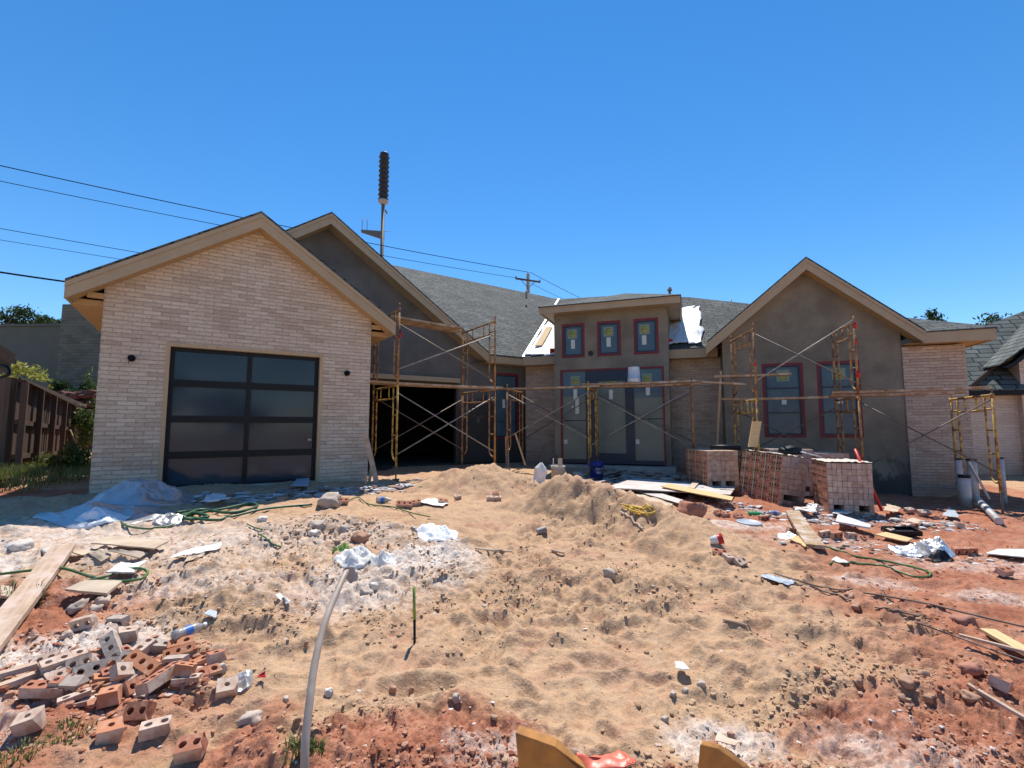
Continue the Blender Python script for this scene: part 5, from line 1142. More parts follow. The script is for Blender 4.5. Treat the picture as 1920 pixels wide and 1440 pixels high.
for a in [('whole', 1488, 1003, .1, (U, 0), .04, 'reddish brick under the plank on the right', None), ('half2', 1545, 1004, 0, (U, 0), .03, 'first of the row of small brick ends right of the plank', F_), ('half2', 1566, 1006, .1, (U, 0), .03, 'middle small brick end right of the plank', ('bk_red', 'bk_face')), ('half2', 1592, 1008, .1, (U, 0), .03, 'third small brick end, left of the white board', F_),
 ('slice', 1625, 1012, .1, (.4, 0), .01, 'thin red brick piece in front of the long white board', None), ('whole', 1806, 1036, -.25, (U, 0), .03, 'lone dark red brick lying on the clay at far right', None), ('half2', 1882, 1078, .2, (.2, 0), .01, 'small dark brick half at the far right edge of the clay', None),
 ('half2', 1385, 1058, .6, (.3, 0), .0, 'cored brick half at the foot of the sand slope', F_), ('slice', 1358, 1046, -.5, (.5, .2), .0, 'brown brick slice just right of the red and white cup', None), ('half', 1364, 1052, .3, (0, 0), .0, 'small one-hole brick piece between the cup and the brick half', F_), ('slice', 1350, 1040, -.4, (.1, 0), .02, 'thin brown sliver on the sand beside the cup', None),
 ('whole', 926, 938, .1, (0, 0), .0, 'single pale brick lying on the sand between the two mounds', F_), ('half', 930, 929, .3, (0, 0), .0, 'tiny brick piece behind the single pale brick on the sand', ('bk_red', 'bk_face')), ('half', 858, 938, .3, (.2, 0), .02, 'pale small brick end right of the flattened paper near the left tower', F_), ('half2', 830, 944, .3, (.2, 0), .0, 'dark red brick end beside the flattened paper', None),
 ('whole', 758, 951, .15, (.6, 0), .02, 'red cored brick near the water bottle by the garage', None), ('half2', 780, 946, .5, (.3, 0), .0, 'red half brick right of the cored one by the garage', None), ('half2', 643, 945, .4, (.5, 0), .02, 'brown ribbed brick beside the big pale boulder', None),
 ('half2', 1874, 1290, .6, (0, 0), .0, 'red cored brick half standing in the dirt at lower right', None), ('half2', 1384, 972, .3, (.5, 0), .0, 'brick end lying right of the red-brown boulder', ('bk_red', 'bk_face')), ('half2', 1346, 964, .5, (.4, 0), .0, 'dusty brick pair end beside the boulder', None), ('half2', 1360, 968, .2, (.2, 0), .0, 'red brick pair end right beside the dusty one', ('bk_red', 'bk_face')),
 ('half2', 1430, 975, .2, (U, 0), .03, 'small brick end standing right of the green bottle', None), ('half', 1493, 958, 0, (U, 0), .03, 'pale brick end in front of the leaning brick pack', F_), ('whole', 1502, 962, .1, (0, 0), .02, 'pale brick lying before the leaning brick pack', F_), ('half2', 1668, 1000, .3, (0, 0), .0, 'brick scrap behind the black tray', F_),
 ('half2', 1705, 962, .1, (.2, 0), .02, 'brick half in the rubble right of the red stake', F_), ('whole', 1730, 966, .2, (.3, 0), .02, 'whole brick in the rubble right of the red stake', F_), ('half2', 1760, 975, .4, (.3, 0), .0, 'red brick half at the end of the rubble right of the stake', None), ('half2', 1800, 990, 1, (.1, 0), .0, 'small brick half at the edge of the house shadow', F_)]:
    brick(a[0], a[1], a[2], a[3], a[4], a[5], a[6], G2 if a[1] > 1300 else 'bricks scattered in the middle ground', mats=a[7], sc=1.1)
# strapped brick packs
MT['core'] = simple('core_hole_shade', (.06, .03, .02), rough=1)  # near-black colour standing in for the shade inside the core holes
MT['strap'] = simple('pale_strap', (.42, .50, .36), (.36, .44, .30), rough=.4)
def pack(p, yaw, nx, ny, nz, label, tilt=(0, 0), lift=0, bw=.082, holes='left', row=.088, straps=3, cap=False, bl=.255):
    """nx ends wide, ny bricks deep, nz high; bed faces on the left side, their core holes only dark plates"""
    W, D, H = nx * bw, ny * bl, nz * row; root = empty('brick_pack', p, label, 'brick pack', 'strapped packs of bricks'); rr = random.Random(int(p.x * 100))
    q = MB(); g = .0022; qh = MB()
    for i in range(nx):
        for k in range(nz):
            if k == 1 and i in (1, 2, nx - 3, nx - 2): continue       # fork slots
            for j in range(ny):
                if 0 < i < nx - 1 and 0 < j < ny - 1 and k < nz - 1: continue
                jx = rr.uniform(-.002, .002); jy = rr.uniform(-.010, .003) if j == 0 else 0; x0 = -W / 2 + i * bw; y0 = -D / 2 + j * bl
                mi = rr.choice((0, 0, 1))
                if k == 0 and rr.random() < .5: mi = 2
                q.par((x0 + g + jx, y0 + g + jy, k * row + g), (bw - 2 * g, 0, 0), (0, bl - 2 * g, 0), (0, 0, row - 2 * g), mi)
                if i == 0:
                    for h in range(4):
                        y_ = y0 + bl * (.14 + .225 * h); hs_ = .032
                        qh.par((x0 - .0015 + jx, y_, k * row + row * .3), (.004, 0, 0), (0, hs_, 0), (0, 0, row * .42))
    q.build('bricks', [MT['bk_face'], MT['bk_mort'] if False else MT['bk_face2'], MT['bk_dk']], root, local=True)
    qb = MB(); 
    for k in range(nz):
        qb.par((-W / 2 - .0005, -D / 2 + .004, k * row + .004), (.002, 0, 0), (0, D - .008, 0), (0, 0, row - .008))
    qb.add(qh.v, qh.f, 1); qb.build('bed_face', [MT['bk_red'], MT['core']], root, local=True)
    for s_ in range(straps):
        y = -D / 2 + D * (s_ + .5) / straps; q = MB(); hw_ = .009
        q.par((-W / 2 - .007, y, 0), (.003, 0, 0), (0, hw_ * 2, 0), (0, 0, H + .004)); q.par((W / 2 + .004, y, 0), (.003, 0, 0), (0, hw_ * 2, 0), (0, 0, H + .004)); q.par((-W / 2 - .007, y, H + .0045), (W + .014, 0, 0), (0, hw_ * 2, 0), (0, 0, .003))
        q.build('strap', MT['strap'], root, local=True)
    if cap:
        from mathutils import noise as mn
        q = MB(); n = 14; vs = []; fs = []
        for j in range(n + 1):
            for i in range(n + 1): vs.append((-W / 2 - .01 + (W + .02) * i / n, -D / 2 - .01 + (D + .02) * j / n, H + .014 + .035 * abs(mn.noise(Vector((i * .6, j * .5, p.x))))))
        for j in range(n):
            for i in range(n): a_ = j * (n + 1) + i; fs.append([a_, a_ + 1, a_ + n + 2, a_ + n + 1])
        q.add(vs, fs, 0, True); q.build('dust_sheet', MT['dustsheet'], root, local=True)
    root.rotation_mode = 'XYZ'; root.rotation_euler = (tilt[0], tilt[1], yaw); return root
MT['bk_face2'] = simple('pinkish_brick_end', (.50, .37, .31), (.38, .25, .20), scale=8, rough=.9, bump=.2, bdist=.003)
MT['bk_dk'] = simple('clay_stained_brick', (.44, .26, .17), (.34, .18, .11), scale=6, rough=.9)
MT['dustsheet'] = simple('mortar_dusted_cardboard', (.62, .57, .48), (.5, .42, .33), scale=6, rough=.9, bump=.4)
c, s_ = math.cos, math.sin
def packat(px, y, yaw, *a, **k):
    """px,y locate the near-left bottom edge"""
    x, yy = XY(px, y); nx, ny = a[0], a[1]; W, D = nx * k.get('bw', .082), ny * k.get('bl', .255)
    cx = x + math.cos(yaw) * W / 2 - math.sin(yaw) * D / 2; cy = yy + math.sin(yaw) * W / 2 + math.cos(yaw) * D / 2
    z = min(gz(cx, cy), gz(x, yy)) + k.pop('lift', 0); return pack(Vector((cx, cy, z)), yaw, *a, **k)
packat(1322, 9.5, .10, 7, 3, 8, 'upright brick pack at the left end of the group, with pale straps and blue-grey top', straps=3, bw=.092, row=.098, bl=.30, cap=False)
packat(1450, 8.2, .14, 6, 4, 9, 'leaning brick pack with rows of core holes and four pale straps', straps=4, tilt=(.03, .14), lift=.01, bw=.080, row=.092, bl=.28, cap=True)
packat(1543, 7.5, -.30, 9, 3, 9, 'frontmost brick pack with dusty yellow top, right of the leaning pack', straps=0, bw=.0665, row=.090, cap=True, lift=-.02)
packat(1438, 9.3, -.1, 8, 3, 10, 'rear brick pack standing behind the leaning one', straps=1, row=.088, bw=.1, lift=.0)
packat(1524, 9.15, -.12, 7, 3, 10, 'rear brick pack at the right, behind the frontmost pack', straps=1, row=.086, bw=.085, lift=.0)
# rocks
MT['rock'] = simple('pale_rock', (.52, .43, .35), (.38, .29, .23), scale=5, rough=.95, bump=.6, bdist=.01)
MT['rock_r'] = simple('red_clay_boulder', (.40, .19, .13), (.30, .13, .085), scale=4, rough=.95, bump=.6, bdist=.015)
MT['rock_w'] = simple('whitish_lump', (.66, .60, .54), (.5, .43, .37), scale=6, rough=.95, bump=.5)
def rock(px, py, w, h, mat, label, seed=0, dep=None, p=None):
    p = p or gp(px, py, 8.4 if (py < 925 and px > 960) else 1.2); sc = p.y / F; q = MB(); vs, fs = rockverts(None, w * sc * .47, (dep or w * .8) * sc * .47, h * sc * .62, seed=seed, sub=3); q.add(vs, fs, 0, True)
    o = q.build('rock', MT[mat], local=True); orient(o, p, seed * 1.3, lift=h * sc * .12); return tag(o, label, 'rock')
for a in [(1295, 964, 56, 34, 'rock_r', 'big rounded red-brown boulder beside the fallen boards'), (618, 946, 44, 30, 'rock', 'big pale angular boulder in front of the garage'), (38, 1030, 40, 22, 'rock_w', 'whitish lump at the left edge behind the long plank'), (92, 1038, 30, 15, 'rock_w', 'flat whitish stone near the end of the long plank'),
 (118, 978, 30, 12, 'rock_w', 'small pale block at the edge of the garage shadow'), (146, 1142, 36, 18, 'rock', 'brown stone left of the tipped board above the brick heap'), (192, 1132, 26, 18, 'bk_face', 'reddish stone touching the tipped board'), (180, 1146, 22, 16, 'rock', 'grey-pink stone right above the brick heap'), (126, 1192, 22, 12, 'bk_face', 'reddish stone on the white dust above the heap'),
 (414, 1258, 20, 19, 'rock', 'round pale pebble at the right end of the brick heap'), (472, 1352, 38, 20, 'rock', 'grey flattish stone between the heap and the bent pipe'), (536, 1315, 14, 11, 'rock', 'small grey stone left of the bent pipe'), (617, 1302, 16, 14, 'rock_w', 'white pebble right of the bent pipe'), (574, 1209, 9, 9, 'bk_dk', 'small dark red pebble left of the bent pipe'),
 (686, 1114, 26, 17, 'rock', 'brown stone below the crumpled papers'), (700, 1102, 16, 14, 'rock_w', 'pale knob of mortar right of the brown stone'), (724, 1084, 22, 10, 'rock', 'dark flat stone below the white bag end'), (664, 1078, 18, 12, 'rock', 'small stone just right of the pipe end'), (736, 1294, 14, 10, 'bk_dk', 'reddish pebble pair left member, right of the pipe'), (771, 1294, 9, 9, 'bk_dk', 'reddish pebble pair right member'),
 (856, 1312, 16, 14, 'rock', 'brown clod at the bottom centre'), (596, 988, 30, 14, 'rock', 'brown slab stone in the rubble heap before the garage'), (590, 1002, 22, 12, 'rock_w', 'pale stone in the rubble heap before the garage'), (646, 996, 26, 14, 'rock', 'brown clod right in the rubble heap'), (676, 1010, 30, 16, 'bk_dk', 'dark sand clod right of the rubble heap'), (492, 978, 22, 14, 'rock_w', 'lumpy whitish bundle near the green hose'),
 (1142, 1080, 26, 18, 'rock', 'sand clod in the churned sand at centre'), (1246, 924, 14, 8, 'rock', 'clod on the ridge of the dug sand'), (1003, 1352, 6, 6, 'rock', 'tiny stone at bottom centre'), (1247, 1354, 14, 14, 'rock', 'round grey stone with a light spot at lower centre'), (1284, 1297, 14, 10, 'rock', 'grey pebble in the white chips at lower centre'), (1314, 1285, 16, 12, 'rock', 'pale pebble right of the white chips'), (1262, 1303, 14, 9, 'rock', 'brown pebble left in the white chips'),
 (1594, 1120, 22, 12, 'bk_dk', 'small red clod on the right slope, upper of two'), (1604, 1140, 22, 14, 'bk_dk', 'small red clod on the right slope, lower of two'), (1806, 1168, 40, 20, 'rock_r', 'large orange-brown clod beside the long wires at right'), (1822, 1258, 42, 18, 'rock_r', 'large orange-brown clod left of the brick half at lower right'), (1730, 1268, 22, 16, 'bk_dk', 'dark red clod on the right'), (1610, 1282, 18, 14, 'bk_dk', 'dark red clod at lower right, left of the bigger ones'),
 (1700, 1280, 30, 14, 'bk_dk', 'crumbly dark clay lump at lower right'), (1552, 1275, 16, 8, 'bk_dk', 'flat dark clod left of the clay lumps'), (1690, 1310, 16, 11, 'bk_dk', 'reddish clay clod below the crumbly lump'), (1740, 1312, 16, 13, 'bk_dk', 'reddish clay clod right below the crumbly lump'), (1820, 1310, 30, 14, 'bk_dk', 'clay clod near the right strip of wood'), (1370, 1380, 14, 10, 'bk_dk', 'dark red clod above the brown paper scrap'),
 (1055, 900, 18, 14, 'rock', 'tan stone in the rubble by the grey pail'), (1070, 905, 14, 12, 'rock_w', 'small white stone right of the tan stone'), (1040, 903, 14, 9, 'bk_face', 'pink stone in the rubble by the grey pail'), (1085, 897, 26, 16, 'rock', 'grey lump between the grey pail and the yellow scaffold foot')]:
    rock(*a, seed=hash(a[5]) % 97 if False else (int(a[0] * 7 + a[1]) % 97))
# boards and sheets on the ground
def board2(p1_, p2_, wpx, mat, label, lift=.02, th=.03, cat='board', name='board', roll=0, l1=0, l2=0):
    ym = 7.4 if min(p1_[1], p2_[1]) < 935 and p1_[0] > 1000 else 1.2; A, B = gp(*p1_, ym), gp(*p2_, ym); w_ = wpx * ((A.y + B.y) / 2) / F
    return plank3(A + up * (lift + l1), B + up * (lift + l2), w_, label, None, mat, th, cat, name, roll)
board2((-60, 1262), (118, 1040), 40, 'board', 'long weathered plank running from the left edge towards the garage', .05, .04, l2=.04)
board2((1486, 966), (1530, 1034), 26, 'plank', 'reddish plank lying on brick ends in the right clay', .07, .04)
board2((-30, 1290), (68, 1262), 14, 'board', 'upper pale board of two at the left end of the brick heap', .06, .03)
board2((-30, 1312), (66, 1276), 16, 'board', 'lower pale board of two at the left end of the brick heap', .05, .03)
board2((1852, 1190), (1960, 1250), 26, 'board_y', 'yellow board lying at the right edge', .04, .02)
board2((1800, 1212), (1990, 1262), 7, 'board', 'thin grey lath above the shadow at the right edge', .08, .015, 'lath', 'lath')
board2((1816, 1292), (1990, 1395), 8, 'board', 'thin wooden strip in the clay at lower right', .03, .015, 'lath', 'lath')
board2((1072, 918), (1160, 893), 7, 'board_d', 'front dark stick of the bundle by the blue pail', .03, .03, 'stick', 'stick')
board2((1090, 916), (1155, 900), 6, 'board', 'pale stick of the bundle by the blue pail', .06, .02, 'stick', 'stick')
board2((1078, 911), (1165, 890), 5, 'board_d', 'rear dark stick of the bundle by the blue pail', .08, .02, 'stick', 'stick')
board2((1100, 920), (1150, 905), 6, 'board_d', 'short dark stick lying under the bundle near the slabs', .02, .02, 'stick', 'stick')
MT['cement'] = simple('grey_cement_board', (.60, .54, .49), (.46, .40, .36), scale=3, rough=.8, bump=.1)
MT['paper'] = simple('white_paper', (.76, .74, .70), (.60, .57, .53), scale=5, rough=.7, bump=.3)
MT['card'] = simple('tan_cardboard', (.58, .46, .34), (.44, .33, .23), scale=4, rough=.85, bump=.2)
def sheet(corners, mat, label, cat='sheet', name='sheet', lift=.02, amp=.012, th=.008, n=10, seed=0, lifts=(0, 0, 0, 0), flat=False):
    """a rigid or crumpled sheet lying on the ground between four photo-measured corners"""
    from mathutils import noise as mn
    P = [gp(*c_, 7.2 if c_[0] > 1100 and c_[1] < 960 and corners[0][0] < 1300 else 1.2) for c_ in corners]; P = [p + up * (lift + l) for p, l in zip(P, lifts)]; vs = []; 
    for j in range(n + 1):
        for i in range(n + 1):
            u, v = i / n, j / n; p = (P[0] * (1 - u) + P[1] * u) * (1 - v) + (P[3] * (1 - u) + P[2] * u) * v
            k = mn.noise(p * 4 + Vector((seed, 0, 0))) * amp + abs(mn.noise(p * 11 + Vector((0, seed, 0)))) * amp * .8
            if not flat: p = Vector((p.x, p.y, max(p.z, gz(p.x, p.y) + .008)))
            e = 0 if 0 < i < n and 0 < j < n else amp * 1.5
            vs.append(p + Vector((mn.noise(p * 9) * e, mn.noise(p * 9 + Vector((5, 5, 0))) * e, k)))
    fs = [[j * (n + 1) + i, j * (n + 1) + i + 1, (j + 1) * (n + 1) + i + 1, (j + 1) * (n + 1) + i] for j in range(n) for i in range(n)]
    q = MB(); q.add(vs, fs, 0, amp > .02); o = q.build(name, MT[mat]); s2 = o.modifiers.new('s', 'SOLIDIFY'); s2.thickness = th; s2.offset = -1; return tag(o, label, cat)
for a in [([(1136, 926), (1190, 906), (1380, 924), (1370, 940)], 'cement', 'largest fallen pale sheet lying before the brick packs', 'panel', 'panel', .10, .004, .015),
 ([(1165, 920), (1185, 915), (1282, 946), (1272, 952)], 'cement', 'long narrow pale strip along the front of the fallen sheets', 'panel', 'panel', .06, .004, .012),
 ([(1150, 930), (1166, 921), (1262, 950), (1256, 955)], 'card', 'lowest pinkish strip under the fallen sheets', 'panel', 'panel', .03, .004, .012),
 ([(1240, 927), (1255, 921), (1376, 948), (1372, 956)], 'board_y', 'pale yellow board lying across the fallen sheets', 'board', 'board', .13, .004, .015),
 ([(1252, 925), (1262, 912), (1320, 924), (1300, 930)], 'blue_grey', 'blue-grey sheet in shade left of the brick packs', 'sheet', 'sheet', .10, .01, .006),
 ([(1322, 930), (1335, 915), (1368, 928), (1362, 938)], 'blue_grey', 'small blue-grey sheet in front of the leftmost brick pack', 'sheet', 'sheet', .08, .02, .006),
 ([(1290, 928), (1302, 914), (1312, 917), (1302, 930)], 'card', 'cream offcut standing up on the fallen sheets', 'offcut', 'offcut', .12, .004, .02),
 ([(170, 1030), (204, 1016), (316, 1026), (288, 1041)], 'card', 'largest pale plywood piece left of centre, before the garage', 'plywood', 'plywood', .05, .004, .012),
 ([(200, 1040), (226, 1037), (276, 1044), (262, 1054)], 'card', 'smaller plywood piece just in front of the largest one', 'plywood', 'plywood', .03, .004, .012),
 ([(130, 1040), (160, 1036), (208, 1048), (190, 1058)], 'card', 'greyish plywood piece beside the end of the long plank', 'plywood', 'plywood', .02, .004, .01),
 ([(122, 1124), (160, 1106), (228, 1108), (200, 1133)], 'card', 'tipped tan board above the brick heap', 'board', 'board', .06, .004, .02),
 ([(198, 1086), (226, 1068), (274, 1066), (248, 1088)], 'paper', 'torn white board inside the green hose loop', 'sheet', 'sheet', .05, .015, .012),
 ([(0, 1132), (0, 1112), (22, 1114), (18, 1134)], 'card', 'pale board end at the left edge below the plank', 'board', 'board', .04, .004, .02),
 ([(322, 1056), (340, 1044), (416, 1026), (412, 1036)], 'paper', 'long white torn paper strip left of centre', 'paper', 'paper', .04, .02, .004),
 ([(345, 1060), (350, 1050), (385, 1040), (380, 1048)], 'card', 'tan flap lying against the long white paper strip', 'paper', 'paper', .02, .01, .004),
 ([(1568, 994), (1572, 978), (1634, 1000), (1632, 1006)], 'white', 'long white board with pointed end on the right clay', 'board', 'board', .09, .006, .02),
 ([(1848, 1044), (1872, 1036), (1925, 1036), (1925, 1052)], 'paper', 'white board at the far right edge', 'sheet', 'sheet', .03, .006, .01),
 ([(1560, 1056), (1566, 1046), (1592, 1058), (1580, 1062)], 'paper', 'small white scrap above the green cord on the clay', 'scrap', 'scrap', .02, .02, .003),
 ([(782, 945), (800, 938), (842, 946), (828, 953)], 'paper', 'flattened dirty white paper near the left tower', 'paper', 'paper', .02, .02, .003),
 ([(516, 1124), (524, 1119), (544, 1136), (536, 1141)], 'paper', 'small white card left of the bent pipe', 'card', 'card', .03, .004, .003),
 ([(382, 1160), (392, 1152), (406, 1156), (402, 1168)], 'blue_grey', 'pale blue-white shard on the sand at left', 'shard', 'shard', .03, .01, .004),
 ([(1266, 1272), (1272, 1253), (1284, 1256), (1296, 1275)], 'paper', 'white cup fragment standing in the white chips at lower centre', 'fragment', 'fragment', .04, .02, .004),
 ([(1425, 1084), (1440, 1078), (1492, 1094), (1480, 1100)], 'blue_grey', 'glassy film scrap under the upper wire at right', 'scrap', 'scrap', .01, .01, .003),
 ([(1480, 1016), (1500, 1010), (1526, 1022), (1510, 1032)], 'board_y', 'split yellow board beside the reddish plank end', 'board', 'board', .03, .006, .01),
 ([(1640, 1010), (1660, 1005), (1712, 1018), (1700, 1024)], 'board_y', 'yellow board leading to the crumpled clear plastic', 'board', 'board', .04, .006, .012),
 ([(1560, 970), (1570, 955), (1600, 965), (1590, 972)], 'paper', 'white leaf of paper at the foot of the frontmost brick pack', 'paper', 'paper', .06, .02, .004),
 ([(1488, 968), (1500, 958), (1534, 962), (1530, 970)], 'paper', 'torn white sheet before the leaning pack', 'paper', 'paper', .07, .03, .004),
 ([(1655, 968), (1665, 956), (1690, 962), (1684, 972)], 'card', 'tan cardboard scrap at the foot of the red stake', 'scrap', 'scrap', .08, .02, .006),
 ([(1700, 985), (1712, 978), (1730, 984), (1722, 991)], 'card', 'dark-edged cardboard below the red stake rubble', 'scrap', 'scrap', .05, .02, .006),
 ([(1768, 975), (1778, 958), (1790, 962), (1800, 978)], 'blue_grey', 'bluish sheet in the shade beside the rubble at right', 'sheet', 'sheet', .05, .02, .006),
 ([(545, 920), (556, 906), (580, 904), (578, 920)], 'blue_grey', 'grey card leaning before the garage door', 'card', 'card', .07, .004, .006),
 ([(380, 952), (394, 935), (424, 938), (428, 952)], 'paper', 'bluish-white crumpled sheet in the shade before the garage', 'paper', 'paper', .07, .05, .004)]:
    MT.setdefault('blue_grey', simple('blue_grey_sheet', (.42, .46, .50), (.34, .38, .43), scale=4, rough=.5))
    sheet(a[0], a[1], a[2], a[3], a[4], a[5], a[6], a[7], seed=int(a[0][0][0]) % 31)
# orange and brown pieces at the bottom edge
MT['rusty'] = simple('orange_cardboard', (.52, .23, .055), (.33, .15, .05), scale=7, rough=.85, bump=.4, detail=9, lo=.4, hi=.62)
MT['rag'] = simple('salmon_plastic', (.70, .16, .09), (.55, .11, .07), scale=6, rough=.4, bump=.4)
def block3(pts, depth, mat, label, cat, name):
    P = [Vector(p) for p in pts]; q = MB(); n = len(P); d = Vector(depth)
    q.add(P + [p + d for p in P], [list(range(n)), [n + i for i in range(n)][::-1]] + [[i, n + i, n + (i + 1) % n, (i + 1) % n] for i in range(n)]); return tag(q.build(name, MT[mat], bevel=.004), label, cat)
y = 1.95
block3([at(966, 1376, y), at(975, 1470, y), at(1105, 1470, y), at(1088, 1446, y), at(1040, 1402, y)], (.015, .05, .005), 'rusty', 'thick orange-brown cardboard piece standing at the bottom edge, left of the red plastic', 'cardboard', 'cardboard_piece')
block3([at(966, 1376, y), at(1040, 1402, y), at(1100, 1446, y), at(1088, 1428, y + .08), at(1030, 1394, y + .08), at(985, 1378, y + .08)], (0, .004, .006), 'rusty', 'folded top flap of the orange cardboard at the bottom edge', 'flap', 'cardboard_flap')
block3([at(1312, 1396, y), at(1306, 1470, y), at(1425, 1475, y), at(1395, 1440, y), at(1345, 1404, y)], (.02, .02, .005), 'rusty', 'curved brown cardboard piece at the bottom edge, right of the red plastic', 'cardboard', 'cardboard_piece')
sheet([(1085, 1455), (1085, 1424), (1165, 1420), (1200, 1455)], 'rag', 'crumpled salmon-red plastic at the bottom edge', 'plastic', 'plastic_sheet', .02, .035, .003, n=22, seed=5)
sheet([(1345, 1412), (1352, 1398), (1385, 1408), (1378, 1422)], 'card', 'torn pale paper tucked behind the brown cardboard at bottom', 'paper', 'paper', .05, .02, .003)
# bent pipe and green stake
def gpipe(pts, r, mat, label, cat, name, n=10, k=8):
    return tag(MB().tube(catmull(pts, k), r, n).build(name, MT[mat]), label, cat)
MT['pipe'] = simple('dusty_grey_conduit', (.47, .39, .32), (.36, .28, .22), scale=9, rough=.5)
pr_ = empty('bent_pipe', gp(570, 1436), 'bent grey-pink plastic conduit rising from the ground at bottom left of centre', 'pipe')
P = [at(572, 1475, 2.02), at(572, 1400, 2.05), at(580, 1320, 2.12), at(591, 1240, 2.22), at(610, 1165, 2.35), at(634, 1105, 2.5), at(650, 1070, 2.62)]
rs = catmull(P, 8); MB().tube(rs, [.0170 * (1 - .12 * i / len(rs)) for i in range(len(rs))], 14, 0).build('tube', MT['pipe'], pr_)
e_ = P[-1]; MB().add([e_, e_ + Vector((.03, .02, .012)), e_ + Vector((.055, .02, -.04)), e_ + Vector((.04, 0, -.055)), e_ + Vector((.012, -.01, -.05)), e_ + Vector((-.02, -.01, .0)), e_ + Vector((.0, -.012, .022))], [[0, 1, 2, 3, 4], [0, 4, 5, 6], [0, 6, 1]]).build('torn_end', MT['pipe'], pr_)
sp_ = gp(778, 1205); st = empty('green_stake', sp_, 'thin upright stake, green above and black below, in the sand', 'stake')
tp = at(776, 1101, sp_.y); md_ = sp_ + (tp - sp_) * .42
MB().tube([sp_ - up * .1, md_], .0085, 8).build('lower_half', MT['black'], st); MT['greenp'] = simple('green_paint', (.20, .30, .06), (.15, .25, .05), rough=.5); MB().tube([md_, tp], .0095, 8).build('upper_half', MT['greenp'], st)
# hoses, cords and wires on the ground
def cord(pts, r, mat, label, cat='hose', name='garden_hose', lift=.01, n=6, k=8):
    P = [Vector(p) if len(p) == 3 else gp(*p) + up * lift for p in pts]; C_ = catmull(P, k)
    z = ground(np.array([c_.x for c_ in C_]), np.array([c_.y for c_ in C_])); C_ = [Vector((c_.x, c_.y, max(c_.z, zz_ + r * .8))) for c_, zz_ in zip(C_, z)]
    return tag(MB().tube(C_, r, n).build(name, MT[mat]), label, cat)
cord([(-30, 1092), (50, 1082), (110, 1076), (160, 1090), (185, 1098), (230, 1102), (265, 1096), (276, 1084), (262, 1077), (230, 1080), (200, 1092), (165, 1102), (126, 1119)], .012, 'hose', 'green hose looping over the long plank at left', lift=.05)
cord([(220, 978), (240, 990), (280, 995), (315, 990), (336, 981)], .012, 'hose', 'green hose arc in front of the white plastic sheet', lift=.02)
MT['dk_hose'] = simple('dark_green_hose', (.03, .11, .05), (.02, .08, .035), rough=.45)
cord([(330, 966), (380, 960), (430, 966), (480, 955), (470, 948), (420, 958), (350, 972), (400, 980), (440, 972), (500, 958), (585, 950)], .016, 'dk_hose', 'dark green hose coiled in the garage shadow', lift=.03)
cord([(340, 972), (365, 968), (390, 975), (360, 980), (345, 975), (372, 962), (400, 965)], .018, 'dk_hose', 'small tight coil of dark green strap at the shadow edge', 'strap', 'strap_coil', lift=.04)
cord([(655, 940), (672, 935), (692, 948), (735, 953), (770, 964), (806, 972)], .008, 'hose', 'thin green cord zigzagging right of the pale boulder', 'cord', 'cord', lift=.02)
cord([(484, 1004), (496, 1010), (510, 1022), (526, 1028)], .009, 'hose', 'short green cord scrap in the rubble at centre left', 'cord', 'cord', lift=.015)
cord([(463, 985), (478, 992), (492, 995)], .008, 'hose', 'tiny green cord scrap above the rubble at centre left', 'cord', 'cord', lift=.015)
cord([(1556, 1060), (1590, 1059), (1640, 1061), (1680, 1072), (1715, 1083), (1743, 1082), (1738, 1073), (1700, 1062), (1650, 1052), (1600, 1044), (1560, 1030), (1540, 1024)], .011, 'hose', 'long green cord looped on the red clay at right', 'cord', 'cord', lift=.01)
cord([(1452, 1078), (1490, 1090), (1540, 1104), (1640, 1118), (1740, 1136), (1830, 1158), (1940, 1184)], .0075, 'rustbar', 'upper long dark wire lying across the right slope', 'wire', 'wire', lift=.015)
cord([(1498, 1100), (1545, 1112), (1596, 1130)], .0065, 'rustbar', 'short dark wire under the upper long one', 'wire', 'wire', lift=.015)
cord([(1640, 1142), (1700, 1154), (1745, 1165)], .006, 'rustbar', 'middle dark wire piece on the right slope', 'wire', 'wire', lift=.015)
cord([(1716, 1172), (1790, 1198), (1870, 1228), (1940, 1252)], .006, 'rustbar', 'lower dark wire running to the right edge', 'wire', 'wire', lift=.02)
cord([(1355, 1165), (1380, 1170), (1400, 1176)], .008, 'board', 'small twig on the sand right of centre', 'twig', 'twig', lift=.012)
cord([(892, 1030), (930, 1035), (958, 1036)], .012, 'card', 'thin root lying in the churned sand left of centre', 'root', 'root', lift=.012)
cord([(1034, 1034), (1058, 1040)], .012, 'card', 'short stick in the dug hollow', 'stick', 'stick', lift=.015)
cord([(1165, 963), (1190, 984), (1206, 995)], .011, 'board', 'thin lath half buried in the sand ridge', 'lath', 'lath', lift=.02)
MT['ystr'] = simple('yellow_cord', (.68, .44, .06), (.5, .3, .04), rough=.6)
cord([(1165, 950), (1190, 955), (1222, 962), (1200, 957), (1180, 960), (1210, 968), (1228, 964), (1190, 966), (1215, 972), (1196, 962), (1170, 955), (1225, 958)], .01, 'ystr', 'tangled yellow cord behind the sand ridge', 'cord', 'cord', lift=.03)
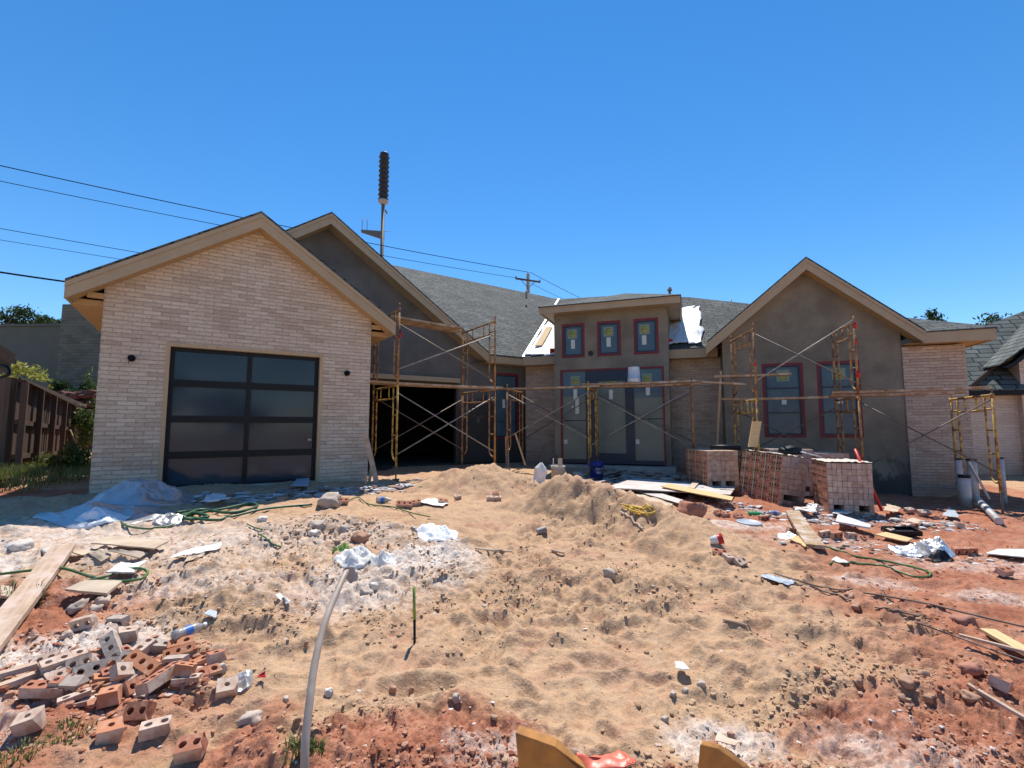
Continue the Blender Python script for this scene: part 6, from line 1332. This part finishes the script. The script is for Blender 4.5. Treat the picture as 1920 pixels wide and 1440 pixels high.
# yellow screw jack lying by the scaffold foot, wood pieces by the garage
g1 = Vector((p1.x, p1.y, gz(p1.x, p1.y))); cord([tuple(g1 + Vector((-.08, 0, .02))), tuple(g1 + Vector((0, 0, .12))), tuple(g1 + Vector((.03, 0, .3)))], .022, 'yellow', 'yellow screw jack under the middle scaffold leg', 'jack', 'screw_jack')
upright(684, 8.75, 812, 915, .09, 'board', 'long grey board leaning on the garage corner', th=.03, px2=708, name='leaning_board')
upright(697, 8.95, 870, 915, .05, 'board', 'short stick leaning behind the long grey board at the garage corner', 'stick', th=.03, px2=690, name='leaning_stick')
upright(950, 12.9, 818, 880, .09, 'board', 'reddish upright board inside the dark corner by the red window', th=.03, px2=952, name='standing_board')
upright(966, 11.9, 812, 872, .045, 'lumber', 'slanted pale stick leaning in the dark corner right of the left tower', 'stick', th=.02, px2=985, name='leaning_stick')
# red stake, pipes
ry = 7.25; rt_, rb_ = at(1603, 842, ry + .35), at(1654, 958, ry); tag(MB().tube([rb_, rt_], .022, 10).build('red_bar', MT['red']), 'red metal bar leaning right of the frontmost brick pack', 'bar')
for px, y_, t_, b_, r_, lab in ((1803, 9.0, 862, 930, .05, 'thinner white drain pipe standing left, by the brick end wall'), (1827, 9.0, 863, 928, .075, 'thicker white drain pipe with dark cap standing by the brick end wall'), (1881, 9.6, 860, 925, .055, 'white pipe standing right of the scaffold foot at the far right')):
    B = at(px, b_, y_); Tp = at(px, t_, y_); g0 = Vector((B.x, B.y, gz(B.x, B.y) - .1)); Tp = Vector((B.x, B.y, Tp.z)); e = empty('drain_pipe', g0, lab, 'pipe', 'white drain pipes standing by the right end wall')
    MB().tube([g0, Tp], r_, 14).build('tube', MT['pvc'], e); MB().tube([Tp, Tp + up * .025], r_ * 1.12, 14).build('cap', MT['black'], e)
B = at(1811, 930, 8.6); e = empty('drain_pipe', Vector((B.x, B.y, gz(B.x, B.y))), 'short wide white pipe stub with black collar between two standing pipes', 'pipe', 'white drain pipes standing by the right end wall')
MB().tube([B - up * .2, B + up * .32], .08, 16).build('tube', MT['pvc'], e); MB().tube([B + up * .32, B + up * .37], .09, 16).build('collar', MT['black'], e)
A, B = gp(1874, 984), gp(1812, 934); tag(MB().tube([A + up * .05, B + up * .22], .05, 14).build('drain_pipe', MT['pvc']), 'white pipe lying down the slope towards the camera at far right', 'pipe')
upright(1818, 8.9, 866, 936, .04, 'pvc', 'thin pale lath leaning diagonally across the standing pipes', 'lath', th=.02, px2=1856, name='leaning_lath')
# pails and bags by the entry
g_ = gp(1046, 906, 8.6); bucket(g_ + up * .0, .145, .36, 'conc', 'grey mortar-stained bucket with tools inside, before the entry wall', tilt=.05)
for k, (dx, lab, w_, m_) in enumerate(((-.09, 'pale handle sticking up from the grey bucket, on its left', .02, 'pvc'), (.05, 'wooden float standing in the grey bucket', .09, 'board'))):
    q = MB(); q.box((g_.x + dx, g_.y, g_.z + .38), (w_, .02, .26)); tag(q.build('tool', MT[m_]), lab, 'tool')
g_ = gp(1119, 898, 8.6); bucket(g_, .16, .38, 'blue', 'blue bucket with white lettering beside the yellow scaffold leg', txt=('DO IT', 'BEST'))
g_ = gp(1011, 908, 8.6); bg_ = empty('cement_bag', g_, 'torn white bag standing by the sand heap, left of the grey bucket', 'bag')
q = MB(); from mathutils import noise as mn
vs = []; n = 16
for j, (z, r_) in enumerate(((0, .12), (.08, .13), (.16, .12), (.24, .13), (.32, .10), (.38, .05), (.42, .02))):
    for i in range(n): a_ = 6.283 * i / n; k = 1 + .35 * mn.noise(Vector((math.cos(a_) * 1.4, math.sin(a_) * 1.4, z * 7))); vs.append((math.cos(a_) * r_ * k + z * .1, math.sin(a_) * r_ * .7 * k, z))
q.add(vs, [[j * n + i, j * n + (i + 1) % n, (j + 1) * n + (i + 1) % n, (j + 1) * n + i] for j in range(6) for i in range(n)], 0, False); q.build('bag', MT['paper'], bg_, local=True)
# bottles, cup, lid, tray
MT['clear'] = simple('clear_plastic', (.62, .62, .60), (.42, .41, .40), rough=.38, trans=.55); MT['cyan'] = simple('blue_bottle_label', (.05, .18, .6), rough=.4); MT['gcap'] = simple('bright_green', (.05, .45, .15), rough=.4)
def bottle(px, py, yaw, mat, label, lm='cyan', stand=False, sc=1, lift=.03):
    p = gp(px, py); r = empty('bottle', p, label, 'bottle'); L = .2 * sc; w_ = .032 * sc
    MB().lathe([(0, 0), (w_, .005), (w_, .05), (w_ * .93, .06), (w_, .07), (w_, .11), (w_ * .93, .12), (w_, .13), (w_ * .95, .15), (w_ * .4, .185), (w_ * .4, .2)], n=16).build('body', MT[mat], r, local=True)
    MB().lathe([(w_ * 1.02, .07), (w_ * 1.02, .115)], n=16).build('label_band', MT[lm], r, local=True); MB().lathe([(w_ * .45, .192), (w_ * .45, .212), (0, .212)], n=12).build('cap', MT['white'], r, local=True)
    r.rotation_euler = (math.pi / 2 if not stand else .25, 0, yaw); r.location = p + up * lift; return r
bottle(322, 1218, 2.7, 'clear', 'clear water bottle with blue label lying on the brick heap', lift=.08); bottle(1403, 966, 1.4, 'gcap', 'small green bottle on the clay before the leaning brick pack', 'gcap', sc=.8); bottle(1440, 966, 1.35, 'clear', 'clear water bottle, left one of two before the leaning pack', sc=1.3); bottle(1476, 975, 1.3, 'clear', 'clear water bottle beside the reddish plank, right one of two', sc=1.2)
bottle(706, 941, 1.5, 'clear', 'clear water bottle with blue label near the garage corner', sc=1.3)
p = gp(1405, 984); q = MB(); q.lathe([(0, 0), (.155, 0), (.16, .01), (.16, .02), (.14, .026), (.135, .018), (0, .018)], n=28); o = q.build('round_cover', MT['blue_grey'], local=True); orient(o, p, 0, (.06, 0), .02); tag(o, 'round pale grey bucket lid lying on the red clay', 'lid')
p = gp(1332, 1020); r = empty('paper_cup', p, 'white and red paper cup tipped over on the sand slope', 'cup'); MB().lathe([(0, 0), (.035, 0), (.045, .07)], n=16).build('white_part', MT['white'], r, local=True); MB().lathe([(.045, .07), (.052, .12), (.047, .118)], n=16).build('red_rim', MT['red'], r, local=True); r.rotation_euler = (1.3, 0, 1.3); r.location = p + up * .03
p = gp(1690, 1003); q = MB(); q.box((0, 0, .01), (.36, .22, .02)); 
for sx_ in (-1, 1): q.box((sx_ * .175, 0, .035), (.01, .22, .05)); q.box((0, sx_ * .105, .035), (.34, .01, .05))
o = q.build('tray', [MT['black']], local=True); orient(o, p, -.15, lift=.02); tag(o, 'shallow black tray lying on the clay at right', 'tray'); 
p = gp(1016, 1000); q = MB().lathe([(0, -.06), (.038, -.06), (.04, -.05), (.04, .05), (.038, .06), (0, .06)], n=16, M=Matrix.Rotation(1.4, 3, 'Y')); o = q.build('drink_can', MT['galv'], local=True); orient(o, p, .2, lift=.035); tag(o, 'crushed metal can in the dug sand hollow', 'can')
tag(sheet([(486, 1281), (488, 1274), (500, 1270), (498, 1284)], 'red', 'small dark red plastic shard left of the bent pipe', 'shard', 'plastic_shard', .03, .02, .003), None)
# crumpled films and plastic
MT['film'] = simple('milky_plastic_film', (.40, .37, .35), (.27, .25, .24), scale=3, rough=.35, bump=.5, bscale=7, trans=.3, bdist=.03)
def crumple(cx, cy, wpx, hpx, H, mat, label, cat, name, seed=0, nu=46, nv=30, yaw=0, power=1.2, ridge=2.6, shape=None, ra=None, depth=None):
    """a heap of folded film: a fold-textured height field over an irregular outline"""
    p = gp(cx, cy); sc = p.y / F; a_ = wpx * sc / 2; b_ = depth or hpx * sc; q = MB(); P = []; 
    for j in range(nv + 1):
        rad = j / nv
        for i in range(nu):
            t = 6.2832 * i / nu; e = 1 + .22 * mn.noise(Vector((math.cos(t) * 1.6, math.sin(t) * 1.6, seed))) + .1 * mn.noise(Vector((math.cos(t) * 5, math.sin(t) * 5, seed)))
            P.append((p.x + math.cos(t) * a_ * rad * e, p.y + math.sin(t) * b_ * rad * e, rad))
    z0 = ground(np.array([v[0] for v in P]), np.array([v[1] for v in P])); vs = []
    for (x, y, rad), z in zip(P, z0):
        v = Vector((x * ridge / .5, y * ridge / .5, seed)); f = (1 - 1.6 * abs(mn.noise(v * .55))) * .5 + (1 - 2.0 * abs(mn.noise(v * 1.3))) * .34 + (1 - 2 * abs(mn.noise(v * 2.9))) * .16
        k = max(0, 1 - rad ** 2.2) ** power; vs.append((x, y, z + .006 + H * k * f + .02 * f * (1 if rad < .98 else 0)))
    fs = [[j * nu + i, j * nu + (i + 1) % nu, (j + 1) * nu + (i + 1) % nu, (j + 1) * nu + i] for j in range(nv) for i in range(nu)]
    q.add(vs, fs, 0, True); o = q.build(name, MT[mat]); return tag(o, label, cat)
crumple(262, 944, 185, 60, .36, 'film', 'large milky plastic sheeting heaped against the garage wall', 'plastic sheet', 'plastic_sheeting', 3, depth=.42, ridge=1.3)
crumple(200, 968, 235, 50, .16, 'film', 'long milky plastic sheet lying flat before the heaped one', 'plastic sheet', 'plastic_sheeting', 5, depth=.40, ridge=1.1)
crumple(190, 982, 95, 20, .16, 'tarp', 'small bright white fold of plastic in the sun, nearest the camera', 'plastic sheet', 'plastic_sheeting', 8, depth=.2, ridge=1.4)
crumple(315, 980, 48, 18, .12, 'film', 'little white plastic fold right of the long sheet', 'plastic sheet', 'plastic_sheeting', 9, depth=.15, ridge=2)
crumple(1742, 1034, 62, 40, .20, 'clear', 'crumpled ball of clear plastic on the clay at right', 'plastic', 'crumpled_plastic', 12, depth=.22, ridge=4)
crumple(1700, 1036, 60, 16, .05, 'clear', 'flat clear plastic left of the crumpled ball', 'plastic', 'crumpled_plastic', 13, depth=.14, ridge=4)
crumple(1765, 1048, 36, 14, .1, 'black', 'dark plastic lump in front of the crumpled clear ball', 'plastic', 'crumpled_plastic', 14, depth=.1, ridge=4)
crumple(672, 1046, 82, 24, .09, 'paper', 'crumpled papers and wrappers behind the pipe end', 'paper', 'crumpled_paper', 15, depth=.16, ridge=4)
crumple(640, 1034, 30, 12, .06, 'greenp', 'green-printed wrapper left in the crumpled papers', 'wrapper', 'wrapper', 16, depth=.07, ridge=5)
crumple(725, 1052, 38, 16, .08, 'paper', 'folded white bag end right of the crumpled papers', 'bag', 'crumpled_paper', 17, depth=.08, ridge=2)
crumple(820, 1005, 80, 30, .07, 'tarp', 'torn white plastic bag spilling powder on the sand', 'bag', 'torn_bag', 18, depth=.28, ridge=3)
crumple(455, 1288, 32, 24, .04, 'film', 'white crumpled film beside the pale-topped half brick', 'film', 'crumpled_film', 19, depth=.06, ridge=4)
crumple(1530, 956, 40, 14, .09, 'film', 'bundle of clear wrap between the leaning and front packs', 'plastic', 'crumpled_plastic', 20, depth=.14, ridge=4)
crumple(1478, 1010, 40, 12, .04, 'clear', 'flat clear plastic just left of the reddish plank', 'plastic', 'crumpled_plastic', 21, depth=.12, ridge=4)
# things on the packs
b0 = at(1400, 842, 9.1); tag(MB().tube([b0 + Vector((-.55, .3, .02)), b0 + Vector((.0, .25, .02))], .05, 10).build('black_tube', MT['black']), 'black tube lying on top of the left brick pack', 'tube')
crumple_p = Vector((*XY(1477, 8.6), .52)); q = MB(); vs, fs = rockverts(None, .2, .12, .1, seed=33); q.add([(v[0] + crumple_p.x, v[1] + crumple_p.y, v[2] + crumple_p.z) for v in vs], fs, 0, True); tag(q.build('work_gloves', MT['black']), 'black bundle lying on the right end of the leaning pack', 'bundle')
q = MB(); q.tube([crumple_p + Vector((.12, -.1, .0)), crumple_p + Vector((.36, -.3, -.08))], .012, 6); tag(q.build('white_rod', MT['white']), 'thin white rod sticking out from the black bundle on the leaning pack', 'rod')
# weeds near the camera
def tuft(px, py, n, h, mat, label, seed, spread=.12, name='grass_tuft'):
    rr = random.Random(seed); p = gp(px, py); q = MB()
    for i in range(n):
        a_ = rr.uniform(0, 6.28); r_ = spread * math.sqrt(rr.random()); b_ = Vector((p.x + math.cos(a_) * r_, p.y + math.sin(a_) * r_, 0)); b_.z = gz(b_.x, b_.y) - .01
        hh = h * rr.uniform(.5, 1.1); d = Vector((math.cos(a_ + rr.uniform(-1, 1)), math.sin(a_ + rr.uniform(-1, 1)), 0)) * hh * rr.uniform(.2, .9); w_ = Vector((-d.y, d.x, 0)).normalized() * rr.uniform(.0015, .004); m_ = b_ + d * .4 + up * hh * .65; t_ = b_ + d + up * hh * rr.uniform(.6, 1)
        q.add([b_ - w_, b_ + w_, m_ + w_ * .8, m_ - w_ * .8, t_], [[0, 1, 2, 3], [3, 2, 4]])
    return tag(q.build(name, MT[mat]), label, 'grass')
tuft(62, 1132, 90, .16, 'leaf_m', 'fresh green grass tuft beside the long plank', 1, .05); tuft(22, 1122, 60, .14, 'leaf_m', 'green grass tuft at the left edge behind the long plank', 2, .05); tuft(126, 1376, 160, .05, 'grass', 'low green-brown grass patch below the brick heap', 3, .11)
tuft(26, 1422, 130, .05, 'grass', 'low grass patch in the bottom left corner', 4, .09); tuft(560, 1412, 130, .07, 'grass', 'grass tuft at the foot of the bent pipe, left side', 5, .06); tuft(592, 1405, 70, .05, 'leaf_m', 'small green tuft right behind the foot of the bent pipe', 6, .03)
# grass along the fence, gravel and clods: uncountable
def scatter_grass(n, seed):
    rr = random.Random(seed); q = MB(); pts = []
    while len(pts) < n:
        t = rr.random(); x = -9.1 + t * -3.0 + rr.uniform(-.6, 2.2); y = 7.3 + t * 5 + rr.uniform(-1.4, .8)
        if rr.random() < .75 * (1 if mn.noise(Vector((x * 1.2, y * 1.2, 0))) > -.15 else .15) and (y - 6.6) > -.2 * (x + 9): pts.append((x, y))
    z = ground(np.array([p[0] for p in pts]), np.array([p[1] for p in pts]))
    for (x, y), zz_ in zip(pts, z):
        h = rr.uniform(.05, .22); d = Vector((rr.uniform(-1, 1), rr.uniform(-1, 1), 0)) * h * .5; w_ = Vector((.009, 0, 0)); b_ = Vector((x, y, zz_ - .01)); q.add([b_ - w_, b_ + w_, b_ + d + up * h], [[0, 1, 2]])
    tag(q.build('grass', MT['grass']), 'patchy dry and green grass along the foot of the fence', 'grass', kind='stuff')
scatter_grass(12000, 4)
def scatter_rocks(name, n, rng, size, mat, label, seed, weight, flat=.7, sub=1, shade=False):
    rs_ = np.random.RandomState(seed); X = []; Y = []
    while len(X) < n:
        u = rs_.rand(6000); y = rng[2] * (rng[3] / rng[2]) ** u; x = (rs_.rand(6000) * (rng[1] - rng[0]) + rng[0]) * (y if rng[4] else 1)
        w_ = weight(x, y); k = rs_.rand(6000) < w_; X += list(x[k]); Y += list(y[k])
    X = np.array(X[:n]); Y = np.array(Y[:n]); Z = ground(X, Y); base_ = []
    for s in range(6):
        vs, fs = rockverts(None, 1, rs_.uniform(.6, 1), flat * rs_.uniform(.7, 1.1), seed=seed + s * 3, sub=sub); base_.append((np.array([tuple(v) for v in vs]), np.array(fs)))
    s = size[0] * (size[1] / size[0]) ** (rs_.rand(n) ** 1.7); an = rs_.rand(n) * 6.283; V = []; Fc = []; off_ = 0
    for i in range(n):
        b_, f_ = base_[i % 6]; ca, sa = math.cos(an[i]), math.sin(an[i]); v = b_ * s[i]; V.append(np.stack([v[:, 0] * ca - v[:, 1] * sa + X[i], v[:, 0] * sa + v[:, 1] * ca + Y[i], v[:, 2] + Z[i] + s[i] * .05], 1)); Fc.append(f_ + off_); off_ += len(v)
    V = np.concatenate(V); Fc = np.concatenate(Fc); me = bpy.data.meshes.new(name); me.vertices.add(len(V)); me.vertices.foreach_set('co', V.ravel()); nf = len(Fc); me.loops.add(nf * 3); me.loops.foreach_set('vertex_index', Fc.ravel()); me.polygons.add(nf)
    me.polygons.foreach_set('loop_start', np.arange(nf) * 3); me.polygons.foreach_set('loop_total', np.full(nf, 3)); me.polygons.foreach_set('use_smooth', np.zeros(nf, bool)); me.update(calc_edges=True); me.materials.append(MT[mat]); o = bpy.data.objects.new(name, me); COL.objects.link(o); tag(o, label, cat='rubble', kind='stuff'); return o
def isl(name, stops, rough=.95):
    m, t, b = newmat(name); g = nd(t, 'ShaderNodeNewGeometry'); r = ramp(t, g.outputs['Random Per Island'], stops); n = nd(t, 'ShaderNodeTexNoise', i_Scale=60.); t.links.new(g.outputs['Position'], n.inputs['Vector']); r2 = ramp(t, n.outputs[0], [(.3, (.8, .8, .8)), (.7, (1.1, 1.1, 1.1))])
    t.links.new(mix(t, 1., r.outputs[0], r2.outputs[0], 'MULTIPLY'), b.inputs['Base Color']); b.inputs['Roughness'].default_value = rough; b.inputs['Specular IOR Level'].default_value = .1; return m
MT['clod_s'] = isl('sand_clod', [(0, (.34, .215, .13)), (.5, (.43, .28, .17)), (1, (.50, .34, .22))]); MT['clod_c'] = isl('clay_clod', [(0, (.26, .09, .05)), (.5, (.38, .17, .10)), (1, (.48, .27, .18))])
MT['chips'] = isl('mixed_chips', [(0, (.30, .24, .20)), (.35, (.62, .56, .50)), (.6, (.72, .70, .67)), (.8, (.40, .22, .15)), (1, (.5, .38, .28))])
MT['brickbits'] = isl('brick_shards', [(0, (.30, .11, .06)), (.5, (.44, .20, .12)), (.75, (.5, .34, .26)), (1, (.58, .5, .44))]); MT['brownchips'] = isl('brown_lumps', [(0, (.34, .22, .14)), (.6, (.48, .35, .25)), (1, (.6, .5, .42))]); MT['powder'] = isl('white_powder', [(0, (.6, .56, .5)), (.5, (.72, .70, .67)), (1, (.8, .8, .78))])
MT['flakes'] = isl('debris_flakes', [(0, (.10, .09, .09)), (.3, (.45, .42, .40)), (.6, (.68, .66, .64)), (.8, (.22, .11, .08)), (1, (.45, .32, .22))])
mk = lambda i: (lambda x, y: masks(x, y)[i])
def w_sand(x, y): c_, d_, r_, n_1, n_2 = masks(x, y); return np.clip(r_ * .9 + .02, 0, 1) * (1 - c_) * np.clip(n_2 * 5 + .2, .03, 1)
def w_clay(x, y): c_, d_, r_, n_1, n_2 = masks(x, y); return np.clip(c_ * (.2 + r_), 0, 1) * np.clip(n_2 * 5 + .3, .04, 1)
def w_chip(x, y): c_, d_, r_, _, _ = masks(x, y); return np.clip(d_ * .8 + r_ * .12 + .02, 0, 1)
scatter_rocks('sand_clods', 8500, (-1.15, 1.15, 2.0, 9.5, 1), (.0025, .020), 'clod_s', 'loose sand crumbs and clods over the churned sand', 1, w_sand)
scatter_rocks('clay_clods', 6000, (-1.2, 1.25, 1.95, 9, 1), (.003, .019), 'clod_c', 'loose red clay crumbs on the clay patches', 2, w_clay)
scatter_rocks('mortar_chips', 2200, (-1.2, 1.2, 2, 8, 1), (.003, .016), 'chips', 'pale mortar and plaster chips strewn about', 3, w_chip, flat=.5)
def near_line(pts, r):
    A = [gp(*p) for p in pts]
    def f(x, y):
        d = np.full(x.shape, 9.)
        for a_, b_ in zip(A[:-1], A[1:]):
            L2 = (b_.x - a_.x) ** 2 + (b_.y - a_.y) ** 2; t = np.clip(((x - a_.x) * (b_.x - a_.x) + (y - a_.y) * (b_.y - a_.y)) / L2, 0, 1); d = np.minimum(d, np.hypot(x - a_.x - t * (b_.x - a_.x), y - a_.y - t * (b_.y - a_.y)))
        return np.clip(1 - d / r, 0, 1)
    return f
scatter_rocks('garage_rubble', 700, (-6, -1.2, 6, 9.5, 0), (.02, .12), 'flakes', 'flat scraps of paper, plaster and brick strewn before the garage door', 4, near_line([(370, 935), (470, 930), (560, 925), (700, 918), (745, 915)], .5), flat=.22)
scatter_rocks('entry_rubble', 900, (0, 4.5, 8.5, 12.5, 0), (.02, .13), 'flakes', 'building scraps strewn over the shaded ground before the entry', 5, near_line([(1030, 900), (1150, 888), (1260, 895)], 1.0), flat=.25)
scatter_rocks('pack_rubble', 900, (2.5, 7.5, 5.5, 9, 0), (.012, .085), 'flakes', 'scraps of brick, paper and wood around the brick packs', 6, near_line([(1330, 935), (1420, 960), (1500, 970), (1620, 975), (1700, 985), (1780, 985)], .45), flat=.35)
scatter_rocks('clay_side_rubble', 260, (3, 7.5, 5, 7.5, 0), (.012, .06), 'flakes', 'small bright scraps along the clay slope at right', 7, near_line([(1450, 1010), (1560, 1020), (1680, 1040), (1780, 1035), (1880, 1050)], .35), flat=.35)
scatter_rocks('heap_crumbs', 900, (-1.2, -.6, 2.2, 3.4, 1), (.005, .03), 'clod_c', 'crushed brick crumbs in and around the loose brick heap', 8, near_line([(90, 1270), (200, 1260), (320, 1250), (400, 1250)], .35))

scatter_rocks('heap_shards', 420, (-1.25, -.6, 2.2, 3.4, 1), (.012, .045), 'brickbits', 'broken brick shards filling the loose heap', 18, near_line([(80, 1270), (200, 1255), (320, 1245), (400, 1255), (250, 1300)], .25), flat=.5)
scatter_rocks('bag_powder', 320, (-1.5, .3, 3.8, 5.6, 0), (.005, .022), 'powder', 'white powder lumps spilled round the torn bag', 19, near_line([(800, 1000), (840, 1020), (800, 1050)], .35), flat=.3)
scatter_rocks('rubble_lumps', 260, (-3.2, -.8, 4.4, 6.6, 0), (.01, .045), 'brownchips', 'broken mortar and stone lumps in the low rubble heap before the garage', 20, near_line([(540, 1000), (600, 985), (670, 1000)], .45), flat=.7)
